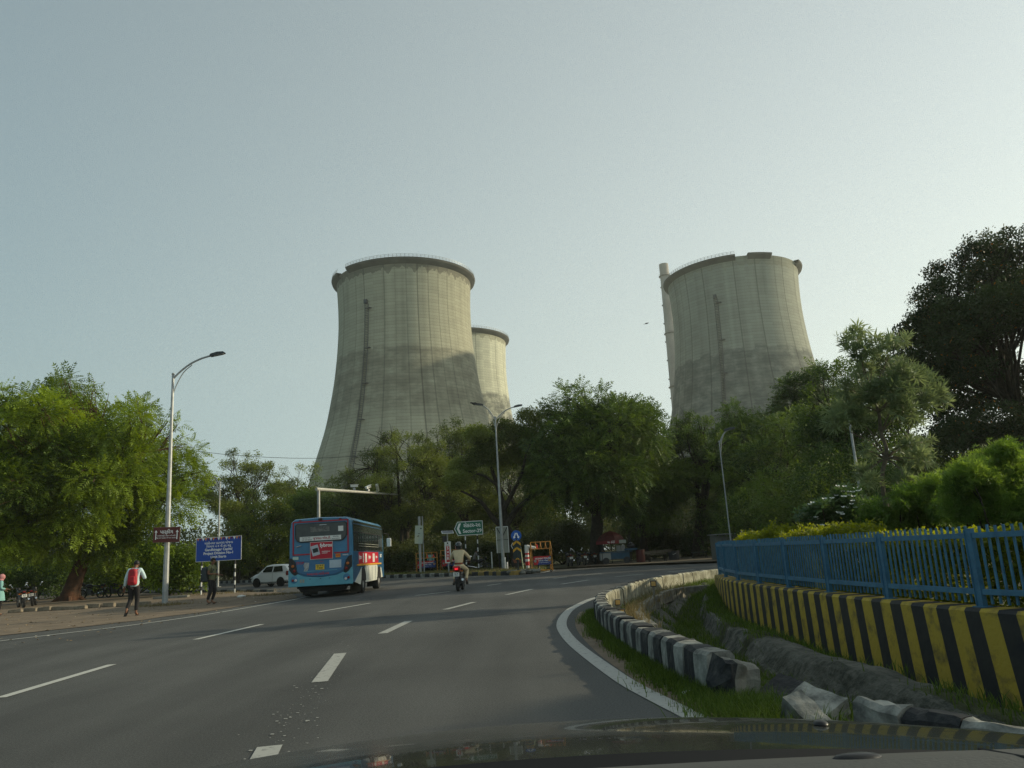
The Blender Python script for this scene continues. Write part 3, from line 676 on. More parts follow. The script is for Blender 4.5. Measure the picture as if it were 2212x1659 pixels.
def clump_points(clumps, n, r, shell=.45, up=.35, lo=.85, hi=1.12):
    """clumps: list of (centre, (rx,ry,rz)); points biased to the outside and the upper side of each clump"""
    C_ = np.array([c[0] for c in clumps], float); Rr = np.array([c[1] for c in clumps], float)
    vol = (Rr.prod(axis=1))**.67; k = r.choice(len(clumps), n, p=vol/vol.sum())
    d = r.normal(0, 1, (n, 3)); d[:, 2] += up; d /= np.linalg.norm(d, axis=1, keepdims=True)
    rad = (shell+(1-shell)*r.uniform(0, 1, n)**.6)[:, None]*r.uniform(lo, hi, (n, 1))
    pos = C_[k]+d*Rr[k]*rad; ct = r.uniform(.0, 1.0, len(clumps))[k]
    return pos, d+np.array([0, 0, -.15])+r.normal(0, .35, (n, 3)), ct
def limb(mb, a, b, r0, r1, rr, bend=.12, n=6, sides=6):
    a, b = Vector(a), Vector(b); L = (b-a).length; pts = []; off = Vector((rr.uniform(-1, 1), rr.uniform(-1, 1), rr.uniform(0, 1)))*L*bend
    for i in range(n+1):
        t = i/n; pts.append(a.lerp(b, t)+off*math.sin(math.pi*t)+Vector((rr.uniform(-1, 1), rr.uniform(-1, 1), rr.uniform(-1, 1)))*L*.018*(0 < i < n))
    mb.tube(pts, [r0+(r1-r0)*(i/n)**.8 for i in range(n+1)], sides); return pts
def tree(name, label, loc, h, rx, trunk_r, leaf, kind, scale, n, seed, fork=.3, nclump=34, lean=(0, 0), bottom=.22, ry=None, bark=None, clr=.3, group=None, flat=.5, vis=True, cat='tree', skew=(0, 0), shell=.45):
    rr = random.Random(seed); r = np.random.default_rng(seed); ry = ry or rx*.9
    t = thing(name, label, cat, loc, 0, group); mb = MB(); fz = h*fork; top = Vector((lean[0], lean[1], fz))
    if trunk_r > 0:
        pts = [Vector((0, 0, -.1))]+[Vector((lean[0]*(k/5)**1.3+rr.uniform(-.05, .05)*trunk_r*2, lean[1]*(k/5), fz*k/5)) for k in range(1, 6)]
        mb.tube(pts, [trunk_r*1.55, trunk_r*1.12, trunk_r, trunk_r*.95, trunk_r*.9, trunk_r*.85], 12)
        for k in range(5):
            a = k*1.26+rr.uniform(-.3, .3); mb.tube([(0, 0, .35*trunk_r*2), (math.cos(a)*trunk_r*1.4, math.sin(a)*trunk_r*1.4, .12), (math.cos(a)*trunk_r*2.4, math.sin(a)*trunk_r*2.4, -.1)], [trunk_r*.55, trunk_r*.35, trunk_r*.12], 6)
    cz0 = h*bottom; czc = (h+cz0)/2; rz = (h-cz0)/2; clumps = []
    for i in range(nclump):
        while True:
            d = Vector((rr.gauss(0, 1), rr.gauss(0, 1), rr.gauss(0, 1))).normalized()
            q = rr.uniform(.3, 1)**.5
            z = d.z*q
            if z > -.85: break
        cr = clr*min(rx, rz)*rr.uniform(.65, 1.25); lim = 1-cr/max(rx, rz)*.75
        c = Vector((lean[0]*1.2+skew[0]+d.x*q*rx*lim, lean[1]+skew[1]+d.y*q*ry*lim, czc+z*rz*lim))
        clumps.append((c, (cr*1.15, cr*1.15, cr*rr.uniform(.5, .8)*(1.6-flat))))
    # small sprays breaking the outline
    for i in range(nclump//2):
        a = rr.uniform(0, 6.28); e = rr.uniform(-.1, 1.5); c = Vector((lean[0]+skew[0]+math.cos(a)*math.cos(e)*rx*rr.uniform(.9, 1.04), lean[1]+skew[1]+math.sin(a)*math.cos(e)*ry*.95, czc+math.sin(e)*rz*rr.uniform(.92, 1.04)))
        cr = clr*min(rx, rz)*rr.uniform(.25, .5); clumps.append((c, (cr, cr, cr)))
    if trunk_r > 0:
        order = sorted(range(len(clumps)), key=lambda k: -clumps[k][1][0]); mains = []
        for k in range(rr.choice((4, 5))):
            a = 6.28*k/4.5+rr.uniform(-.4, .4); e = Vector((top.x+math.cos(a)*rx*.42+skew[0]*.6, top.y+math.sin(a)*ry*.42+skew[1]*.6, czc+rr.uniform(-.25, .3)*rz))
            mains.append(limb(mb, top-Vector((0, 0, trunk_r*.6)), e, trunk_r*.62, trunk_r*.22, rr, .15, 7, 8))
        for c, rad in clumps:
            best = min(mains, key=lambda m_: (m_[-1]-Vector(c)).length); q = best[rr.choice((3, 4, 5, 7))]
            lp = limb(mb, q, c, trunk_r*.2, trunk_r*.05, rr, .12, 4, 5)
            for s in range(3):
                e = Vector(c)+Vector((rr.gauss(0, 1)*rad[0], rr.gauss(0, 1)*rad[1], rr.gauss(0, 1)*rad[2]))*.6; limb(mb, lp[2], e, trunk_r*.07, .01, rr, .1, 3, 4)
        mb.build('trunk', bark or M_bark, t, smooth=True, recalc=False)
    pos, dr, ct = clump_points(clumps, n, r, shell)
    keep = pos[:, 2] > .15; leaves('crown', leaf, t, pos[keep], dr[keep], kind, scale, ct[keep], seed)
    return t
def at(x, y, Y, z=0.0):
    q = p(x, y, Y); return (q.x, q.y, z)

# big neem on the left verge
b = g(150, 1298)
tree('neem_tree', 'large bright green neem tree with reddish trunk on the left verge', (b.x, b.y, 0), 13.2, 7.9, .46, L_neem, 'neem', 1.0, 30000, 11, fork=.24, nclump=100, lean=(.9, 0), bottom=.10, bark=M_barkr, clr=.25, skew=(-.9, -1.0), ry=7.5)
# trees behind the left sign and bus
tree('shade_tree', 'open branching tree behind the blue sign, sky showing through its top', at(512, 1240, 80), 13.2, 4.9, .3, L_acacia, 'tuft', 1.0, 4600, 21, fork=.3, nclump=34, bottom=.35, clr=.25, shell=.2)
tree('shade_tree', 'small leafy tree with yellow flecks left of the bus', at(566, 1240, 68), 7.9, 3.7, .16, L_yel, 'tuft', .85, 5200, 22, fork=.2, nclump=26, bottom=.03, clr=.34)
tree('shade_tree', 'pale green tree between the blue sign and the left cooling tower', at(648, 1235, 88), 12.6, 4.4, .25, L_acacia, 'tuft', 1.1, 4200, 23, fork=.25, nclump=24, bottom=.2, clr=.32)
tree('shade_tree', 'dark low tree directly behind the bus under the camera gantry', at(700, 1235, 80), 9.6, 5.2, .25, L_neem2, 'tuft', 1.1, 5200, 24, fork=.25, nclump=26, bottom=.05, clr=.34)
# acacia group under the left tower
tree('acacia_tree', 'wide spreading acacia below the left cooling tower', at(880, 1230, 74), 13.0, 6.9, .33, L_acacia, 'tuft', 1.0, 10500, 31, fork=.3, nclump=46, bottom=.2, clr=.27, shell=.3)
tree('acacia_tree', 'light green acacia crown behind the centre double lamp post', at(1010, 1225, 80), 15.0, 5.4, .3, L_acacia, 'tuft', 1.0, 6200, 32, fork=.3, nclump=32, bottom=.22, clr=.28, shell=.25)
tree('acacia_tree', 'lower dark acacia behind the left police barricades', at(800, 1230, 78), 10.6, 5.4, .28, L_acacia, 'tuft', 1.05, 5800, 33, fork=.3, nclump=28, bottom=.12, clr=.32)
tree('acacia_tree', 'green acacia crown filling in behind the forked trunk', at(1120, 1230, 84), 14.2, 5.4, .3, L_acacia, 'tuft', 1.1, 7000, 34, fork=.3, nclump=32, bottom=.08, clr=.32)
tree('acacia_tree', 'low broad acacia behind the green direction sign', at(985, 1230, 92), 13.0, 6.5, .3, L_neem2, 'tuft', 1.2, 6500, 35, fork=.3, nclump=30, bottom=.04, clr=.34)
# dead branches left of the acacia
rr = random.Random(5); mb = MB(); base = Vector(at(857, 990, 73)); q0 = p(857, 985, 73)
root0 = Vector((q0.x, q0.y, 0)); mb.tube([root0, root0+Vector((.3, 0, 4)), Vector((q0.x, q0.y, q0.z-1.2)), q0], [.2, .16, .12, .09], 7)
for (x, y) in [(790, 935), (800, 950), (812, 932), (825, 945), (842, 915), (856, 925), (872, 928), (782, 968), (800, 985), (885, 942), (770, 975), (850, 940)]:
    e = p(x, y, 73+rr.uniform(-1.5, 1.5)); pts = limb(mb, q0, e, .06, .018, rr, .12, 6, 4)
    for k in (2, 3, 4): limb(mb, pts[k], pts[k]+Vector((rr.uniform(-1, .6), rr.uniform(-.5, .5), rr.uniform(.3, 1.1))), .03, .012, rr, .1, 3, 3)
q1 = p(800, 1010, 73)
for (x, y) in [(735, 1035), (745, 1020), (760, 1000), (752, 1050), (728, 1048), (775, 992), (740, 1062)]:
    e = p(x, y, 73+rr.uniform(-1, 1)); pts = limb(mb, q1, e, .05, .016, rr, .12, 5, 4)
    for k in (2, 4): limb(mb, pts[k], pts[k]+Vector((rr.uniform(-.8, .2), rr.uniform(-.4, .4), rr.uniform(.1, .7))), .025, .01, rr, .1, 3, 3)
limb(mb, Vector((q1.x+1.5, q1.y, q1.z-2)), q1, .1, .06, rr)
tag(mb.build('bare_branches', M_bark, recalc=False), 'leafless branches sticking out of the acacia before the left cooling tower', 'dead tree')
# forked dark trunk right of the lamp
def px_tree(label, Y, base, segs):
    """trunk whose limbs follow measured joints, given thickness, at depth Y"""
    mb = MB(); rr = random.Random(int(Y*10)+len(segs)); t = None
    for path, ra, rb, dy in segs:
        pts = [p(x, y, Y+dy*i/len(path)+rr.uniform(-.2, .2)) for i, (x, y) in enumerate(path)]
        pts = catmull(pts, .5); mb.tube(pts, [ra+(rb-ra)*i/(len(pts)-1) for i in range(len(pts))], 8)
    return mb
mb = px_tree('', 60, None, [([(1118, 1232), (1113, 1190), (1103, 1158), (1092, 1140)], .42, .34, 0), ([(1092, 1142), (1090, 1120), (1088, 1095), (1075, 1050), (1062, 1010), (1058, 960)], .28, .08, 2),
    ([(1092, 1142), (1070, 1125), (1055, 1105), (1040, 1085), (1020, 1072), (995, 1060)], .24, .07, -2), ([(1092, 1140), (1112, 1105), (1140, 1080), (1170, 1062), (1200, 1068)], .26, .1, 1.5),
    ([(1088, 1100), (1110, 1060), (1128, 1020), (1135, 985), (1150, 950)], .2, .07, -1.5), ([(1075, 1050), (1050, 1030), (1020, 1020), (985, 1010)], .12, .05, 2), ([(1140, 1080), (1150, 1060), (1160, 1040)], .1, .04, 1)])
q = p(1118, 1232, 60); tf = thing('shade_tree', 'tree with dark forked trunk right behind the centre double lamp post', 'tree', (q.x, q.y, 0)); o = mb.build('trunk', M_bark, tf, smooth=True, recalc=False); o.location = (-q.x, -q.y, 0)
rr = random.Random(88); r = np.random.default_rng(88); cl = []
for (x, y, s) in [(1058, 960, 1.4), (1040, 985, 1.3), (1090, 930, 1.5), (1125, 945, 1.5), (1150, 960, 1.4), (1000, 1010, 1.3), (1075, 1000, 1.1), (1110, 985, 1.2), (985, 1040, 1.2), (1160, 1010, 1.2), (1140, 900, 1.0), (1030, 940, 1.2)]:
    c = p(x, y, 60+rr.uniform(-2, 2)); cl.append((c-Vector((q.x, q.y, 0)), (s, s, s*.6)))
pos, dr, ct = clump_points(cl, 5600, r, .2); leaves('crown', L_acacia, tf, pos, dr, 'tuft', .9, ct, 5)
# big neem in the centre
tree('neem_tree', 'tallest dark green neem in the centre between the cooling towers', at(1290, 1222, 60), 13.6, 6.2, .5, L_neem2, 'neem', 1.2, 15000, 41, fork=.28, nclump=60, bottom=.16, clr=.27, lean=(.3, 0))
tree('neem_tree', 'green neem crown filling in right behind the tallest neem', at(1395, 1215, 66), 11.4, 4.2, .3, L_neem2, 'neem', 1.25, 6500, 42, fork=.3, nclump=30, bottom=.15, clr=.3)
tree('shade_tree', 'tree with dark leaning trunk left of the hut behind the fence', at(1508, 1205, 66), 12.0, 3.9, .42, L_neem2, 'tuft', 1.0, 5200, 43, fork=.3, nclump=26, bottom=.38, clr=.3, lean=(.6, 0))
tree('neem_tree', 'neem crown in front of the foot of the right cooling tower', at(1640, 1200, 72), 13.2, 5.0, .32, L_neem2, 'neem', 1.1, 7500, 44, fork=.3, nclump=34, bottom=.1, clr=.3)
tree('neem_tree', 'tall tree top rising between right cooling tower and the garden tree', at(1805, 1195, 70), 16.4, 3.8, .32, L_neem2, 'neem', 1.3, 8000, 45, fork=.3, nclump=36, bottom=.15, clr=.3)
tree('neem_tree', 'dark crown low behind the flowering shrub', at(1700, 1195, 62), 10.5, 5.5, .3, L_neem2, 'neem', 1.1, 6500, 46, fork=.3, nclump=30, bottom=.05, clr=.32)
tree('shade_tree', 'dark leafy tree behind the slim garden tree', at(1920, 1180, 50), 12.6, 5.0, .3, L_neem2, 'tuft', 1.1, 6500, 47, fork=.3, nclump=34, bottom=.05, clr=.3)
# huge dark tree at the right edge
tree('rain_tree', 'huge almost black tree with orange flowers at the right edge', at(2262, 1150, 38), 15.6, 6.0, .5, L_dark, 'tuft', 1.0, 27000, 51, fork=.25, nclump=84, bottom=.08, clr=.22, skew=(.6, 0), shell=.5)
# woodland filling in behind: one far mass
r = np.random.default_rng(99); rr = random.Random(99); cl = []
for i in range(460):
    a = R(rr.uniform(-52, 44)); D = rr.uniform(92, 120); c = (D*math.sin(a), D*math.cos(a)+rr.uniform(-3, 3), 0); hh = rr.uniform(3, 10.5) if a > R(-20) else rr.uniform(3, 8.5)
    cl.append(((c[0], c[1], hh*rr.uniform(.25, .85)), (rr.uniform(2, 4), 2.5, hh*.32)))
pos, dr, ct = clump_points(cl, 44000, r, .5); pos[:, 2] = np.abs(pos[:, 2]); o = leaves('woodland', L_wood, None, pos, dr, 'tuft', 2.1, ct, 9, nvar=4); tag(o, 'distant woodland massed behind the roadside trees', 'woodland', kind='stuff')
# undergrowth bushes
def bush(label, loc, rx, h, leaf, kind, scale, n, seed, group='bushes under the roadside trees', name='bush'):
    rr = random.Random(seed); r = np.random.default_rng(seed); t = thing(name, label, 'bush', loc, 0, group); cl = []
    for i in range(14): cl.append(((rr.uniform(-.75, .75)*rx, rr.uniform(-.6, .6)*rx*.7, h*rr.uniform(.2, .75)), (rx*.34, rx*.34, h*.28)))
    pos, dr, ct = clump_points(cl, n, r, .4); pos[:, 2] = np.maximum(pos[:, 2], .03); leaves('foliage', leaf, t, pos, dr, kind, scale, ct, seed)
    mb = MB()
    for i in range(6): limb(mb, (0, 0, 0), (cl[i][0][0], cl[i][0][1], cl[i][0][2]), .04*h/2, .01, rr, .1, 3, 4)
    mb.build('stem', M_bark, t, recalc=False); return t
bs = [('dark bush at the far left edge under the big neem', 20, 58, 3.2, 3.4, L_neem2), ('bush left of the reddish neem trunk', 85, 57, 3.0, 3.2, L_neem2), ('bush directly right of the reddish neem trunk', 215, 60, 3.0, 3.4, L_neem2), ('bright bush behind the person with the red backpack', 300, 52, 2.8, 3.0, L_neem), ('bright bush at the foot of the left lamp post', 368, 47, 2.2, 3.4, L_neem),
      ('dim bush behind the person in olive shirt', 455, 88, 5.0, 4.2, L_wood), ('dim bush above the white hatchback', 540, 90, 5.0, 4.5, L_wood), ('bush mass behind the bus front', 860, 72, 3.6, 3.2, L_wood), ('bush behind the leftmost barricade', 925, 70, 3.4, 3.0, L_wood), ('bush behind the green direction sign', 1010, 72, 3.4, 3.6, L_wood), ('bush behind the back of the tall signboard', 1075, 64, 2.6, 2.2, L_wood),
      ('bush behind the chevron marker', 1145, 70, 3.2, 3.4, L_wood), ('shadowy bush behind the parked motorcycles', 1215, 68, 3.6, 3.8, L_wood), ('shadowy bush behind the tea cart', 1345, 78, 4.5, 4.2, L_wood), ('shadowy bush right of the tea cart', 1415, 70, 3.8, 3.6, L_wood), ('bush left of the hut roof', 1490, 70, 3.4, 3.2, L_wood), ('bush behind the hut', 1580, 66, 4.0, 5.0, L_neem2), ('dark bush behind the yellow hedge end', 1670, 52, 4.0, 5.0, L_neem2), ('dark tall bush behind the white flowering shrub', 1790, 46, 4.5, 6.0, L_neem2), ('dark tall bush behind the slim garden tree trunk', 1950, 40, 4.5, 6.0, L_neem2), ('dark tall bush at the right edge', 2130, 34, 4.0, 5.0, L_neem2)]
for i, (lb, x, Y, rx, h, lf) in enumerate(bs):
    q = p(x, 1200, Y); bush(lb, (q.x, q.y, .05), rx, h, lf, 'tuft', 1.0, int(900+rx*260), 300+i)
# ---- garden behind the wall
def garden_tree():
    Y = 20.0; base = p(1925, 1145, Y); t = thing('garden_tree', 'slim young garden tree with long narrow pale leaves and bent trunk', 'tree', (base.x, base.y, .14)); rr = random.Random(6); r = np.random.default_rng(6)
    o0 = Vector((base.x, base.y, .14)); mb = MB()
    path = [o0-o0, p(1925, 1150, Y)-o0, p(1917, 1100, Y)-o0, p(1908, 1060, Y)-o0, p(1906, 1020, Y)-o0, p(1914, 990, Y)-o0, p(1914, 965, Y)-o0, p(1903, 935, Y)-o0, p(1898, 890, Y)-o0, p(1885, 860, Y)-o0]
    pts = catmull(path, .12); mb.tube(pts, [.085-.05*i/len(pts) for i in range(len(pts))], 8); cl = []
    ends = [(1838, 735, 11), (1850, 722, 9), (1858, 760, 10), (1895, 745, 11), (1925, 740, 10), (1950, 735, 8), (1905, 790, 13), (1945, 800, 13), (1870, 800, 12), (1975, 810, 12), (2005, 835, 14), (2025, 855, 10), (1990, 865, 12), (1930, 840, 14), (1880, 850, 13), (1840, 860, 12), (1810, 890, 11), (1800, 915, 9), (1850, 900, 11), (1900, 880, 12), (1950, 880, 12), (1975, 900, 9), (1830, 840, 10),
            (1965, 960, 10), (1985, 990, 10), (2000, 1010, 9), (1960, 1000, 10), (1975, 1030, 10), (1950, 1040, 9), (1868, 970, 6), (1885, 985, 6), (1865, 1025, 8), (1880, 1040, 8), (1995, 960, 7), (1930, 1110, 9), (1985, 1095, 9), (1870, 1120, 9)]
    for (x, y, s) in ends:
        c = p(x, y, Y+rr.uniform(-.9, .9))-o0; src = pts[-1] if y < 900 else pts[int(len(pts)*(.62 if y < 1045 else .3))]
        if y < 900: src = pts[-rr.choice((1, 4, 8))]
        limb(mb, src, c, .028, .008, rr, .14, 5, 5); s = s*.0165; cl.append((c, (s*1.5, s*1.5, s*1.2)))
    mb.build('trunk', M_barkg, t, smooth=True, recalc=False)
    pos, dr, ct = clump_points(cl, 1450, r, .3, up=.1, lo=.3, hi=1.6); leaves('crown', L_lance, t, pos, dr, 'lance', 1.45, ct, 6)
garden_tree()
def garden_bush(name, label, spots, Y, leaf, kind, scale, n, seed, flowers=0):
    rr = random.Random(seed); r = np.random.default_rng(seed); x0 = sum(s[0] for s in spots)/len(spots); b0 = p(x0, 1150, Y); o0 = Vector((b0.x, b0.y, .14)); t = thing(name, label, 'shrub', o0)
    cl = [(p(x+rr.uniform(-.7, .7)*s, y+rr.uniform(-.55, .6)*s, Y+rr.uniform(-.7, .7))-o0, (s*f_*Y/1670, s*f_*Y/1670, s*f_*Y/1670*rr.uniform(.6, 1.2))) for x, y, s in spots for f_ in (rr.uniform(.9, 1.3), rr.uniform(.6, .9), rr.uniform(.4, .7), rr.uniform(.2, .5))]
    pos, dr, ct = clump_points(cl, n, r, .3, up=.1, lo=.25, hi=1.55); pos[:, 2] = np.maximum(pos[:, 2], .02); leaves('foliage', leaf, t, pos, dr, kind, scale, ct, seed)
    mb = MB()
    for c, s in cl[::3]: limb(mb, (0, 0, 0), c, .03, .01, rr, .1, 4, 4)
    mb.build('stem', M_bark, t, recalc=False)
    for i in range(flowers):
        c, s = cl[rr.randrange(len(cl))]; d = Vector((rr.gauss(0, .8), -abs(rr.gauss(0, .8)), abs(rr.gauss(1.0, .6)))).normalized(); q = Vector(c)+Vector((d.x*s[0], d.y*s[1], d.z*s[2]))*1.12+Vector((0, -.06, .03)); vs = [q]; fs = []
        for k in range(5):
            a = 1.257*k+i; u = Vector((math.cos(a), math.sin(a)*.8-.3, .45)).normalized()*.062; w_ = u.cross(Vector((0, -.6, .8))).normalized()*.024; n0 = len(vs); vs += [q+u*.6-w_, q+u, q+u*.6+w_]; fs.append((0, n0, n0+1, n0+2))
        MB().add(vs, fs).build('flower', M_white, t, recalc=False)
    return t
garden_bush('frangipani_shrub', 'dark glossy shrub with white flower clusters behind the fence', [(1765, 1108, 22), (1790, 1095, 22), (1815, 1082, 20), (1838, 1095, 22), (1860, 1110, 20), (1800, 1120, 22), (1750, 1130, 16), (1830, 1125, 22), (1870, 1130, 16), (1780, 1138, 20)], 18, L_frang, 'wide', .8, 1500, 61, flowers=80)
garden_bush('tecoma_shrub', 'bright green feathery shrub under the slim garden tree', [(1900, 1105, 26), (1940, 1085, 30), (1980, 1075, 32), (2015, 1075, 30), (2045, 1095, 26), (1890, 1135, 22), (1950, 1120, 30), (2000, 1115, 30), (2050, 1125, 26)], 17, L_bush, 'lance', .62, 8000, 62)
garden_bush('tecoma_shrub', 'big bright green shrub at the right edge behind the fence', [(2110, 1010, 34), (2150, 995, 36), (2195, 1010, 36), (2090, 1050, 36), (2140, 1045, 40), (2200, 1050, 40), (2100, 1095, 36), (2160, 1090, 40), (2215, 1095, 36), (2240, 1040, 40), (2070, 1090, 26), (2250, 1100, 40)], 14.5, L_bush, 'lance', .6, 13000, 63)
# clipped hedge behind the fence
hp = resample([q-n*.75 for q, n in zip(WALL, normals2d(WALL)) if q.y > 2.5], step=.25); r = np.random.default_rng(71); rr = random.Random(71); P0 = []; D0 = []; T0 = []
th = thing('hedge', 'long yellow green hedge planted right behind the blue fence', 'hedge', (5.6, 11, .14))
hh = lambda y: .93+.22*mn.noise(Vector((y*.7, 0, 3)))+.10*mn.noise(Vector((y*2.3, 4, 3)))+.22*(y > 13.5)
for i in range(len(hp)):
    q = hp[i]; H = hh(q.y)
    for k in range(200):
        f = rr.random(); side = rr.random()
        x = rr.uniform(-.05, .8); z = H*rr.uniform(.04, 1) if side < .62 else H*rr.uniform(.88, 1.02)
        if side < .62: x = abs(rr.gauss(0, .08))
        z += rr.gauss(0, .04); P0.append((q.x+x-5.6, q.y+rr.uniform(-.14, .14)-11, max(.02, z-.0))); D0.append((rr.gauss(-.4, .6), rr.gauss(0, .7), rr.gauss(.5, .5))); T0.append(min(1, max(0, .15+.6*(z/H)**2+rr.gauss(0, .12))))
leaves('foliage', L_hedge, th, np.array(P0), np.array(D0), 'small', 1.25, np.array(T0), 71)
mb = MB()
for i in range(0, len(hp), 2): q = hp[i]; limb(mb, (q.x-5.6+.3, q.y-11, -.05), (q.x-5.6+.3+rr.uniform(-.2, .2), q.y-11+rr.uniform(-.2, .2), .8), .02, .008, rr, .1, 3, 4)
mb.build('stem', M_bark, th, recalc=False)
# ---- grass
def grass(name, label, pts, hmin, hmax, wd, m, seed, lean=.35, cat='grass'):
    r = np.random.default_rng(seed); P_ = np.array(pts, float); n = len(P_); a = r.uniform(0, 6.28, n); h = r.uniform(hmin, hmax, n); le = r.normal(0, lean, (n, 2))*h[:, None]
    s = np.stack([np.cos(a), np.sin(a), np.zeros(n)], 1)*wd/2; mid = P_+np.concatenate([le*.35, (h*.6)[:, None]], 1); tip_ = P_+np.concatenate([le, h[:, None]], 1)
    V = np.stack([P_-s, P_+s, mid+s*.7, mid-s*.7, mid-s*.7, mid+s*.7, tip_+s*.1, tip_-s*.1], 1).reshape(-1, 3); F = np.arange(len(V)).reshape(-1, 4)
    o = npmesh(name, V, F, m, None, tint=np.repeat(np.clip(r.normal(.45, .25, n), 0, 1), 8)); return tag(o, label, cat, kind='stuff')
rr = random.Random(4); pts = []
KL = [q for q in KERB if 6.3 < q.y < 15.6]; KLn = normals2d(KL)
for i in range(15000):
    k = rr.randrange(len(KL)); q = KL[k]; n_ = KLn[k]; wmax = .17+.14*mn.noise(Vector((q.y*.9, 1, 1)))+(.10 if 6.3 < q.y < 8.4 else 0); d = abs(rr.gauss(0, .5))*wmax
    c = q+n_*(d+.005); pts.append((c.x, c.y, 0.0))
grass('grass', 'green grass growing between the white edge line and the striped kerb', pts, .03, .12, .008, L_grass, 1)
pts = [(rr.gauss(1.50, .16), rr.gauss(6.0, .38), -.02) for i in range(5600)]
grass('grass', 'tuft of taller grass in front of the broken kerb gap', pts, .03, .15, .007, L_grass, 2)
pts = []
for i in range(52000):
    a = rr.randrange(ND-1); u = rr.random(); q = kd[a].lerp(wd[a], u); nz = mn.noise(Vector((q.x*.8, q.y*.8, 0)))
    if is_stone(q, u) and rr.random() < .97: continue
    if not (4 < q.y < 26): continue
    j = int(u*NU); pts.append((q.x+rr.gauss(0, .05), q.y+rr.gauss(0, .06), V[a, min(j, NU)][2]-.02))
grass('grass', 'grass covering the bottom and banks of the ditch', pts, .05, .16, .014, L_grass, 3)
def isle(n, y0, y1):
    out_ = []
    while len(out_) < n:
        x = rr.uniform(-16, 1.6); y = rr.uniform(y0, y1)
        if y > np.interp(x, [-22, -11.2, -3.9, -2.1, -1, .2, .9, 1.8], [74, 61.6, 52.5, 50.3, 47.6, 47.5, 50, 55.3]): out_.append((x, y, .10))
    return out_
pts = isle(9000, 47, 62)
grass('grass', 'rough dry grass on the far island behind the kerb', pts, .06, .26, .04, L_dry, 4)
pts = isle(8000, 47, 68)
grass('grass', 'green weeds on the far island behind the kerb', pts, .06, .24, .05, L_grass, 5)
pts = []
for cx_, cy_, s in [(-14.5, 32.1, .5), (-16.4, 44.5, 1.6), (-11.5, 37.0, .8)]:
    pts += [(rr.gauss(cx_, s), rr.gauss(cy_, s*.5), .01) for i in range(500)]
grass('grass', 'sparse weeds on the dirt verge by the lamp post', pts, .04, .14, .02, L_dry, 6)
pts = []
for i in range(2600):
    k = rr.randrange(len(IN2)); q = IN2[k]; c = q+Vector((rr.uniform(-.25, .1), rr.uniform(-.2, .2), 0)); pts.append((c.x, c.y, -.1))
grass('grass', 'flowering yellowish weeds between the kerb back and the low wall', pts, .1, .33, .014, L_dry, 7)
# straw and leaf litter, stones
def litter(name, label, n, fn, m, s0, s1, cat='litter'):
    vs = []; fs = []; rr = random.Random(n)
    for i in range(n):
        x, y, z = fn(rr); s = rr.uniform(s0, s1); a = rr.uniform(0, 6.28); c, s_ = math.cos(a)*s, math.sin(a)*s; k = len(vs); e = rr.uniform(.2, .9)
        vs += [(x-c, y-s_, z+.003), (x+s_*e, y-c*e, z+.006+s*.4*rr.random()), (x+c, y+s_, z+.003), (x-s_*e, y+c*e, z+.006+s*.4*rr.random())]; fs.append((k, k+1, k+2, k+3))
    me = bpy.data.meshes.new(name); me.from_pydata(vs, [], fs); me.materials.append(m); o = bpy.data.objects.new(name, me); COL.objects.link(o); return tag(o, label, cat, kind='stuff')
M_lit = mat('dry_leaf', (.28, .20, .10), .8, var=.4, scale=3); M_pale = mat('pale_scrap', (.5, .48, .42), .8)
litter('leaf_litter', 'dry leaves scattered on the dirt verge', 900, lambda r_: (r_.uniform(-26, -9), r_.uniform(16, 40), .014), M_lit, .02, .06)
litter('leaf_litter', 'pale scraps scattered on the dirt verge', 130, lambda r_: (r_.uniform(-24, -10), r_.uniform(18, 38), .014), M_pale, .02, .05)
litter('leaf_litter', 'fallen leaves and scraps along the near kerb and gap', 220, lambda r_: (lambda y_: (np.interp(y_, [4.8, 6.2, 8, 12], [1.5, 1.25, 1.05, .9])+r_.uniform(-.1, .2), y_, .004))(r_.uniform(4.8, 12)), M_lit, .008, .025)

tree('shade_tree', 'unseen garden tree added outside the picture to the right to shade the wall', (15.5, 9.5, .14), 5.6, 3.4, .22, L_neem2, 'tuft', 1.1, 5000, 81, fork=.3, nclump=26, bottom=.2, clr=.33)  # unseen tree, added and sized so its shadow covers wall and near kerb
# ================================================================ street furniture
M_galv = mat('galvanised_pole', (.36, .37, .36), .5, metal=.35, var=.18, scale=3)
M_lampd = mat('lamp_head_dark', (.05, .055, .06), .45)
M_lens = mat('lamp_lens', (.35, .36, .35), .25)
M_wht = mat('paint_white', (.70, .70, .66), .6, var=.08, scale=6)
M_blk = mat('paint_black', (.02, .02, .022), .55)
M_wtext = mat('lettering_white', (.80, .80, .77), .6)
M_brown = mat('sign_brown', (.11, .022, .018), .55, var=.12, scale=5)
M_sblue = mat('sign_blue', (.012, .065, .34), .5, var=.06, scale=3)
M_sgreen = mat('sign_green', (.008, .13, .075), .5, var=.06, scale=3)
M_srblue = mat('sign_round_blue', (.01, .10, .42), .45)
M_orange = mat('flag_orange', (.65, .24, .03), .6); M_maroon = mat('flag_maroon', (.16, .012, .025), .6)
M_chy = mat('chevron_yellow', (.62, .32, .015), .5); M_chk = mat('chevron_black', (.018, .03, .03), .6)
M_signback = mat('sign_back_grey', (.30, .31, .26), .6, var=.1, scale=2)
M_bary = mat('barricade_yellow', (.52, .28, .03), .55, col2=(.38, .13, .03), scale=7)
M_red = mat('paint_red', (.50, .02, .025), .5, var=.15, scale=8)
M_redlight = mat('warning_red', (.60, .04, .03), .35)
M_stone2 = mat('kerb_stone', (.24, .20, .145), .95, col2=(.14, .12, .085), scale=6, bump=.8, bscale=20)
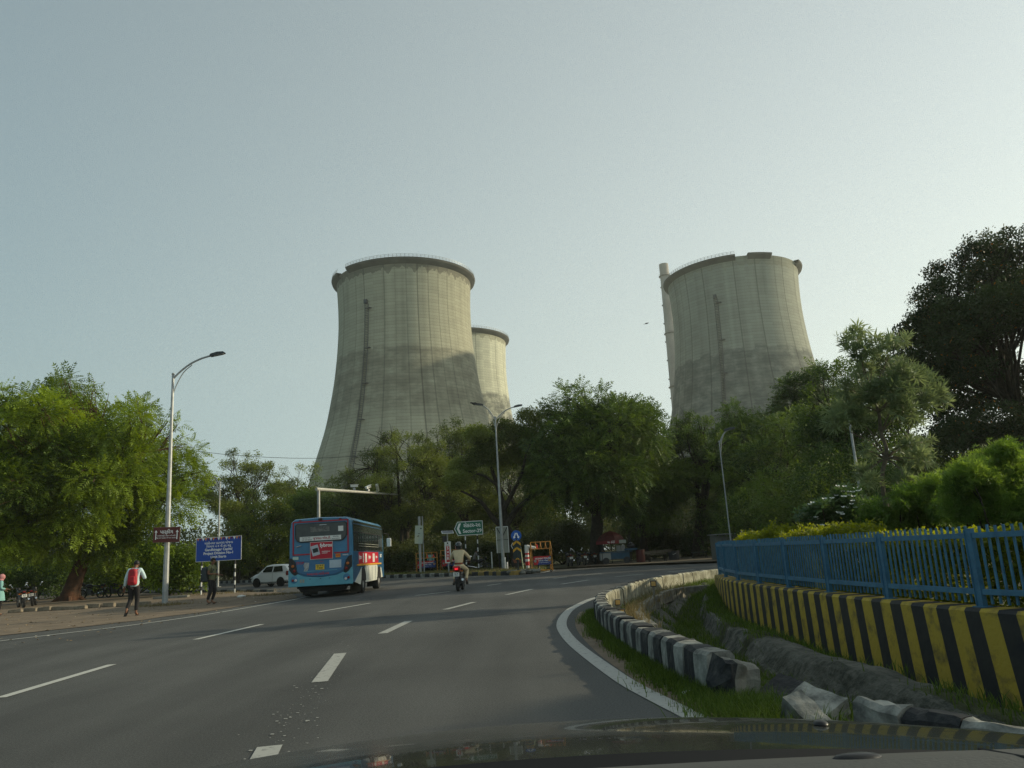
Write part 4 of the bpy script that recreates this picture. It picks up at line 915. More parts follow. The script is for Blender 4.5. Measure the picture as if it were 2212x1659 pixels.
M_glassd = mat('dark_glass', (.015, .02, .02), .08, spec=.6)
M_cable = mat('cable', (.03, .03, .03), .6)

def lamp_post(label, base, height, arms, r0=.10, r1=.05, group='street lamps'):
    t = thing('street_lamp', label, 'street lamp', base, 0, group)
    mb = MB(); mb.tube([(0, 0, 0), (0, 0, height*.4), (0, 0, height*.8), (0, 0, height)], [r0, r0*.8, r1*1.15, r1], 8); mb.ball((0, 0, height+.06), .07, 8); mb.box((0, 0, .02), (.42, .42, .04)); mb.build('pole', M_galv, t, smooth=True)
    for (dx, dy, dz, zs) in arms:
        mb = MB(); e = Vector((dx, dy, dz)); pts = [Vector((0, 0, zs)), Vector((dx*.16, dy*.16, zs+dz*.30)), Vector((dx*.42, dy*.42, zs+dz*.66)), Vector((dx*.72, dy*.72, zs+dz*.90)), Vector((dx*.97, dy*.97, zs+dz))]
        mb.tube(catmull(pts, .15), .042, 7); b = [Vector((0, 0, zs-.75)), Vector((dx*.10, dy*.10, zs-.25)), Vector((dx*.26, dy*.26, zs+dz*.28)), Vector((dx*.46, dy*.46, zs+dz*.60))]; mb.tube(catmull(b, .15), .022, 6)
        mb.tube([b[-1], Vector((dx*.45, dy*.45, zs+dz*.70))], .02, 5); mb.build('arm', M_galv, t, smooth=True)
        a = math.atan2(dy, dx); mh = Matrix.Translation(Vector((dx*1.08, dy*1.08, zs+dz+.03))) @ Matrix.Rotation(a, 4, 'Z') @ Matrix.Rotation(R(-9), 4, 'Y')
        mb = MB(); mb.prism([(-.32, -.02), (-.26, .07), (.05, .10), (.30, .06), (.36, 0), (.30, -.035), (-.28, -.045)], 'Y', -.11, .11, M=mh); h_ = mb.build('lamp_head', M_lampd, t, bevel=.015)
        mb = MB(); mb.box((.08, 0, -.045), (.4, .17, .012), M=mh); mb.build('lens', M_lens, h_)
    return t
b = g(356, 1308); Y = b.y; top = p(369, 812, Y).z; e = p(462, 768, Y)
lamp_post('tall single arm street lamp carrying the brown parking sign', (b.x, b.y, .01), top, [(e.x-b.x, 0, e.z-top+.15, top-.15)], .125, .055)
Y = 56; q = p(1087, 1215, Y); top = p(1075, 905, Y).z; e1 = p(1035, 878, Y); e2 = p(1118, 881, Y)
LAMP2 = lamp_post('double arm street lamp in front of the forked tree in the centre', (q.x, Y, .1), top, [(e1.x-q.x+.1, 0, e1.z-top+.2, top-.2), (e2.x-q.x-.1, 0, e2.z-top+.2, top-.2)], .125, .055)
Y = 62; q = p(471, 1220, Y); top = p(473, 1045, Y).z; e1 = p(432, 1018, Y)
lamp_post('thin far street lamp rising behind the blue sign', (q.x, Y, .05), top, [(e1.x-q.x, 1.0, e1.z-top+.2, top-.2)], .10, .05)
Y = 46; q = p(1577, 1155, Y); top = p(1553, 960, Y).z; e1 = p(1574, 934, Y)
lamp_post('street lamp pole standing in front of the hut beyond the fence end', (q.x, Y, .1), top, [(e1.x-q.x-.05, -.2, e1.z-top+.12, top-.1)], .05, .03)
Y = 30; q = p(1862, 1085, Y); top = p(1834, 905, Y).z
lamp_post('street lamp pole half hidden left of the slim garden tree', (q.x, Y, .1), top, [(.6, 1.8, .9, top-.2)], .085, .045)

def board(t, name, w_, h_, z, m, x=0, y=0, edge=None, th=.02):
    mb = MB()
    if edge:
        mb.box((x, y, z), (w_, th, h_)); o = mb.build(name, edge, t, bevel=.004); mb = MB(); mb.box((x, y-th*.55-.002, z), (w_-.05, .006, h_-.05)); mb.build('sign_face', m, t); return o
    mb.box((x, y, z), (w_, th, h_)); return mb.build(name, m, t, bevel=.004)
def arrow_up(t, x, y, z, h_, m, wd=.035, hd=.06):
    MB().prism([(x-wd/2, z-h_/2), (x+wd/2, z-h_/2), (x+wd/2, z+h_/2-hd*1.5), (x+hd, z+h_/2-hd*1.5), (x, z+h_/2), (x-hd, z+h_/2-hd*1.5), (x-wd/2, z+h_/2-hd*1.5)], 'Y', y-.002, y).build('arrow', m, t)
# parking sign clamped to the left lamp post
Y = b.y-.2; c = p(360, 1155, Y)
t = thing('parking_sign', 'small dark red Gujarati parking sign with two white up arrows, fixed to the lamp post', 'sign', (c.x, Y, c.z), R(6)); t.rotation_euler = (0, R(1.5), R(6))
board(t, 'board', 1.06, .62, 0, M_brown, edge=mat('sign_edge_brown', (.16, .07, .05), .6))
text('lettering', 'પાર્કીંગ', .19, M_wtext, t, TR(0, -.02, .11), bold=.004); text('lettering', '( સરકારશ્રી, વાહન અને ભારી,', .068, M_wtext, t, TR(0, -.02, -.04), bold=.001); text('lettering', 'ચીફ અને વરસાદી, સી ગામ, ખાતાના )', .062, M_wtext, t, TR(0, -.02, -.13), bold=.001)
for s in (-.42, .42): arrow_up(t, s, -.02, -.0, .38, M_wtext)
MB().box((0, .1, .12), (.26, .18, .04)).box((0, .1, -.12), (.26, .18, .04)).build('bracket', M_galv, t)
# blue limit sign
Y = 44.5; c = p(472.5, 1186, Y); w_ = 97/1670*Y*1.02; h_ = 49/1670*Y*1.02; t = thing('information_sign', 'wide blue sign reading Gandhinagar Capital on two striped posts', 'sign', (c.x, Y, .01), R(-3))
zc = c.z; board(t, 'board', w_, h_, zc, M_sblue, edge=M_wht)
for i in range(17):
    x0 = -w_/2+.04+i*(w_-.08)/17; ww = (w_-.08)/17; col = (M_orange, M_maroon, M_wtext)[i % 3]
    MB().prism([(x0, zc+h_/2-.03), (x0+ww*.96, zc+h_/2-.03), (x0+ww/2, zc+h_/2-.19)], 'Y', -.021, -.018).build('pennant', col, t)
for s, sz, z, bo in [('ગાંધીનગર પાટનગર યોજના', .175, .33, .003), ('િવભાગ નં-૧ ની હદ શરૂ', .175, .155, .003), ('Gandhinagar Capital', .195, -.03, .006), ('Project Division No-1', .195, -.23, .006), ('Limit Starts', .195, -.43, .006)]:
    text('lettering', s, sz, M_wtext, t, TR(0, -.022, zc+z), bold=bo)
def striped_post(t, x, y, z1, r=.045, n=9, z0=0, m1=None, m2=None, first=0):
    mb = MB()
    for k in range(n):
        a, b_ = z0+(z1-z0)*k/n, z0+(z1-z0)*(k+1)/n; mb.tube([(x, y, a), (x, y, b_)], r, 8, mi=(k+first) % 2, cap=False)
    return mb.build('post', [m1 or M_wht, m2 or M_blk], t, smooth=True)
striped_post(t, -w_/2+.33, .06, zc-h_/2, n=8); striped_post(t, w_/2-.38, .06, zc-h_/2, n=8)
mb = MB(); mb.tube([(-w_/2+.33, .06, zc-h_/2), (-w_/2+.33, .06, zc+h_/2-.1)], .04, 6); mb.tube([(w_/2-.38, .06, zc-h_/2), (w_/2-.38, .06, zc+h_/2-.1)], .04, 6); mb.build('frame', M_blk, t)
# camera gantry
A = p(688, 1057, 62); B_ = p(858, 1070.5, 71.5); t = thing('camera_gantry', 'traffic camera mast with long horizontal arm above the bus', 'camera mast', (A.x, A.y, .1))
L_ = Vector((B_.x-A.x, B_.y-A.y, 0)); ln = L_.length; aa = math.atan2(L_.y, L_.x); hz = A.z-.1
MB().tube([(0, 0, 0), (0, 0, hz*.5), (0, 0, hz)], [.15, .13, .12], 10).build('mast', M_galv, t, smooth=True)
Mx = Matrix.Rotation(aa, 4, 'Z'); mb = MB(); mb.tube([Mx @ Vector((-.25, 0, hz)), Mx @ Vector((ln*.55, 0, hz)), Mx @ Vector((ln, 0, hz))], [.14, .11, .06], 8); mb.build('boom', mat('pale_steel', (.42, .41, .36), .5, var=.1, scale=3), t, smooth=True)
for k, (u, rz_, tl) in enumerate([(.42, .2, 0), (.60, 1.1, -20), (.72, 1.5, 55)]):
    m_ = Mx @ TR(ln*u, 0, hz) @ Matrix.Rotation(rz_-aa, 4, 'Z'); mb = MB(); mb.tube([(0, 0, .1), (0, 0, .38)], .04, 6, M=m_); mb.box((0, 0, .22), (.22, .16, .2), M=m_); br = mb.build('camera_bracket', M_galv, t)
    m2 = m_ @ TR(0, 0, .48) @ Matrix.Rotation(R(tl), 4, 'Y'); mb = MB(); mb.box((0, 0, 0), (.62, .2, .18), M=m2); mb.box((.02, 0, .11), (.72, .26, .03), M=m2); mb.build('camera', M_wht, br, bevel=.02)
# pole with advertising banner
Y = 60; q = p(911, 1200, Y); zt = p(912, 1118, Y).z
t = thing('utility_pole', 'pole carrying a tilted pale advertising banner left of the barricades', 'pole', (q.x, Y, .1)); mb = MB(); mb.tube([(-.12, 0, 0), (-.1, 0, zt)], .1, 8); mb.tube([(.16, 0, 0), (.14, 0, zt)], .05, 6); mb.build('pole', M_galv, t, smooth=True)
c = p(905.5, 1155, Y); M_ban = mat('banner_print', (.50, .52, .38), .7, col2=(.38, .47, .44), scale=1.6)
mb = MB(); mb.box((0, 0, 0), (.60, .02, 1.36)); o = mb.build('banner', M_ban, t); o.location = (c.x-q.x, -.2, c.z-.1); o.rotation_euler = (0, R(4), R(8))
for z, w2 in ((.12, .16), (-.02, .12), (-.1, .16)): MB().box((-.02+z*.3, -.015, z-.05), (w2, .006, .035)).build('lettering', M_blk, o)
MB().box((.14, -.015, .46), (.1, .006, .1)).build('emblem', M_chk, o)
# solar signal
Y = 56; q = p(968, 1200, Y); t = thing('solar_signal', 'solar panel warning signal post with tall red and white sponsor board', 'signal', (q.x, Y, .1)); zt = p(968, 1152, Y).z-.1; zb = p(968, 1193, Y).z-.1
MB().tube([(0, 0, 0), (0, 0, zt)], .05, 8).build('pole', M_galv, t, smooth=True)
mb = MB(); mb.box((.0, 0, 0), (.84, .55, .04)); o = mb.build('panel_frame', M_wht, t, bevel=.008); o.location = (.02, 0, zt+.08); o.rotation_euler = (R(22), 0, R(12)); MB().box((0, 0, .024), (.76, .47, .01)).build('solar_cells', mat('solar_cell', (.10, .11, .13), .3), o)
MB().box((-.2, -.02, zt-.38), (.3, .2, .42)).build('signal_head', M_blk, t, bevel=.02)
board(t, 'board', .44, 1.5, zb, M_wht, y=-.07); MB().box((0, -.084, zb-.13), (.24, .006, 1.1)).build('red_strip', M_red, t, bevel=.05)
for k, ch in enumerate('SunR'): text('lettering', ch, .27, M_wtext, t, TR(0, -.089, zb+.28-k*.24), bold=.006)
MB().box((0, -.084, zb+.5), (.26, .006, .03)).build('caption', M_blk, t); MB().lathe([(0, -.086), (.06, -.086), (.06, -.08)], 12, c=(0, 0, zb+.63), axis='Y').build('emblem', M_blk, t)
# green direction sign
Y = 58; k_ = Y/1670*1.0; c = p(1012, 1141, Y); t = thing('direction_sign', 'green arrow shaped direction sign reading Sector-29', 'sign', (c.x, Y, .1), R(2)); zc = c.z-.1
w_, h_ = 60*k_*1.02, 29.5*k_; out_ = [(-w_/2, zc), (-w_/2+.26, zc+h_/2), (w_/2, zc+h_/2), (w_/2, zc-h_/2), (-w_/2+.26, zc-h_/2)]
MB().prism(out_, 'Y', 0, .03).build('board', M_wht, t)
in_ = [(-w_/2+.06, zc), (-w_/2+.285, zc+h_/2-.05), (w_/2-.05, zc+h_/2-.05), (w_/2-.05, zc-h_/2+.05), (-w_/2+.285, zc-h_/2+.05)]
MB().prism(in_, 'Y', -.006, -.002).build('sign_face', M_sgreen, t)
MB().prism([(-w_/2+.2, zc), (-w_/2+.36, zc+.38), (-w_/2+.52, zc+.38), (-w_/2+.37, zc), (-w_/2+.52, zc-.38), (-w_/2+.36, zc-.38)], 'Y', -.012, -.008).build('arrow', M_wtext, t)
text('lettering', 'સેકટર-૨૯', .36, M_wtext, t, TR(.27, -.012, zc+.2), bold=.008); text('lettering', 'Sector-29', .35, M_wtext, t, TR(.27, -.012, zc-.21), bold=.008)
striped_post(t, -.27, .06, zc+.3, .045, 12); striped_post(t, .62, .06, zc+.3, .045, 12, first=1)
# back of a tall signboard
Y = 57; c = p(1085.5, 1166, Y); t = thing('signboard', 'back of a tall narrow framed signboard behind the double lamp post', 'signboard', (c.x, Y, .1), R(-4)); zc = c.z-.1; w_, h_ = 25*Y/1670, 54*Y/1670
board(t, 'board', w_, h_, zc, M_signback); mb = MB()
for x in (-w_/2, w_/2): mb.box((x, -.03, zc), (.05, .05, h_))
mb.box((0, -.03, zc+h_/2), (w_, .05, .05)); mb.build('edge_frame', M_wht, t)
mb = MB(); mb.tube([(-w_/2+.05, -.05, zc+h_/2-.05), (-.03, -.06, zc+.25)], .03, 5); mb.tube([(w_/2-.05, -.05, zc+h_/2-.05), (.03, -.06, zc+.25)], .03, 5); mb.box((0, -.04, zc), (w_, .03, .03)); mb.box((0, -.04, zc), (.05, .03, h_)); mb.build('brace', M_blk, t)
for x in (-.32, .32): MB().tube([(x, .04, 0), (x, .04, zc)], .04, 6).build('post', M_blk, t)
# keep either side sign and chevron marker on a heap of stones
Y = 47; c = p(1115, 1157, Y); t = thing('chevron_marker', 'blue round two arrow sign above a yellow and black chevron board', 'sign', (c.x, Y, .1)); zc = c.z-.1; bz = p(1115.5, 1188, Y).z-.1
MB().tube([(0, .03, 0), (0, .03, zc)], .05, 8).build('pole', M_chk, t, smooth=True)
MB().lathe([(0, .012), (.31, .012), (.31, -.008), (0, -.008)], 32, c=(0, 0, zc), axis='Y').build('round_sign', M_srblue, t)
for s in (-1, 1):
    M2 = TR(s*.09, -.012, zc-.0) @ Matrix.Rotation(R(-s*20), 4, 'Y'); MB().prism([(-.035, .17), (.035, .17), (.035, -.07), (.08, -.07), (0, -.19), (-.08, -.07), (-.035, -.07)], 'Y', -.003, 0, M=M2).build('arrow', M_wtext, t)
MB().box((0, -.0, bz), (.48, .02, 1.12)).build('chevron_board', M_chk, t, bevel=.004)
for z in (.36, -.02, -.40):
    pl = [(-.235, bz+z-.13), (0, bz+z+.1), (.235, bz+z-.13), (.235, bz+z+.02), (0, bz+z+.2), (-.235, bz+z+.02)] if z > -.3 else [(-.14, bz-.555), (.14, bz-.555), (0, bz-.44)]
    if z > -.3: pl = [(-.235, bz+z-.12), (0, bz+z+.07), (.235, bz+z-.12), (.235, bz+z+.04), (0, bz+z+.2), (-.235, bz+z+.04)]
    MB().prism(pl, 'Y', -.016, -.011).build('chevron', M_chy, t)
for (x, y, z, s) in [(-.1, .2, -.05, .5), (.35, .1, -.06, .4), (-.4, -.1, -.08, .35)]:
    pass
rr = random.Random(12)
mb = MB()
for i in range(26): mb.ball((rr.gauss(0, .45), rr.gauss(0, .3), .02+rr.uniform(0, .12)), (rr.uniform(.1, .24), rr.uniform(.1, .2), rr.uniform(.07, .15)), 8)
o = mb.build('rubble_heap', mat('rubble', (.22, .21, .18), .95, col2=(.10, .10, .08), scale=4, bump=1.0, bscale=16)); o.location = (c.x+.3, Y, .08); tag(o, 'grey rubble heap around the foot of the chevron marker', 'rubble', kind='stuff')
q = p(1125, 1190, 50); t = thing('signpost', 'pale green leaning pole just right of the chevron board', 'pole', (q.x, 50, .1)); MB().tube([(.1, 0, 0), (-.05, 0, 1.9)], .045, 6).build('pole', mat('pale_green_paint', (.30, .36, .22), .6), t)
q = p(1107, 1179, 51); t = thing('hexagonal_sign', 'white edged hexagonal sign seen edge on left of the chevron board', 'sign', (q.x+.2, 51, .1)); zz = q.z-.1
MB().prism([(-.3, zz), (-.1, zz+.38), (.2, zz+.38), (.2, zz-.38), (-.1, zz-.38)], 'Y', 0, .02).build('board', M_wht, t); MB().prism([(-.26, zz), (-.08, zz+.34), (.2, zz+.34), (.2, zz-.34), (-.08, zz-.34)], 'Y', -.006, -.002).build('sign_face', M_chk, t); MB().tube([(.08, .05, 0), (.08, .05, zz)], .03, 6).build('post', M_blk, t)
# red and white bollard
q = p(1138.5, 1200, 50.5); t = thing('bollard', 'thick red and white ringed bollard with a white cone lying across its top', 'bollard', (q.x, 50.5, .1)); mb = MB(); zs = [0, .25, .40, .52, .66, .78, .92, 1.28]; zo = p(1138.5, 1177, 50.5).z-.1
for k in range(7): mb.lathe([(.13, zo-1.28+zs[k]), (.13, zo-1.28+zs[k+1])], 14, mi=(k+1) % 2 if k < 6 else 0)
mb.lathe([(.13, zo), (0, zo)], 14); mb.lathe([(.1, 0), (.1, max(.05, zo-1.28))], 10, mi=0); mb.build('post', [M_wht, M_red], t, smooth=True)
MB().tube([(.02, -.02, zo-.08), (.55, -.1, zo-.25)], [.09, .12], 10).build('cone', M_wht, t, smooth=True)
# black and orange kerb barrier
q = p(1137, 1210, 51.5); t = thing('crash_barrier', 'low barrier with slanting black and brick red stripes behind the barricade', 'barrier', (q.x, 51.5, .1)); mb = MB()
zb = q.z-.1; M_brick = mat('brick_red_paint', (.22, .07, .035), .7)
for k in range(9): x = -.8+k*.19; mb.add([(x, 0, zb-.14), (x+.19, 0, zb-.14), (x+.09, 0, zb+.14), (x-.1, 0, zb+.14), (x, .08, zb-.14), (x+.19, .08, zb-.14), (x+.09, .08, zb+.14), (x-.1, .08, zb+.14)], [(0, 1, 2, 3), (7, 6, 5, 4), (3, 2, 6, 7), (0, 4, 5, 1), (0, 3, 7, 4), (1, 5, 6, 2)], k % 2)
mb.build('rail', [M_brick, M_blk], t, recalc=False); MB().box((.15, .05, .12), (.4, .25, .26)).build('foot', M_conc, t, bevel=.02)
for x in (-.7, .75): MB().box((x, .1, zb/2), (.08, .08, zb)).build('post', M_blk, t)
# police barricades
def barricade(label, loc, rz, w_=1.38, d_=.72, h_=1.78, roof=.42, flip=1, flags=1):
    t = thing('police_barricade', label, 'barricade', loc, rz, 'yellow police barricades'); hw, hd = w_/2, d_/2; hb = h_-roof; r = .026
    mb = MB()
    for x in (-hw, hw):
        for y in (-hd, hd): mb.tube([(x, y, .08), (x, y, hb)], r, 6)
        mb.tube([(x, -hd, hb), (x, 0, h_), (x, hd, hb)], r, 6); mb.tube([(x, -hd, .12), (x, hd, .12)], r, 6); mb.tube([(x, -hd, .45), (x, hd, .45)], r*.8, 6); mb.tube([(x, -hd, hb*.68), (x, hd, hb*.68)], r*.8, 6); mb.tube([(x, -hd, hb), (x, hd, hb)], r*.8, 6)
    for y in (-hd, hd):
        for z in (.12, hb): mb.tube([(-hw, y, z), (hw, y, z)], r*1.15, 6)
    mb.tube([(-hw, 0, h_), (hw, 0, h_)], r*1.1, 6)
    for k in (1, 2, 3):
        x = -hw+w_*k/4
        for s in (-1, 1): mb.tube([(x, s*hd, hb), (x, 0, h_)], r*.7, 5)
    mb.build('frame', M_bary, t)
    z0, z1 = .46, .98; MB().box((0, -hd-.02, (z0+z1)/2), (w_*.86, .015, z1-z0)).build('banner', mat('police_blue', (.025, .05, .20), .5), t)
    MB().prism([(-w_*.43, z0), (-w_*.25, z0), (-w_*.12, (z0+z1)/2+.03), (w_*.30, z1-.12), (w_*.40, z1), (-w_*.43, z1)], 'Y', -hd-.033, -hd-.029).build('banner_red', M_red, t)
    text('lettering', 'GUJARAT POLICE', .125, M_wtext, t, TR(.05, -hd-.037, z1-.14), bold=.003); text('lettering', 'ગાંધીનગર, જિલ્લા', .095, M_wtext, t, TR(.05, -hd-.037, z1-.28), bold=.002); text('lettering', 'www.police.gujarat.gov.in', .062, M_wtext, t, TR(.08, -hd-.037, z1-.39))
    MB().lathe([(0, -hd-.04), (.085, -hd-.04), (.085, -hd-.034)], 16, c=(-w_*.35, 0, z0+.24), axis='Y').build('emblem', M_signback, t); MB().lathe([(.05, -hd-.04), (.085, -hd-.04), (.085, -hd-.034)], 6, c=(w_*.36, 0, z0+.27), axis='Y').build('emblem', M_chy, t)
    for k in range(flags):
        x = -.45+.5*k if flags > 1 else -.25; MB().lathe([(.1, hb+.02), (.02, hb+.3)], 8, c=(x, -hd*.5, 0)).build('warning_light', M_redlight, t)
    for x in (-hw+.1, hw-.1): MB().lathe([(.02, -.03), (.08, -.03), (.08, .03), (.02, .03)], 12, c=(x, -hd, .08), axis='Y').build('castor', M_blk, t)
    return t
def place(x, y, Y, z=.1): q = p(x, y, Y); return (q.x, Y, z)
barricade('yellow police barricade at the road edge right of the chevron marker', place(1169, 1205, 49.7, 0.0), R(6), 1.25, .75, 1.85)
barricade('leftmost yellow police barricade with three red warning lights', place(922, 1212, 63), R(4), 1.65, .9, 1.62, flags=3)
barricade('yellow police barricade behind the motorcyclist and the solar signal', place(976, 1210, 66), R(-3), 1.8, .9, 1.75)
# small marker posts
for (x, y0_, Y, lb) in [(1062, 1200, 60, 'thin white marker post standing in the grass right of the green sign'), (1091, 1212, 54, 'short white post beside the foot of the double lamp post'), (1113-17, 1222, 53, 'low stub post near the far kerb')]:
    q = p(x, y0_, Y); t = thing('marker_post', lb, 'post', (q.x, Y, .1)); MB().tube([(0, 0, 0), (0, 0, max(.35, p(x, y0_-8, Y).z-.1))], .05, 6).build('post', M_wht, t)
# row of kerb stones on the verge
mb = MB(); mb.box((0, 0, .085), (.56, .24, .17), tx=.93, ty=.85); st = mb.build('kerb_stone', M_stone2, bevel=.03); first = True
for i, (cx_, cy_) in enumerate([(185, 1212), (375, 1196), (543, 1192), (700, 1182), (838, 1175), (975, 1170), (1130, 1154), (1315, 1142), (1495, 1138), (1728, 1132)]):
    q = g(cx_*.3316/1.8517, (2050+cy_*.3316)/1.8517); o = st if first else st.copy()
    if not first: COL.objects.link(o)
    first = False; o.location = (q.x, q.y, .005); o.rotation_euler = (R(random.uniform(-3, 3)), R(random.uniform(-4, 4)), R(random.uniform(-8, 12))); o.scale = (random.uniform(.9, 1.1), 1, random.uniform(.85, 1.1))
    o['label'] = ['stone block by the partly visible woman, leftmost of the row', 'stone block under the left pair of motorcycles, second from left', 'third stone block from the left', 'fourth stone block from the left, below the tree roots', 'fifth stone block from the left, in front of the reddish trunk', 'sixth stone block from the left', 'stone block in front of the side on motorcycle', 'stone block just left of the person with the red backpack', 'stone block behind the legs of the person with the red backpack', 'rightmost stone block, nearest the tall lamp post'][i]
    o['category'] = 'kerb stone'; o['group'] = 'loose kerb stones along the verge'
q = g(600, 1277); mb = MB(); mb.box((0, 0, .06), (1.8, .3, .12)); o = mb.build('concrete_slab', M_conc, bevel=.02); q = g(432, 1289); o.location = (q.x-1.5, q.y, .01); tag(o, 'flat pale slab lying at the left post of the blue sign', 'slab')
# plastic bag litter
for (x, y, s, lb) in [(522, 1291, .18, 'crumpled white plastic bag beside the blue sign'), (1486, 1500, .05, 'crumpled white wrapper in the grass by the edge line'), (1590, 1470, .04, 'small pale scrap at the kerb gap')]:
    q = g(x, y); mb = MB(); mb.ball((0, 0, 0), (s, s*.6, s*.35), 10); o = mb.build('plastic_bag', M_wht)
    for v_ in o.data.vertices: v_.co *= 1+.5*mn.noise(v_.co*12/s*.1+Vector((x, 0, 0)))
    o.location = (q.x, q.y, s*.3); tag(o, lb, 'litter')
# overhead cable
pts = [p(393, 970, 95), p(480, 981, 96), p(580, 988, 97), p(681, 990, 98), p(768, 985, 99), p(850, 975, 100)]
tag(MB().tube(catmull(pts, 2), .035, 4).build('overhead_cable', M_cable, recalc=False), 'thin sagging overhead cable crossing before the left cooling tower', 'cable')
# birds
def bird(label, loc, rz, s, fly):
    t = thing('bird', label, 'bird', loc, rz); mb = MB(); mb.tube([(-.28*s, 0, -.03*s), (-.12*s, 0, 0), (.05*s, 0, .03*s), (.14*s, 0, .08*s), (.2*s, 0, .1*s), (.27*s, 0, .09*s)], [.01*s, .06*s, .075*s, .045*s, .042*s, .005*s], 8); mb.build('body', M_blk, t, smooth=True)
    for q in (-1, 1):
        if fly: MB().prism([(-.1*s, .04*s*q), (.08*s, .04*s*q), (.04*s, .25*s*q), (-.1*s, .42*s*q), (-.08*s, .2*s*q)], 'Z', 0, .01*s).build('wing', M_blk, t)
        else:
            MB().prism([(-.26*s, .0), (-.1*s, .08*s), (.06*s, .06*s), (0, -.03*s)], 'Y', .055*s*q, .065*s*q).build('wing', M_blk, t); MB().tube([(0, .03*s*q, -.05*s), (.01*s, .03*s*q, -.13*s)], .008*s, 4).build('leg', M_blk, t)
e1 = p(1027, 873, 56); bird('dark bird perched on the left head of the double street lamp', (e1.x-.1, 56, e1.z+.02), R(160), 1.25, False)
q = p(1397, 699, 80); bird('tiny bird flying in the sky left of the chimney', q, R(40), 1.0, True)

# ---- tea cart under the big umbrella
Y = 58; c = p(1325, 1200, Y); M_umb = mat('umbrella_red_shaded', (.07, .010, .008), .7, var=.2, scale=2); M_cw = mat('cart_white', (.30, .30, .28), .6); M_cb = mat('cart_blue', (.02, .07, .12), .5, var=.2, scale=3)  # umbrella red darkened in the colour to stand for deep tree shade
t = thing('tea_cart', 'blue and white street food cart under the tree right of the motorcycles', 'food cart', (c.x+.15, Y, .1))
zc = .85; MB().box((-.75, 0, .52), (.75, .8, .5)).build('side_panel', M_cw, t, bevel=.01); MB().box((.3, 0, .55), (1.35, .8, .45)).build('cabinet', M_cb, t, bevel=.01); MB().box((.05, 0, .82), (2.3, .95, .06)).build('counter', M_cb, t, bevel=.01)
MB().box((1.1, -.3, .95), (.9, .5, .14)).build('tray', M_cb, t, bevel=.02)
for x in (-.75, .75): MB().lathe([(.03, -.04), (.24, -.04), (.24, .04), (.03, .04)], 16, c=(x, -.42, .22), axis='Y').build('wheel', M_blk, t)
for x in (-1.0, 1.1):
    for y in (-.4, .4): MB().tube([(x, y, 0), (x, y, 2.0)], .025, 5).build('post', M_blk, t)
MB().box((.05, 0, .28), (2.2, .8, .05)).build('shelf', M_blk, t)
t2 = thing('box', 'pale square box standing on the cart counter', 'box', (c.x+.55, Y-.1, .95+.1-.15)); MB().box((0, 0, .27), (.62, .4, .42)).build('carton', M_cw, t2, bevel=.02); MB().box((0, -.205, .27), (.02, .01, .42)).build('seam', M_blk, t2)
t2 = thing('bag', 'black bag at the right end of the cart', 'bag', (c.x+1.3, Y-.2, 1.12)); MB().ball((0, 0, .18), (.3, .18, .2), 12).build('body', M_blk, t2, smooth=True); MB().tube([(-.15, 0, .33), (0, 0, .45), (.15, 0, .33)], .015, 5).build('handle', M_wht, t2)
t2 = thing('drum', 'dark red barrel beside the cart', 'barrel', (c.x+1.95, Y-.2, .1)); MB().lathe([(0, 0), (.32, 0), (.33, .3), (.33, .31), (.32, .6), (.32, .9), (0, .9)], 20).build('barrel', mat('drum_red', (.08, .012, .01), .5), t2, smooth=True); MB().lathe([(.325, .88), (.34, .9), (.325, .92)], 20).build('rim', M_blk, t2)
t2 = thing('market_umbrella', 'large red umbrella, its reds darkened for tree shade, with printed valance shading the tea cart', 'umbrella', (c.x-.1, Y+.1, .1)); zt = p(1325, 1146, Y).z-.1; ze = p(1325, 1168, Y).z-.1
mb = MB(); n = 8
for k in range(n):
    a0, a1 = 2*math.pi*k/n+.2, 2*math.pi*(k+1)/n+.2; rr0 = 1.12
    for (ra, za, rb, zb) in [(0, zt, .45, zt-.14), (.45, zt-.14, .85, zt-.38), (.85, zt-.38, rr0, ze)]: mb.add([(ra*math.cos(a0), ra*math.sin(a0), za), (rb*math.cos(a0), rb*math.sin(a0), zb), (rb*math.cos(a1), rb*math.sin(a1), zb), (ra*math.cos(a1), ra*math.sin(a1), za)], [(0, 1, 2, 3)])
mb.build('canopy', M_umb, t2, recalc=False); mb = MB()
for k in range(n):
    a0, a1 = 2*math.pi*k/n+.2, 2*math.pi*(k+1)/n+.2; mb.add([(1.12*math.cos(a0), 1.12*math.sin(a0), ze), (1.14*math.cos(a0), 1.14*math.sin(a0), ze-.22), (1.14*math.cos(a1), 1.14*math.sin(a1), ze-.22), (1.12*math.cos(a1), 1.12*math.sin(a1), ze)], [(0, 1, 2, 3)])
mb.build('valance', mat('valance_red_shaded', (.16, .012, .014), .6), t2, recalc=False); MB().tube([(0, 0, 0), (0, 0, zt)], .025, 6).build('pole', M_blk, t2); text('lettering', 'ચા કોફી', .2, M_wtext, t2, TR(-.1, -1.16, ze-.11)); MB().box((.75, -.95, ze-.1), (.5, .02, .24)).build('price_board', M_signback, t2)  # valance has its own red, darkened for the same tree shade
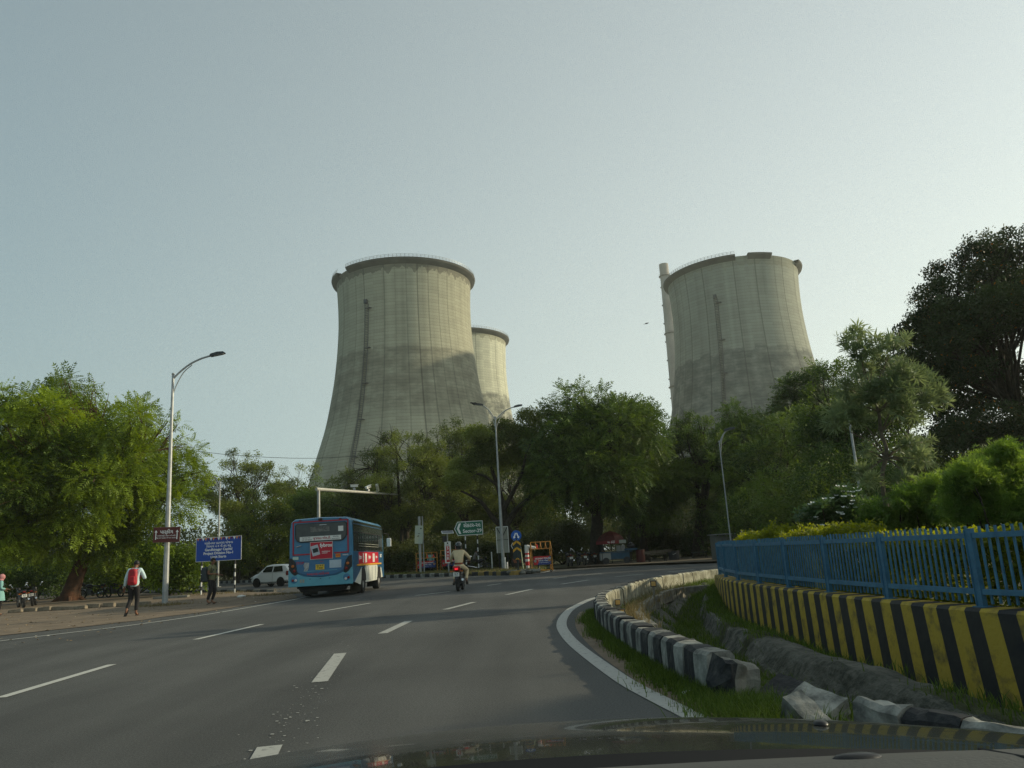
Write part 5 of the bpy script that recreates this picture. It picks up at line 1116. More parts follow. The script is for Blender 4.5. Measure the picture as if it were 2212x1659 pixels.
# workbench with sticks, basket, bench, hut
Y = 56; c = p(1420, 1208, Y); t = thing('table', 'low table piled with sticks between cart and basket', 'table', (c.x, Y, .1)); MB().box((0, 0, .5), (1.25, .7, .05)).build('tabletop', M_barkg, t)
for x in (-.55, .55):
    for y in (-.3, .3): MB().box((x, y, .25), (.06, .06, .5)).build('leg', M_bark, t)
rr = random.Random(3); t = thing('stick_pile', 'pile of long sticks lying on the low table', 'sticks', (c.x, Y, .63)); mb = MB()
for k in range(16): a = rr.gauss(0, .12); z = .02+.012*k; mb.tube([(-.8+rr.uniform(-.2, .2), -.2+k*.02, z), (.85+rr.uniform(-.2, .3), -.2+k*.02+a, z+rr.uniform(0, .1))], .018, 4)
mb.build('sticks', M_barkg, t)
c = p(1456, 1200, 58); t = thing('basket', 'dark round basket on the bare ground right of the stick table', 'basket', (c.x, 58, .1)); MB().lathe([(0, .02), (.36, .02), (.4, .35), (.42, .66), (.38, .66), (.36, .1)], 20).build('body', mat('dark_wicker', (.035, .035, .04), .8, var=.4, scale=20), t, smooth=True); MB().tube([(-.4, -.1, .6), (-.1, -.42, .4), (.1, -.42, .5)], .012, 4).build('cord', M_wht, t)
c = p(1511, 1197, 60); t = thing('bench', 'low green bench with crossed legs near the fence end', 'bench', (c.x, 60, .1)); MB().box((0, 0, .42), (1.15, .4, .06)).build('seat', M_chk, t); 
for x in (-.5, .5): MB().tube([(x-.1, -.15, .0), (x+.05, .15, .4)], .03, 5).tube([(x+.1, .15, 0), (x-.05, -.15, .4)], .03, 5).build('leg', M_blk, t)
c = p(1566, 1170, 52); t = thing('hut', 'small grey roadside kiosk with flat sheet roof behind the fence end', 'kiosk', (c.x, 52, .1)); zr = p(1566, 1155, 52).z-.1
MB().box((0, 0, zr/2), (1.6, 1.4, zr)).build('wall', mat('kiosk_grey', (.16, .16, .14), .8), t); MB().box((0, -.05, zr+.04), (1.85, 1.7, .05)).build('roof', M_galv, t); MB().box((-.35, -.705, zr*.45), (.02, .01, zr*.8)).build('door_edge', M_blk, t)
# canopy board above the cart
MB
# ================================================================ vehicles
M_busb = mat('bus_blue', (.035, .165, .30), .35, var=.12, scale=1.5, coat=.3)
M_busl = mat('bus_light_blue', (.10, .33, .42), .35, var=.08, scale=2, coat=.3)
M_busd = mat('bus_dark_blue', (.025, .10, .20), .35, var=.1, scale=2, coat=.3)
M_busw = mat('bus_white', (.55, .56, .50), .5, var=.12, scale=2)
M_busr = mat('bus_red', (.36, .015, .03), .45)
M_adr = mat('poster_red', (.45, .012, .03), .45)
M_rub = mat('rubber', (.018, .018, .018), .8)
M_under = mat('underbody', (.012, .012, .012), .9)
M_rim_ = mat('wheel_rim', (.35, .35, .36), .35, metal=.7)
M_tail = mat('tail_red', (.17, .010, .010), .25, emit=((1, .04, .03), .0))
M_brake = mat('brake_lit', (.8, .03, .03), .25, emit=((1, .02, .04), .7))
M_amber = mat('indicator_amber', (.42, .12, .02), .25)
M_clear = mat('lamp_clear', (.6, .6, .6), .15)
M_plate = mat('plate_white', (.68, .68, .64), .4); M_platey = mat('plate_yellow', (.68, .46, .04), .4)
M_chrome = mat('chrome', (.6, .6, .6), .15, metal=1.0)
M_carw = mat('car_white', (.66, .67, .66), .25, coat=.5)
M_bag = mat('interior_grey', (.10, .10, .10), .7)
def wheel(t, x, y, r, wd, name='wheel', rimr=.6, n=28):
    mb = MB(); mb.lathe([(r*rimr, -wd/2), (r*.93, -wd/2), (r, -wd*.32), (r, wd*.32), (r*.93, wd/2), (r*rimr, wd/2)], n, c=(0, 0, 0), axis='X'); o = mb.build(name, M_rub, t, smooth=True); o.location = (x, y, r)
    mb = MB(); mb.lathe([(r*rimr, -wd*.42), (r*.5*rimr, -wd*.18), (0.02, -wd*.22)], 20, axis='X'); mb.lathe([(r*rimr, wd*.42), (r*.5*rimr, wd*.18), (0.02, wd*.22)], 20, axis='X'); mb.build('rim', M_rim_, o, smooth=True); return o
# ---- bus: x right, y forward, rear face at y=0
def build_bus(loc, rz):
    t = thing('bus', 'blue city bus seen from behind with a red poster on its rear', 'bus', loc, rz); W2 = 1.24; L = 8.6; ZB, ZT = .55, 3.05
    # shell: lofted section, rounded roof edges; rear slightly raked
    def sec(y, inset=0, zt=ZT):
        w = W2-inset; return [(w, y, ZB), (w, y, 2.2), (w-.02, y, zt-.34), (w-.07, y, zt-.12), (w-.22, y, zt), (0, y, zt+.035), (-w+.22, y, zt), (-w+.07, y, zt-.12), (-w+.02, y, zt-.34), (-w, y, 2.2), (-w, y, ZB)]
    secs = [sec(.03, .02, ZT-.03), sec(.12), sec(L*.5), sec(L-.5), sec(L-.08, .06, ZT-.1)]; mb = MB(); n = 11; vs = [q for s in secs for q in s]; fs = []
    for i in range(len(secs)-1):
        for k in range(n-1): fs.append((i*n+k, i*n+k+1, (i+1)*n+k+1, (i+1)*n+k))
        fs.append((i*n+n-1, i*n, (i+1)*n, (i+1)*n+n-1))
    fs.append(tuple(range(n))); fs.append(tuple(reversed(range((len(secs)-1)*n, len(secs)*n)))); mb.add(vs, fs); mb.build('body', M_busb, t, bevel=.0)
    # rear lower bumper skin with a U shaped top edge
    U = [(-W2-.01, ZB-.10), (W2+.01, ZB-.10), (W2+.01, 1.10), (W2-.12, 1.08), (W2-.3, .94), (W2-.6, .82), (0, .76), (-W2+.6, .82), (-W2+.3, .94), (-W2+.12, 1.08), (-W2-.01, 1.10)]
    MB().prism(U, 'Y', -.055, .06).build('bumper', M_busl, t, bevel=.02)
    MB().prism([(-W2+.3, ZB-.12), (W2-.25, ZB-.12), (W2-.35, ZB-.32), (-W2+.45, ZB-.32)], 'Y', .1, .5).build('underside', M_under, t)
    MB().prism([(-.98, 1.42), (1.0, 1.42), (.93, 1.02), (.55, .85), (0, .80), (-.5, .85), (-.92, 1.0)], 'Y', -.03, .02).build('engine_cover', mat('bus_mid_blue', (.025, .13, .27), .35, var=.1, scale=2, coat=.3), t, bevel=.012)
    MB().box((0, -.034, 1.02), (1.3, .012, .02)).build('crease', M_busl, t)
    mb = MB(); fr = .05
    for (x, z, w_, h_) in [(0, 2.93, 2.20, fr), (-1.075, 2.30, fr, 1.31), (1.075, 2.30, fr, 1.31), (-.70, 1.67, .78, fr), (.81, 1.67, .56, fr)]: mb.box((x, .018, z), (w_, .015, h_))
    mb.build('red_trim', M_busr, t)
    win = [(-.97, 2.78), (-.90, 2.84), (.95, 2.84), (1.02, 2.78), (1.02, 2.36), (.90, 2.20), (.80, 2.15), (-.75, 2.15), (-.90, 2.21), (-.97, 2.33)]
    MB().prism([(x*1.03, (z-2.5)*1.07+2.5) for x, z in win], 'Y', -.005, .03).build('window_seal', M_rub, t)
    rw = MB().prism(win, 'Y', -.014, -.008).build('rear_window', mat('bus_glass', (.035, .04, .038), .12, spec=.5, var=.25, scale=3), t)
    MB().box((.0, -.02, 2.265), (1.62, .006, .17)).build('web_strip', M_plate, rw)
    text('lettering', 'ગુજરાત એસ.ટી.', .12, M_busr, rw, TR(.06, -.026, 2.265), bold=.003)
    for s, x, z in (('Toll Free NO', -.56, 2.305), ('1800 233 666666', -.54, 2.225), ('Web Site', .60, 2.305), ('www.gsrtc.in', .60, 2.225)): text('lettering', s, .058, M_blk, rw, TR(x, -.026, z), bold=.001)
    MB().box((-.02, -.018, 2.62), (.75, .004, .20)).build('sticker', mat('faded_sticker', (.20, .20, .18), .6, col2=(.05, .05, .05), scale=14), rw); MB().box((.80, -.018, 2.60), (.2, .004, .2)).build('sticker', M_plate, rw); MB().box((.1, -.018, 2.78), (.28, .004, .02)).build('inner_light', M_clear, rw)
    # poster
    MB().box((.04, -.035, 1.79), (.86, .01, .64)).build('poster', M_adr, t); MB().box((.04, -.030, 1.79), (.89, .01, .67)).build('poster_edge', M_plate, t)
    text('lettering', 'fybros', .19, M_wtext, t, TR(.22, -.043, 1.98), bold=.006); text('lettering', 'REDEFINING', .058, M_wtext, t, TR(.22, -.043, 1.74), bold=.001); text('lettering', 'LUXURY', .058, M_wtext, t, TR(.17, -.043, 1.68), bold=.001)
    Mt = TR(-.20, -.045, 1.80) @ Matrix.Rotation(R(-14), 4, 'Y'); MB().box((0, 0, 0), (.30, .012, .40), M=Mt).build('switch_picture', mat('switch_silver', (.45, .48, .52), .4), t, bevel=.02); MB().box((.01, -.009, .0), (.21, .004, .16), M=Mt).build('switch_inset', M_chk, t)
    MB().box((-.98, -.0, 1.54), (.22, .012, .11)).build('notice', mat('notice_pale', (.45, .58, .50), .6), t); MB().box((.68, -.0, 1.56), (.19, .012, .14)).build('city_label', M_orange, t); text('lettering', 'AJAJ', .08, M_red, t, TR(.68, -.008, 1.57), bold=.002)
    text('lettering', 'VIKING', .07, M_plate, t, TR(.97, -.008, 1.57), bold=.002)
    text('lettering', 'STOP', .13, M_busr, t, TR(-.80, -.036, 1.34), bold=.003); text('lettering', 'અમદાવાદ-ગાંધીનગર', .12, M_red, t, TR(-.1, -.036, .90), bold=.002); text('lettering', 'જોતા', .07, M_red, t, TR(.05, -.036, 1.36))
    MB().box((.58, -.034, 1.25), (.46, .008, .30)).build('blank_sticker', mat('sticker_grey_blue', (.42, .50, .56), .5, var=.08, scale=4), t); mb = MB(); mb.prism([(-.66, 1.02), (-.54, 1.0), (-.46, 1.12), (-.44, 1.34), (-.62, 1.36), (-.66, 1.24), (-.62, 1.14)], 'Y', -.038, -.033); mb.build('torn_sticker', mat('foil', (.35, .36, .36), .4, var=.4, scale=12), t)
    MB().box((-.02, -.04, 1.16), (.34, .012, .20)).build('number_plate', M_platey, t); text('lettering', 'GJ 18 Z', .085, M_blk, t, TR(-.02, -.048, 1.21), bold=.003); text('lettering', 'T 0161', .085, M_blk, t, TR(-.02, -.048, 1.12), bold=.003)
    MB().tube([(-.94, -.05, 1.96), (-.80, -.06, 2.0), (-.74, -.05, 2.0)], .02, 6).build('door_handle', M_chrome, t)
    for s in (-1, 1):
        poly = [(s*1.225, 1.56), (s*1.10, 1.52), (s*1.0, 1.38), (s*.94, 1.2), (s*.90, .92), (s*.99, .88), (s*1.10, .95), (s*1.225, 1.12)]; h_ = MB().prism(poly, 'Y', -.075, .05).build('tail_light', M_blk, t, bevel=.012)
        for x, z, m in ((1.07, 1.24, M_amber), (1.01, 1.06, M_tail)): MB().lathe([(0, -.105), (.055, -.095), (.06, -.075)], 16, c=(s*x, 0, z), axis='Y').build('lamp', m, h_, smooth=True)
        h2 = MB().lathe([(0, -.06), (.13, -.058), (.15, -.05)], 24, c=(s*1.02, 0, .72), axis='Y').build('fog_housing', M_busb, t, smooth=True)
        for x, m in ((1.09 if s > 0 else 1.07, M_tail), (.98 if s > 0 else .96, M_clear)): MB().lathe([(0, -.085), (.045, -.078), (.052, -.06)], 14, c=(s*x, 0, .70 if (m is M_tail) == (s > 0) or s < 0 else .66), axis='Y').build('lamp', m, h2, smooth=True)
    for x in (-.80, .78): MB().box((x, .0, 2.985), (.10, .03, .04)).build('marker_light', M_tail, t)
    MB().box((0, -.02, 3.0), (.16, .1, .09)).build('rear_camera', M_blk, t, bevel=.02)
    for x in (-.76, -.66): MB().box((x, -.062, .66), (.07, .004, .13)).build('sticker', M_signback, t)
    for x in (-.40, .0, .36): MB().box((x, -.058, .72), (.05, .02, .02)).build('latch', M_blk, t)
    # right side
    X = W2+.004
    MB().box((X, 4.08, 2.30), (.012, 7.7, 1.20)).build('window_band', mat('side_window_tint', (.028, .03, .022), .18, spec=.5), t)
    for (y0, y1) in ((.35, .85), (1.2, 1.95), (2.05, 2.8), (2.9, 3.65), (3.75, 4.5), (4.6, 5.35), (5.45, 6.2), (6.4, 7.0)):
        w_ = MB().box((X+.009, (y0+y1)/2, 2.10), (.012, y1-y0, .72)).build('window', M_glassd, t); mb = MB()
        for z in (2.46, 1.74): mb.box((X+.018, (y0+y1)/2, z), (.012, y1-y0+.04, .03))
        for y in (y0, y1, (y0+y1)/2): mb.box((X+.018, y, 2.1), (.012, .03, .72))
        mb.build('window_frame', M_blk, w_)
    mb = MB()
    for z in (1.9, 2.0): mb.tube([(X+.05, 1.15, z), (X+.05, 6.3, z)], .012, 5)
    mb.build('window_bars', M_signback, t)
    MB().box((X+.006, 3.9, 2.78), (.008, 7.4, .03)).build('rain_gutter', M_busd, t)
    MB().box((X+.003, 4.1, 1.38), (.012, 7.9, .62)).build('side_panel', M_busd, t)
    ad = MB().box((X+.012, 3.85, 1.42), (.010, 5.1, .50)).build('side_poster', M_adr, t)
    Ms = Matrix.Translation(Vector((X+.022, 2.2, 1.42))) @ Matrix.Rotation(R(90), 4, 'Z')
    for y, s, sz in ((1.6, 'fybros', .22), (3.9, 'fybros', .22), (5.8, 'fybros', .16)): text('lettering', s, sz, M_wtext, ad, Matrix.Translation(Vector((X+.024, y, 1.46))) @ Matrix.Rotation(R(90), 4, 'Z'), bold=.006)
    for y, w_ in ((2.35, .22), (2.95, .34), (3.15, .1), (4.9, .3), (5.2, .2)): MB().box((X+.02, y, 1.42), (.006, w_, .38)).build('lamp_picture', M_plate, ad)
    text('lettering', 'GSRTC', .2, M_wtext, t, Matrix.Translation(Vector((X+.016, 7.2, 1.5))) @ Matrix.Rotation(R(90), 4, 'Z'), bold=.005)
    MB().box((X+.03, 4.0, 1.145), (.05, 6.2, .07)).build('rub_rail', mat('rail_orange', (.62, .30, .03), .5), t, bevel=.01)
    # lower side panels between wheel arches
    def side(poly, name, m, dx=0): MB().prism(poly, 'X', X+dx, X+.012+dx).build(name, m, t)
    side([(.05, .50), (1.75, .50), (1.75, 1.1), (.05, 1.1)], 'rear_quarter', M_busd, 0); side([(.35, .50), (1.55, .36), (1.72, .50), (1.90, 1.05), (1.55, .92)], 'white_wedge', M_busw, .014)
    side([(2.75, .42), (6.1, .42), (6.1, 1.04), (5.95, 1.11), (2.9, 1.11), (2.75, 1.0)], 'luggage_panel', M_busw, .006); side([(6.95, .5), (8.1, .5), (8.1, 1.11), (6.95, 1.11)], 'front_quarter', M_busd, 0); side([(6.95, .5), (7.6, .5), (7.2, .95), (6.98, 1.0)], 'white_wedge', M_busw, .014)
    for y in (3.6, 4.5, 5.4): MB().box((X+.026, y, .75), (.008, .012, .6)).build('panel_gap', M_busd, t)
    for y0, r in ((2.32, .56), (6.52, .53)):
        poly = [(y0+r*math.cos(a), max(.36, .50+r*math.sin(a)*1.0)) for a in [math.pi*k/12 for k in range(13)]]; side(poly, 'wheel_arch', M_under, .018)
    # left side simple
    MB().box((-X, 4.3, 2.15), (.012, 8.0, .9)).build('window_band', M_glassd, t); MB().box((-X, 4.3, .85), (.012, 8.2, .5)).build('side_panel', M_busd, t)
    # under body, wheels, mudflaps
    MB().box((0, 4.3, .50), (2.1, 7.6, .28)).build('chassis', M_under, t)
    for x in (-W2+.2, W2-.12): wheel(t, x, 2.32, .48, .28); wheel(t, x, 6.52, .48, .28)
    for x, w_ in ((-.82, .62), (W2-.22, .42)): MB().box((x, 1.72, .33), (w_, .02, .52)).build('mudflap', mat('mudflap', (.055, .05, .04), .8), t)
    MB().box((W2-.2, 5.9, .34), (.5, .02, .42)).build('mudflap', M_rub, t)
    MB().tube([(-.2, .2, .45), (-.2, 1.0, .45)], .07, 8).build('exhaust', M_under, t)
    # front
    MB().box((0, L-.06, 2.0), (2.2, .03, 1.2)).build('windscreen', M_glassd, t)
    for s in (-1, 1): MB().box((s*.9, L-.05, .9), (.36, .05, .2)).build('headlight', M_clear, t, bevel=.02); mr = MB().box((s*(W2+.22), L+.05, 2.15), (.22, .1, .42)).build('mirror', M_wht, t, bevel=.03); MB().tube([(s*W2, L-.1, 2.6), (s*(W2+.2), L+.05, 2.55), (s*(W2+.22), L+.05, 2.3)], .02, 5).build('mirror_arm', M_blk, mr)
    return t
br = p(626, 1264, 31.0); bl = p(760, 1256, 31.0); cx_ = (br.x+bl.x)/2; BUSROT = 1.5
build_bus((cx_, 31.0, 0), R(BUSROT))

# ---- small hatchback: front towards +y
def build_car(name, label, loc, rz, paint, group=None, sc=1.0, side=True):
    t = thing(name, label, 'car', loc, rz, group); t.scale = (sc, sc, sc)
    st = [(0.0, .60, .42, .82), (.10, .68, .30, .95), (.55, .72, .25, .98), (1.2, .735, .22, .98), (1.9, .735, .22, .97), (2.55, .73, .22, .94), (2.95, .71, .24, .84), (3.25, .64, .28, .72), (3.40, .52, .34, .60)]
    mb = MB(); m = 10; vs = []; fs = []
    for y, w_, zb, zt in st:
        vs += [(-w_*.82, y, zb), (-w_, y, zb+.12), (-w_*1.0, y, (zb+zt)/2), (-w_*.97, y, zt-.08), (-w_*.86, y, zt), (w_*.86, y, zt), (w_*.97, y, zt-.08), (w_, y, (zb+zt)/2), (w_, y, zb+.12), (w_*.82, y, zb)]
    for i in range(len(st)-1):
        for k in range(m): fs.append((i*m+k, i*m+(k+1) % m, (i+1)*m+(k+1) % m, (i+1)*m+k))
    fs.append(tuple(range(m))); fs.append(tuple(reversed(range((len(st)-1)*m, len(st)*m)))); mb.add(vs, fs); body = mb.build('body', paint, t, smooth=True)
    gh = [(.06, .66, .95, .60, 1.12), (.30, .70, .95, .60, 1.40), (.8, .71, .95, .60, 1.47), (1.5, .71, .95, .60, 1.48), (2.0, .70, .94, .58, 1.41), (2.62, .66, .92, .58, .95)]
    mb = MB(); vs = []; fs = []
    for y, w0, z0, w1, z1 in gh: vs += [(-w0, y, z0), (-w1-.02, y, z1-.06), (-w1+.06, y, z1), (w1-.06, y, z1), (w1+.02, y, z1-.06), (w0, y, z0)]
    for i in range(len(gh)-1):
        for k in range(5): fs.append((i*6+k, i*6+k+1, (i+1)*6+k+1, (i+1)*6+k))
    fs.append(tuple(range(6))); mb.add(vs, fs); mb.build('cabin', paint, t, smooth=True)
    def sidewin(ya, yb, yc, yd, s):   # lower rear, lower front, upper front, upper rear
        def W_(z): return .72-(z-.95)*(.12/.5)
        q = [(ya, .99), (yb, .98), (yc, 1.34), (yd, 1.36)]; vs = [(s*(W_(z)+.012), y, z) for y, z in q]; return MB().add(vs, [(0, 1, 2, 3)]).build('side_window', M_glassd, t, recalc=False)
    for s in (-1, 1): sidewin(.42, 1.28, 1.24, .55, s); sidewin(1.38, 2.30, 1.92, 1.34, s)
    MB().add([(-.50, .05, 1.02), (.50, .05, 1.02), (.46, .20, 1.34), (-.46, .20, 1.34)], [(0, 1, 2, 3)]).build('rear_window', M_glassd, t, recalc=False)
    MB().add([(-.56, 2.60, .99), (.56, 2.60, .99), (.48, 2.06, 1.38), (-.48, 2.06, 1.38)], [(0, 1, 2, 3)]).build('windscreen', M_glassd, t, recalc=False)
    for s in (-1, 1):
        MB().prism([(-.02, .72), (.14, .70), (.20, .80), (.14, 1.02), (.02, 1.00)], 'X', s*.56, s*.715).build('tail_light', M_tail, t, bevel=.02); MB().prism([(3.1, .62), (3.36, .58), (3.30, .70), (3.05, .78)], 'X', s*.40, s*.66).build('headlight', M_clear, t, bevel=.02)
        MB().box((s*.78, 2.2, 1.0), (.12, .1, .12)).build('mirror', paint, t, bevel=.03); MB().box((s*.735, 1.25, .85), (.02, .15, .03)).build('door_handle', paint, t); MB().box((s*.742, 1.33, .65), (.006, .012, .6)).build('door_gap', M_under, t)
    for x in (-.66, .66):
        for y in (.62, 2.72):
            wheel(t, x, y, .27, .16)
            MB().lathe([(.0, 0), (.335, 0)], 24, c=(x+(.075 if x > 0 else -.075), y, .30), axis='X').build('wheel_arch', M_under, t, recalc=False)
    MB().box((0, .06, .44), (1.2, .14, .2)).build('bumper', paint, t, bevel=.04); MB().box((0, -.02, .66), (.36, .02, .1)).build('number_plate', M_plate, t)
    MB().box((0, 1.7, .25), (1.2, 3.0, .1)).build('underside', M_under, t)
    return t
q = g(600, 1264.5); a_ = 180
build_car('parked_car', 'white hatchback on the side road, partly hidden by the bus', (q.x+2.1, q.y-3, 0), R(66), M_carw, sc=1.0)
q = p(935, 1215, 70)
build_car('parked_car', 'white car parked behind the leftmost police barricades', (q.x-1.6, 70.5, .1), R(-62), M_carw, sc=1.1)

# ---- motorcycle: x right, y forward, wheel centres at y=-.63 and .64
M_mb = mat('bike_black', (.012, .012, .014), .3, coat=.3); M_eng = mat('engine_metal', (.12, .12, .12), .4, metal=.7); M_seat = mat('seat_vinyl', (.015, .015, .016), .6)
def build_bike(name, label, loc, rz, lean=0, accent=None, lit=False, group=None, full=True):
    t = thing(name, label, 'motorcycle', loc, rz, group); t.rotation_euler = (0, R(lean), rz)
    for y in (-.63, .64):
        r = .30; mb = MB(); mb.lathe([(r*.82, -.045), (r*.95, -.05), (r, -.02), (r, .02), (r*.95, .05), (r*.82, .045), (r*.82, -.045)], 28, axis='X'); o = mb.build('wheel', M_rub, t, smooth=True); o.location = (0, y, r)
        mb = MB(); mb.lathe([(r*.82, -.03), (r*.76, -.03), (r*.76, .03), (r*.82, .03)], 24, axis='X')
        for k in range(5): a = 1.257*k; mb.tube([(0, 0, 0), (0, math.cos(a)*r*.8, math.sin(a)*r*.8)], .016, 5)
        mb.lathe([(0, -.05), (.05, -.05), (.05, .05), (0, .05)], 10, axis='X'); mb.build('rim', M_eng, o)
    mb = MB()
    for s in (-.075, .075): mb.tube([(s, .64, .30), (s, .52, .72), (s, .47, .90)], .022, 6)
    mb.build('fork', M_eng, t, smooth=True)
    mb = MB(); mb.tube([(0, .47, .86), (0, .2, .72), (0, -.1, .66), (0, -.45, .70), (0, -.75, .76)], .03, 6); mb.tube([(0, .45, .78), (0, .32, .42), (0, .1, .26), (0, -.15, .28), (0, -.63, .30)], .025, 6)
    for s in (-.1, .1): mb.tube([(s, -.63, .32), (s, -.48, .66)], .022, 6)
    mb.build('frame', M_mb, t)
    mb = MB(); mb.ball((0, .16, .80), (.135, .27, .13), 14); mb.build('fuel_tank', accent or M_mb, t, smooth=True)
    mb = MB(); mb.prism([(-.02, .76), (.0, .84), (-.3, .80), (-.62, .86), (-.80, .88), (-.82, .83), (-.5, .76)], 'X', -.12, .12); mb.build('seat', M_seat, t, bevel=.03)
    mb = MB(); mb.box((0, .1, .42), (.2, .26, .24)); mb.tube([(0, .16, .5), (0, .28, .66)], .08, 8); mb.box((.11, .02, .34), (.07, .22, .16)); mb.box((-.11, .02, .34), (.07, .22, .16)); mb.build('engine', M_eng, t, bevel=.02)
    MB().tube([(.10, .3, .40), (.15, .1, .24), (.17, -.2, .26), (.19, -.45, .33), (.20, -.82, .42)], [.025, .03, .04, .05, .045], 8).build('exhaust', M_chrome, t, smooth=True)
    for y, z0 in ((-.63, .30), (.64, .30)):
        a0, a1 = (25, 120) if y < 0 else (40, 150); mb = MB(); pts = []
        for k in range(9): a = R(a0+(a1-a0)*k/8); pts.append((y-(.34*math.cos(a) if y < 0 else .34*math.cos(a)), z0+.34*math.sin(a)))
        vs = []; fs = []
        for (yy, zz) in pts: vs += [(-.06, yy, zz), (.06, yy, zz)]
        for k in range(8): fs.append((2*k, 2*k+1, 2*k+3, 2*k+2))
        mb.add(vs, fs).build('mudguard', M_mb, t, recalc=False)
    mb = MB(); mb.prism([(-.72, .70), (-.95, .60), (-1.0, .44), (-.93, .44), (-.86, .60), (-.66, .66)], 'X', -.055, .055); mb.build('rear_mudguard', M_mb, t)
    mb = MB(); mb.prism([(-.70, .70), (-.88, .74), (-.93, .86), (-.86, .92), (-.70, .86)], 'X', -.13, .13); mb.build('tail_fairing', accent or M_mb, t, bevel=.03)
    mb = MB(); mb.box((0, -.925, .80), (.12, .04, .07)); mb.build('tail_light', M_brake if lit else M_tail, t, bevel=.015)
    pl = MB().box((0, -.985, .61), (.22, .012, .14)).build('number_plate', M_plate, t)
    if full: text('lettering', 'GJ 18', .06, M_blk, pl, TR(0, -.995, .635), bold=.002); text('lettering', '7111', .06, M_blk, pl, TR(0, -.995, .58), bold=.002)
    for s in (-1, 1): MB().tube([(s*.08, -.88, .72), (s*.20, -.88, .72)], .012, 5).box((s*.21, -.88, .72), (.05, .07, .05)).build('indicator', M_amber, t)
    mb = MB(); mb.tube([(-.36, .30, 1.02), (-.2, .42, 1.04), (0, .47, .98), (.2, .42, 1.04), (.36, .30, 1.02)], .014, 6); mb.tube([(-.38, .27, 1.02), (-.26, .36, 1.035)], .02, 6); mb.tube([(.38, .27, 1.02), (.26, .36, 1.035)], .02, 6); mb.build('handlebar', M_seat, t)
    MB().ball((0, .58, .92), (.11, .1, .12), 12).build('headlight', M_mb, t, smooth=True)
    for s in (-1, 1): MB().tube([(s*.26, .38, 1.04), (s*.34, .40, 1.17)], .008, 4).ball((s*.37, .40, 1.20), (.06, .02, .045), 10).build('mirror', M_chrome, t)
    MB().tube([(-.2, -.1, .28), (.2, -.1, .28)], .014, 5).build('foot_peg', M_eng, t)
    return t
q = g(992, 1277.5); MOTO = (q.x+.0, q.y+.62, 0)
build_bike('motorcycle', 'red and black motorcycle ridden along the road with its brake lamp lit', MOTO, R(-3), 0, mat('bike_red', (.30, .01, .012), .3, coat=.4), True)
GB = 'parked motorcycles'
pb = build_bike('motorcycle', 'parked black motorcycle at the far left by the woman, rear towards us', (0, 0, 0), 0, group=GB)
def park(first, x, y, Y, rz, label, z=.0, lean=-6):
    q = g(x, y) if Y is None else p(x, y, Y); o = pb if first else dup(pb, (q.x, q.y, z), 0, label); o.location = (q.x, q.y, z); o.rotation_euler = (0, R(lean), R(rz)); return o
park(True, 46, 1313, None, 42, '')
park(False, 74, 1309, None, 25, 'parked black motorcycle second from left with a red tail light, next to the bare soil')
park(False, 198, 1293, None, 84, 'black motorcycle seen side on just right of the reddish trunk')
park(False, 248, 1290, None, 62, 'dark parked motorcycle left of the person with the red backpack')
park(False, 1034, 1218, 61, -88, 'black motorcycle a person sits on, behind the green sign posts', .1, 0)
park(False, 1231, 1215, 57, 8, 'first parked motorcycle right of the barricade with two bright mirrors', .1)
park(False, 1257, 1215, 58, 16, 'middle one of the parked motorcycles left of the big trunk', .1)
park(False, 1276, 1213, 60, 20, 'parked motorcycle touching the big trunk beside the tea cart', .1)
# ================================================================ people
M_skin = mat('skin_brown', (.20, .095, .055), .6, var=.08, scale=8); M_hair = mat('hair_black', (.010, .009, .009), .6)
M_shirtb = mat('shirt_pale_blue', (.52, .66, .68), .8, var=.06, scale=9, bump=.2, bscale=25); M_trk = mat('trousers_black', (.016, .015, .016), .85, var=.2, scale=9)
M_olive = mat('shirt_olive', (.13, .135, .07), .85, var=.1, scale=8, bump=.2, bscale=25); M_khaki = mat('uniform_khaki', (.55, .45, .28), .85, var=.06, scale=7, bump=.35, bscale=18)
M_redbag = mat('backpack_red', (.36, .012, .022), .55, var=.25, scale=8); M_darkbag = mat('backpack_dark', (.035, .045, .05), .7, var=.2, scale=8)
M_teal = mat('cloth_teal', (.20, .40, .38), .8, var=.1, scale=6); M_pink = mat('scarf_pink', (.45, .20, .20), .8, var=.2, scale=14); M_sole = mat('sandal', (.02, .018, .016), .7); M_grey = mat('shirt_grey', (.22, .21, .20), .85, var=.15, scale=6)
M_helm = mat('helmet_black', (.012, .016, .018), .12, coat=.8); M_belt = mat('belt_red_brown', (.24, .05, .02), .5)
def skin_mesh(name, V, E_, Rd, m, parent, lvl=2, root=0):
    me = bpy.data.meshes.new(name); me.from_pydata([tuple(v) for v in V], E_, []); o = bpy.data.objects.new(name, me); COL.objects.link(o)
    md = o.modifiers.new('skin', 'SKIN'); md.use_smooth_shade = True
    for i, r in enumerate(Rd):
        sv = me.skin_vertices[0].data[i]; sv.radius = (r, r) if not hasattr(r, '__len__') else r; sv.use_root = (i == root)
    s = o.modifiers.new('sub', 'SUBSURF'); s.levels = lvl; s.render_levels = lvl
    dg = bpy.context.evaluated_depsgraph_get(); me2 = bpy.data.meshes.new_from_object(o.evaluated_get(dg)); bpy.data.objects.remove(o); me2.name = name; me2.materials.clear(); me2.materials.append(m)
    o = bpy.data.objects.new(name, me2); COL.objects.link(o); o.parent = parent
    me2.polygons.foreach_set('use_smooth', [True]*len(me2.polygons)); return o
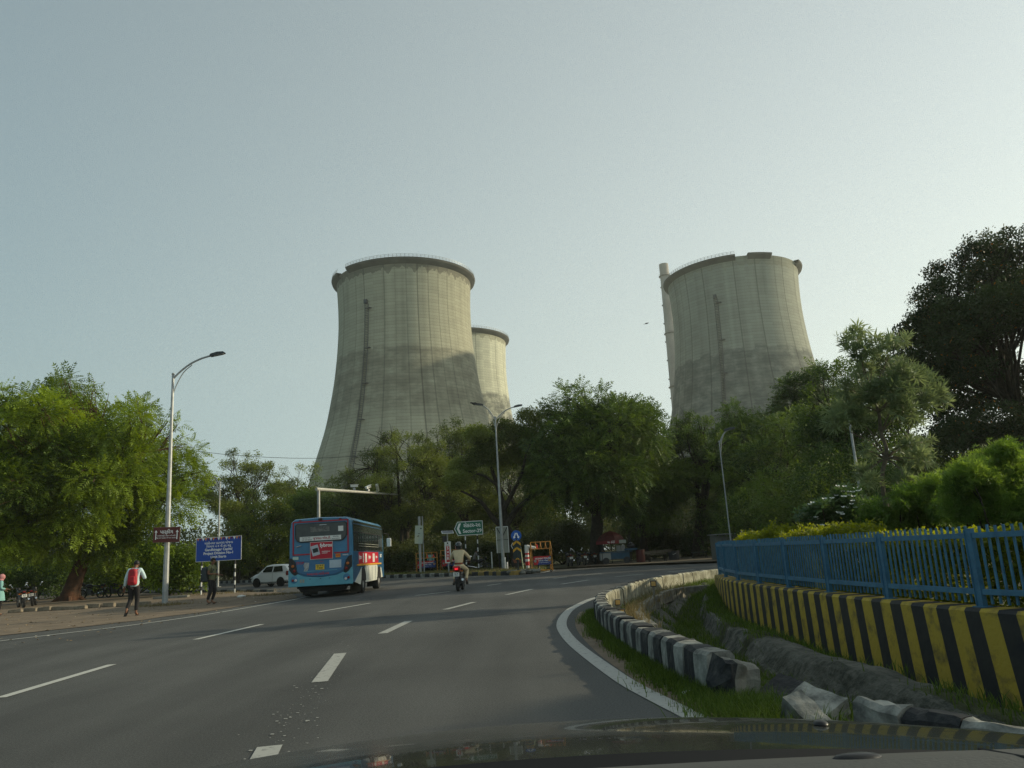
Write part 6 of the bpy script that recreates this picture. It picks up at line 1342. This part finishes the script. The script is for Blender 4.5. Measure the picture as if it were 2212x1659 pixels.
def person(label, loc, rz, J, shirt, trousers, sleeve='long', hair=True, shoes='sandal', head_r=.098, sc=1.0, skirt=None):
    """J: joint dictionary in metres, x right, y forward (the way the person faces), z up"""
    t = thing('person', label, 'person', loc, rz); t.scale = (sc, sc, sc); V_ = lambda k: Vector(J[k])
    names = ['pelvis', 'waist', 'chest', 'neck0', 'neck1', 'head0', 'head1']; V = [V_('pelvis'), V_('waist'), V_('chest'), V_('neck'), V_('neck').lerp(V_('head'), .35), V_('head').lerp(V_('neck'), .22), V_('head')+Vector((0, 0, .055))]
    Rd = [(.105, .08), (.09, .07), (.11, .075), (.05, .048), (.050, .052), (.072, .088), (.075, .092)]; E_ = [(0, 1), (1, 2), (2, 3), (3, 4), (4, 5), (5, 6)]
    for s in ('l', 'r'):
        b = len(V); V += [V_('shoulder_'+s), V_('elbow_'+s), V_('wrist_'+s)]; Rd += [.058, .042, .028]; E_ += [(2, b), (b, b+1), (b+1, b+2)]
        d = (V_('wrist_'+s)-V_('elbow_'+s)).normalized(); hd = Vector(J.get('hand_'+s, tuple(d))).normalized(); pm = V_('wrist_'+s)+hd*.065; k = len(V); V.append(pm); Rd.append((.036, .018)); E_.append((b+2, k))
        sd = hd.cross(Vector((0, 0, 1)) if abs(hd.z) < .8 else Vector((0, 1, 0))).normalized(); nn = hd.cross(sd)
        for f in range(4):
            off = sd*(-.027+.018*f); l_ = (.072, .082, .076, .058)[f]; k2 = len(V); V += [pm+hd*.03+off, pm+hd*(.03+l_*.55)+off*1.1+nn*.008, pm+hd*(.03+l_*.9)+off*1.15+nn*.03]; Rd += [.010, .009, .007]; E_ += [(k, k2), (k2, k2+1), (k2+1, k2+2)]
        k2 = len(V); V += [V_('wrist_'+s)+hd*.035-sd*.035, V_('wrist_'+s)+hd*.08-sd*.055+nn*.012]; Rd += [.011, .008]; E_ += [(b+2, k2), (k2, k2+1)]
        b = len(V); hp = V_('hip_'+s) if 'hip_'+s in J else V_('pelvis')+Vector(((-.085 if s == 'l' else .085), 0, -.06)); V += [hp, V_('knee_'+s), V_('ankle_'+s), V_('toe_'+s)]; Rd += [.088, .056, .038, (.038, .024)]; E_ += [(0, b), (b, b+1), (b+1, b+2), (b+2, b+3)]
    body = skin_mesh('body', V, E_, Rd, M_skin, t, 2)
    # face: nose, ears, eyes, mouth
    f = Vector(J.get('face', (0, 1, 0))).normalized(); h = V_('head'); sd = Vector((f.y, -f.x, 0)).normalized(); u = sd.cross(f)
    mb = MB(); mb.ball(h+f*.102-u*.02, (.016, .016, .022), 8)
    for q in (-1, 1): mb.ball(h+sd*q*.080-u*.015-f*.005, (.014, .02, .03), 8)
    mb.build('face_features', M_skin, t, smooth=True); mb = MB()
    for q in (-1, 1): mb.ball(h+f*.090+sd*q*.034+u*.008, (.012, .01, .007), 6)
    mb.box(h+f*.094+u*.028, (.07, .012, .008), rz=math.atan2(sd.y, sd.x)); mb.box(h+f*.092-u*.06, (.045, .01, .008), rz=math.atan2(sd.y, sd.x)); mb.build('eyes', M_hair, t)
    if hair:
        mb = MB(); c = h+u*.035-f*.018; mb.ball(c, (.092, .108, .098), 16); o = mb.build('hair', M_hair, t, smooth=True)
        for v_ in o.data.vertices: v_.co += Vector((mn.noise(v_.co*30), mn.noise(v_.co*30+Vector((9, 0, 0))), mn.noise(v_.co*30+Vector((0, 9, 0)))))*.010
        # cut the hair away from the face
        import bmesh
        bm = bmesh.new(); bm.from_mesh(o.data); bmesh.ops.delete(bm, geom=[v_ for v_ in bm.verts if (v_.co-h).dot(f) > .062 and (v_.co-h).dot(u) < .055 or (v_.co-h).dot(u) < -.045], context='VERTS'); bm.to_mesh(o.data); bm.free()
    # clothing
    V = [V_('pelvis')-Vector((0, 0, .11)), V_('waist'), V_('chest'), V_('neck')-Vector((0, 0, .015))]; Rd = [(.165, .135), (.150, .122), (.180, .135), (.085, .085)]; E_ = [(0, 1), (1, 2), (2, 3)]
    for s in ('l', 'r'):
        b = len(V); V.append(V_('shoulder_'+s)); Rd.append(.076); E_.append((2, b))
        if sleeve == 'long': V += [V_('elbow_'+s), V_('wrist_'+s).lerp(V_('elbow_'+s), .1)]; Rd += [.058, .045]; E_ += [(b, b+1), (b+1, b+2)]
        else: V.append(V_('shoulder_'+s).lerp(V_('elbow_'+s), .62)); Rd.append(.068); E_.append((b, b+1))
    skin_mesh('shirt', V, E_, Rd, shirt, t, 2)
    V = [V_('pelvis')+Vector((0, 0, .05))]; Rd = [(.145, .12)]; E_ = []
    for s in ('l', 'r'):
        hp = V_('hip_'+s) if 'hip_'+s in J else V_('pelvis')+Vector(((-.085 if s == 'l' else .085), 0, -.06)); b = len(V); V += [hp, hp.lerp(V_('knee_'+s), .5), V_('knee_'+s), V_('ankle_'+s)+(V_('knee_'+s)-V_('ankle_'+s))*.12]; Rd += [.110, .094, .075, .056]; E_ += [(0, b), (b, b+1), (b+1, b+2), (b+2, b+3)]
    skin_mesh('trousers', V, E_, Rd, trousers, t, 2)
    for s in ('l', 'r'):
        a, b = V_('ankle_'+s), V_('toe_'+s); d = (b-a); L_ = max(.12, d.length); fd = d.normalized(); sd2 = Vector((fd.y, -fd.x, 0)); sd2 = sd2.normalized() if sd2.length > .05 else Vector((1, 0, 0)); nn = sd2.cross(fd)
        if nn.z < 0 and abs(nn.z) > .3: nn = -nn
        c = a.lerp(b, .62)-nn*(.045); M_ = Matrix((tuple(sd2)+(c.x,), tuple(fd)+(c.y,), tuple(nn)+(c.z,), (0, 0, 0, 1))); mb = MB()
        if shoes == 'sandal': mb.prism([(-.04, -.13), (.04, -.13), (.048, .05), (.035, .13), (-.03, .13), (-.048, .05)], 'Z', -.008, .008, M=M_); mb.build('sandal', M_sole, t)
        else: mb.prism([(-.042, -.14), (.042, -.14), (.052, .05), (.038, .15), (-.035, .15), (-.05, .05)], 'Z', -.02, .06, M=M_); mb.build('shoe', M_sole, t, bevel=.02)
    return t
def backpack(label, parent_loc, rz, sc, c, d, m, tilt=0):
    """worn on the back: its own thing; c centre relative to wearer"""
    t = thing('backpack', label, 'backpack', parent_loc, rz); t.scale = (sc, sc, sc); C0 = Vector(c); mb = MB(); w_, dp, h_ = d
    mb.prism([(-w_*.36, h_/2), (w_*.36, h_/2), (w_*.46, h_*.3), (w_*.5, -h_*.3), (w_*.46, -h_/2), (-w_*.46, -h_/2), (-w_*.5, -h_*.3), (-w_*.46, h_*.3)], 'Y', -dp/2, dp/2, M=Matrix.Translation(C0) @ Matrix.Rotation(R(tilt), 4, 'X')); mb.build('bag', m, t, bevel=.045, smooth=True)
    MB().box((0, -dp*.55, -h_*.18), (w_*.72, dp*.35, h_*.42), M=Matrix.Translation(C0) @ Matrix.Rotation(R(tilt), 4, 'X')).build('pocket', m, t, bevel=.03)
    MB().tube([C0+Vector((-.04, 0, h_*.5)), C0+Vector((0, -.02, h_*.5+.05)), C0+Vector((.04, 0, h_*.5))], .012, 5).build('handle', M_sole if m is M_darkbag else m, t)
    for s in (-1, 1): MB().tube([C0+Vector((s*w_*.3, dp*.4, h_*.42)), C0+Vector((s*.13, dp*.8+.06, h_*.5)), C0+Vector((s*.15, dp*.9+.18, h_*.30)), C0+Vector((s*.17, dp*.5+.1, -h_*.1))], .02, 6).build('strap', m, t)
    return t
# walker with red backpack seen from behind (left of frame), facing away
q = g(287, 1331); J = dict(pelvis=(0, 0, .93), waist=(0, .0, 1.08), chest=(0, .02, 1.29), neck=(0, .04, 1.46), head=(.0, .13, 1.575), face=(.25, 1, -.5), shoulder_l=(-.18, .02, 1.40), elbow_l=(-.25, -.03, 1.12), wrist_l=(-.30, .03, .88), shoulder_r=(.18, .03, 1.40), elbow_r=(.30, .05, 1.13), wrist_r=(.17, .26, 1.22), hand_r=(-.3, .3, .5),
    knee_l=(-.10, .03, .50), ankle_l=(-.13, -.22, .17), toe_l=(-.14, -.16, .05), knee_r=(.09, .06, .50), ankle_r=(.08, .0, .085), toe_r=(.10, .14, .03))
person('person in pale blue hoodie and black trousers walking away from us on the verge', (q.x, q.y, .012), R(6), J, M_shirtb, M_trk, 'long', sc=1.0)
backpack('red backpack worn by the walker in the pale blue top', (q.x, q.y, .012), R(6), 1.0, (0, -.165, 1.19), (.28, .16, .50), M_redbag, -4)
# person in olive t-shirt, facing right, hand forward
q = g(456, 1306); J = dict(pelvis=(0, 0, .93), waist=(0, .01, 1.08), chest=(0, .0, 1.30), neck=(0, .02, 1.47), head=(0, .055, 1.61), face=(.35, 1, -.05), shoulder_l=(-.17, 0, 1.41), elbow_l=(-.21, -.03, 1.14), wrist_l=(-.17, .2, 1.07), shoulder_r=(.17, 0, 1.41), elbow_r=(.21, -.06, 1.14), wrist_r=(.15, .21, 1.12), hand_r=(0, 1, .25), hand_l=(0, 1, .1),
    knee_l=(-.10, .10, .50), ankle_l=(-.09, -.02, .10), toe_l=(-.09, .14, .035), knee_r=(.10, .02, .50), ankle_r=(.10, -.12, .12), toe_r=(.11, .03, .045))
person('person in olive t-shirt and black trousers standing under the blue sign, one hand held out', (q.x, q.y, .012), R(-92), J, M_olive, M_trk, 'short', sc=1.0)
backpack('dark grey backpack on the person in the olive t-shirt', (q.x, q.y, .012), R(-92), 1.0, (0, -.24, 1.12), (.33, .22, .56), M_darkbag, 4)
# woman cut by the left edge
q = g(-7, 1331); J = dict(pelvis=(0, 0, .86), waist=(0, .0, 1.0), chest=(0, .02, 1.20), neck=(0, .04, 1.36), head=(0, .08, 1.48), face=(.3, 1, -.1), shoulder_l=(-.16, .02, 1.30), elbow_l=(-.22, .03, 1.05), wrist_l=(-.16, .22, .98), shoulder_r=(.16, .02, 1.30), elbow_r=(.22, .0, 1.05), wrist_r=(.18, .2, 1.02),
    knee_l=(-.09, .12, .46), ankle_l=(-.09, .05, .09), toe_l=(-.09, .2, .03), knee_r=(.09, -.08, .47), ankle_r=(.1, -.32, .15), toe_r=(.1, -.22, .04))
tw = person('partly visible woman in teal tunic with pink headscarf at the left edge', (q.x, q.y, .012), R(-40), J, M_teal, M_trk, 'long', hair=False)
mb = MB(); mb.ball((0, .07, 1.50), (.112, .125, .13), 14); mb.ball((0, .03, 1.38), (.13, .12, .08), 12); mb.build('headscarf', M_pink, tw, smooth=True)
MB().lathe([(.16, 1.0), (.20, .86), (.23, .66), (.24, .58)], 20).build('tunic', M_teal, tw, smooth=True)
backpack('dark backpack on the woman at the left edge', (q.x, q.y, .012), R(-40), 1.0, (0, -.19, 1.08), (.32, .2, .46), M_darkbag)
# motorcycle rider in khaki, seen from behind
J = dict(pelvis=(0, -.18, .93), waist=(0, -.16, 1.07), chest=(0, -.08, 1.30), neck=(0, -.02, 1.46), head=(0, .03, 1.59), face=(-.1, 1, 0), shoulder_l=(-.19, -.05, 1.40), elbow_l=(-.33, .08, 1.18), wrist_l=(-.34, .30, 1.05), shoulder_r=(.19, -.05, 1.40), elbow_r=(.38, .08, 1.17), wrist_r=(.34, .30, 1.06),
    hip_l=(-.10, -.16, .88), hip_r=(.10, -.16, .88), knee_l=(-.20, .20, .72), ankle_l=(-.20, -.10, .36), toe_l=(-.22, .06, .29), knee_r=(.26, .20, .74), ankle_r=(.24, -.08, .36), toe_r=(.27, .08, .29))
tr = person('helmeted rider in khaki uniform on the motorcycle', (MOTO[0], MOTO[1], 0), R(-3), J, M_khaki, M_khaki, 'long', hair=False, shoes='shoe')
mb = MB(); mb.ball((0, .03, 1.63), (.135, .155, .15), 20); mb.lathe([(.125, 1.50), (.13, 1.60)], 20, c=(0, .02, 0)); mb.build('helmet', M_helm, tr, smooth=True); MB().box((0, .165, 1.62), (.2, .03, .1)).build('visor', M_glassd, tr, bevel=.02)
mb = MB(); mb.lathe([(1.0, -.028), (1.0, .028)], 24); o = mb.build('belt', M_belt, tr); o.scale = (.152, .125, 1); o.location = (0, -.175, .985)
# person sitting on the parked motorcycle behind the green sign
q = p(1032, 1218, 61); J = dict(pelvis=(0, -.25, .90), waist=(0, -.24, 1.04), chest=(0, -.16, 1.26), neck=(0, -.10, 1.40), head=(0, -.02, 1.50), face=(0, 1, -.4), shoulder_l=(-.18, -.12, 1.34), elbow_l=(-.26, .05, 1.12), wrist_l=(-.22, .27, 1.02), shoulder_r=(.18, -.12, 1.34), elbow_r=(.26, .05, 1.12), wrist_r=(.22, .27, 1.02),
    hip_l=(-.1, -.22, .86), hip_r=(.1, -.22, .86), knee_l=(-.2, .15, .70), ankle_l=(-.2, -.0, .32), toe_l=(-.2, .14, .28), knee_r=(.2, .15, .70), ankle_r=(.22, .0, .30), toe_r=(.22, .14, .26))
person('person in grey shirt sitting on the black motorcycle behind the green sign', (q.x, q.y, .1), R(-88), J, M_grey, M_trk, 'long', sc=1.0, shoes='shoe')
stand = dict(pelvis=(0, 0, .93), waist=(0, .01, 1.08), chest=(0, .0, 1.30), neck=(0, .02, 1.46), head=(0, .045, 1.59), face=(0, 1, 0), shoulder_l=(-.18, 0, 1.40), elbow_l=(-.24, -.02, 1.13), wrist_l=(-.22, .08, .90), shoulder_r=(.18, 0, 1.40), elbow_r=(.26, -.02, 1.13), wrist_r=(.2, .12, .96),
    knee_l=(-.10, .02, .50), ankle_l=(-.10, .0, .09), toe_l=(-.11, .14, .035), knee_r=(.10, .02, .50), ankle_r=(.10, 0, .09), toe_r=(.12, .14, .035))
q = p(931, 1215, 65.5); person('person in teal shirt standing behind the leftmost barricade banner', (q.x, q.y, .1), R(170), stand, M_teal, M_trk, 'long', shoes='shoe')
q = p(1303, 1215, 59.5); person('person in dark clothes standing at the tea cart under the red umbrella', (q.x, q.y, .1), R(-120), stand, M_darkbag, M_trk, 'long', shoes='shoe')

# ================================================================ own car: bonnet, cowl, dashboard seen at the bottom of the picture
M_bon = mat('bonnet_paint', (.030, .032, .027), .20, metal=.2, coat=.5, var=.15, scale=9); M_plast = mat('black_plastic', (.006, .006, .006), .6, spec=.2); M_dash = mat('dashboard_grey', (.050, .052, .048), .6, bump=.12, scale=40)
BX, BY = .05, 1.1
tc_ = thing('car', 'dark glossy car bonnet, black cowl and grey dashboard edge along the bottom', 'car', (BX, BY, 0))
def bz(x, y):   # bonnet height, x measured from the car's centre line
    v = y-1.0
    return .952-.080*v-.075*v*v-.10*max(0, v-.95)**2-.090*x*x-.5*max(0, abs(x)-.92)**2
mb = MB(); nx, ny = 70, 46; vs = []; fs = []
for j in range(ny+1):
    for i in range(nx+1):
        x = -.99+1.98*i/nx; y = 1.03+1.11*j/ny; vs.append((x, y-BY, bz(x, y)))
for j in range(ny):
    for i in range(nx): a = j*(nx+1)+i; fs.append((a, a+1, a+nx+2, a+nx+1))
mb.add(vs, fs); mb.build('bonnet', M_bon, tc_, smooth=True, recalc=False)
mb = MB()   # wings and nose, so that the bonnet is part of a car body
for s in (-1, 1):
    vs = []; fs = []
    for j in range(13):
        y = .2+1.94*j/12; vs += [(s*.992, y-BY, bz(.99, max(1.0, y))-.004), (s*1.0, y-BY, .60), (s*.99, y-BY, .30)]
    for j in range(12):
        for k in range(2): a = 3*j+k; fs.append((a, a+1, a+4, a+3))
    mb.add(vs, fs)
vs = []
for i in range(21): x = -.99+1.98*i/20; vs += [(x, 2.14-BY, bz(x, 2.14)), (x, 2.22-BY, .55), (x, 2.18-BY, .25)]
fs = [(3*i+k, 3*i+3+k, 3*i+4+k, 3*i+1+k) for i in range(20) for k in range(2)]; mb.add(vs, fs); mb.build('wing', M_bon, tc_, smooth=True, recalc=False)
for s in (-1, 1):
    o = MB().lathe([(.18, -.09), (.29, -.09), (.3, -.05), (.3, .05), (.29, .09), (.18, .09)], 24, axis='X').build('wheel', M_rub, tc_, smooth=True); o.location = (s*.88, 1.6-BY, .3)
M_noz = mat('nozzle_black', (.01, .01, .01), .35)
for x, yy in ((.42, 1.36),): MB().ball((x, yy-BY, bz(x, yy)+.003), (.012, .016, .006), 12).build('washer_nozzle', M_noz, tc_, smooth=True)
N = 40; vs = []; fs = []
for i in range(N+1):
    x = -.99+1.98*i/N; e = .0
    vs += [(x, 1.036-BY-e, bz(x, 1.03)+.002), (x, 1.01-BY-e, bz(x, 1.03)-.006), (x, .90-BY-e, .915-.090*x*x), (x, .80-BY, .93-.05*x*x), (x, .765-BY, .93-.05*x*x)]
for i in range(N):
    for k in range(4): a = 5*i+k; fs.append((a, a+1, a+6, a+5))
MB().add(vs, fs).build('cowl', M_plast, tc_, smooth=True, recalc=False)
mb = MB(); mb.tube([(.50, .93-BY, .945), (.2, .915-BY, .948), (-.2, .91-BY, .945), (-.6, .92-BY, .92)], .007, 6); mb.build('wiper', M_plast, tc_, smooth=True)
vs = []; fs = []; PR = [(.762, .90), (.764, 1.000), (.755, 1.008), (.72, 1.012), (.66, 1.013), (.58, 1.008), (.46, .985), (.38, .93), (.36, .80), (.36, .55)]; m = len(PR)
for i in range(N+1):
    x = -.93+1.86*i/N
    for (y, z) in PR: vs.append((x, y-BY-.02*x*x, z-.030*x*x))
for i in range(N):
    for k in range(m-1): a = m*i+k; fs.append((a, a+1, a+m+1, a+m))
ds = MB().add(vs, fs).build('dashboard', M_dash, tc_, smooth=True, recalc=False)
MB().ball((.232, .735-BY, 1.009), (.022, .009, .004), 12).build('sensor', M_noz, tc_, smooth=True)
MB().tube([(.352, .76-BY, 1.003), (.362, .70-BY, 1.009), (.375, .62-BY, 1.009)], .0016, 5).build('dashboard_seam', M_plast, tc_)
# ================================================================ haze
hzb = MB(); hzb.box((0, 400, 119), (1420, 1000, 242)); hb = hzb.build('haze', [])
hm = bpy.data.materials.new('haze'); hm.use_nodes = True; n = hm.node_tree.nodes; n.remove(n['Principled BSDF']); pv = n.new('ShaderNodeVolumePrincipled')
pv.inputs['Color'].default_value = (.88, .93, .84, 1); pv.inputs['Density'].default_value = .0003; pv.inputs['Anisotropy'].default_value = .3
hm.node_tree.links.new(pv.outputs[0], n['Material Output'].inputs['Volume']); hb.data.materials.append(hm); hb['kind'] = 'stuff'; hb['label'] = 'thin warm haze filling the air'
SC.cycles.volume_bounces = 0
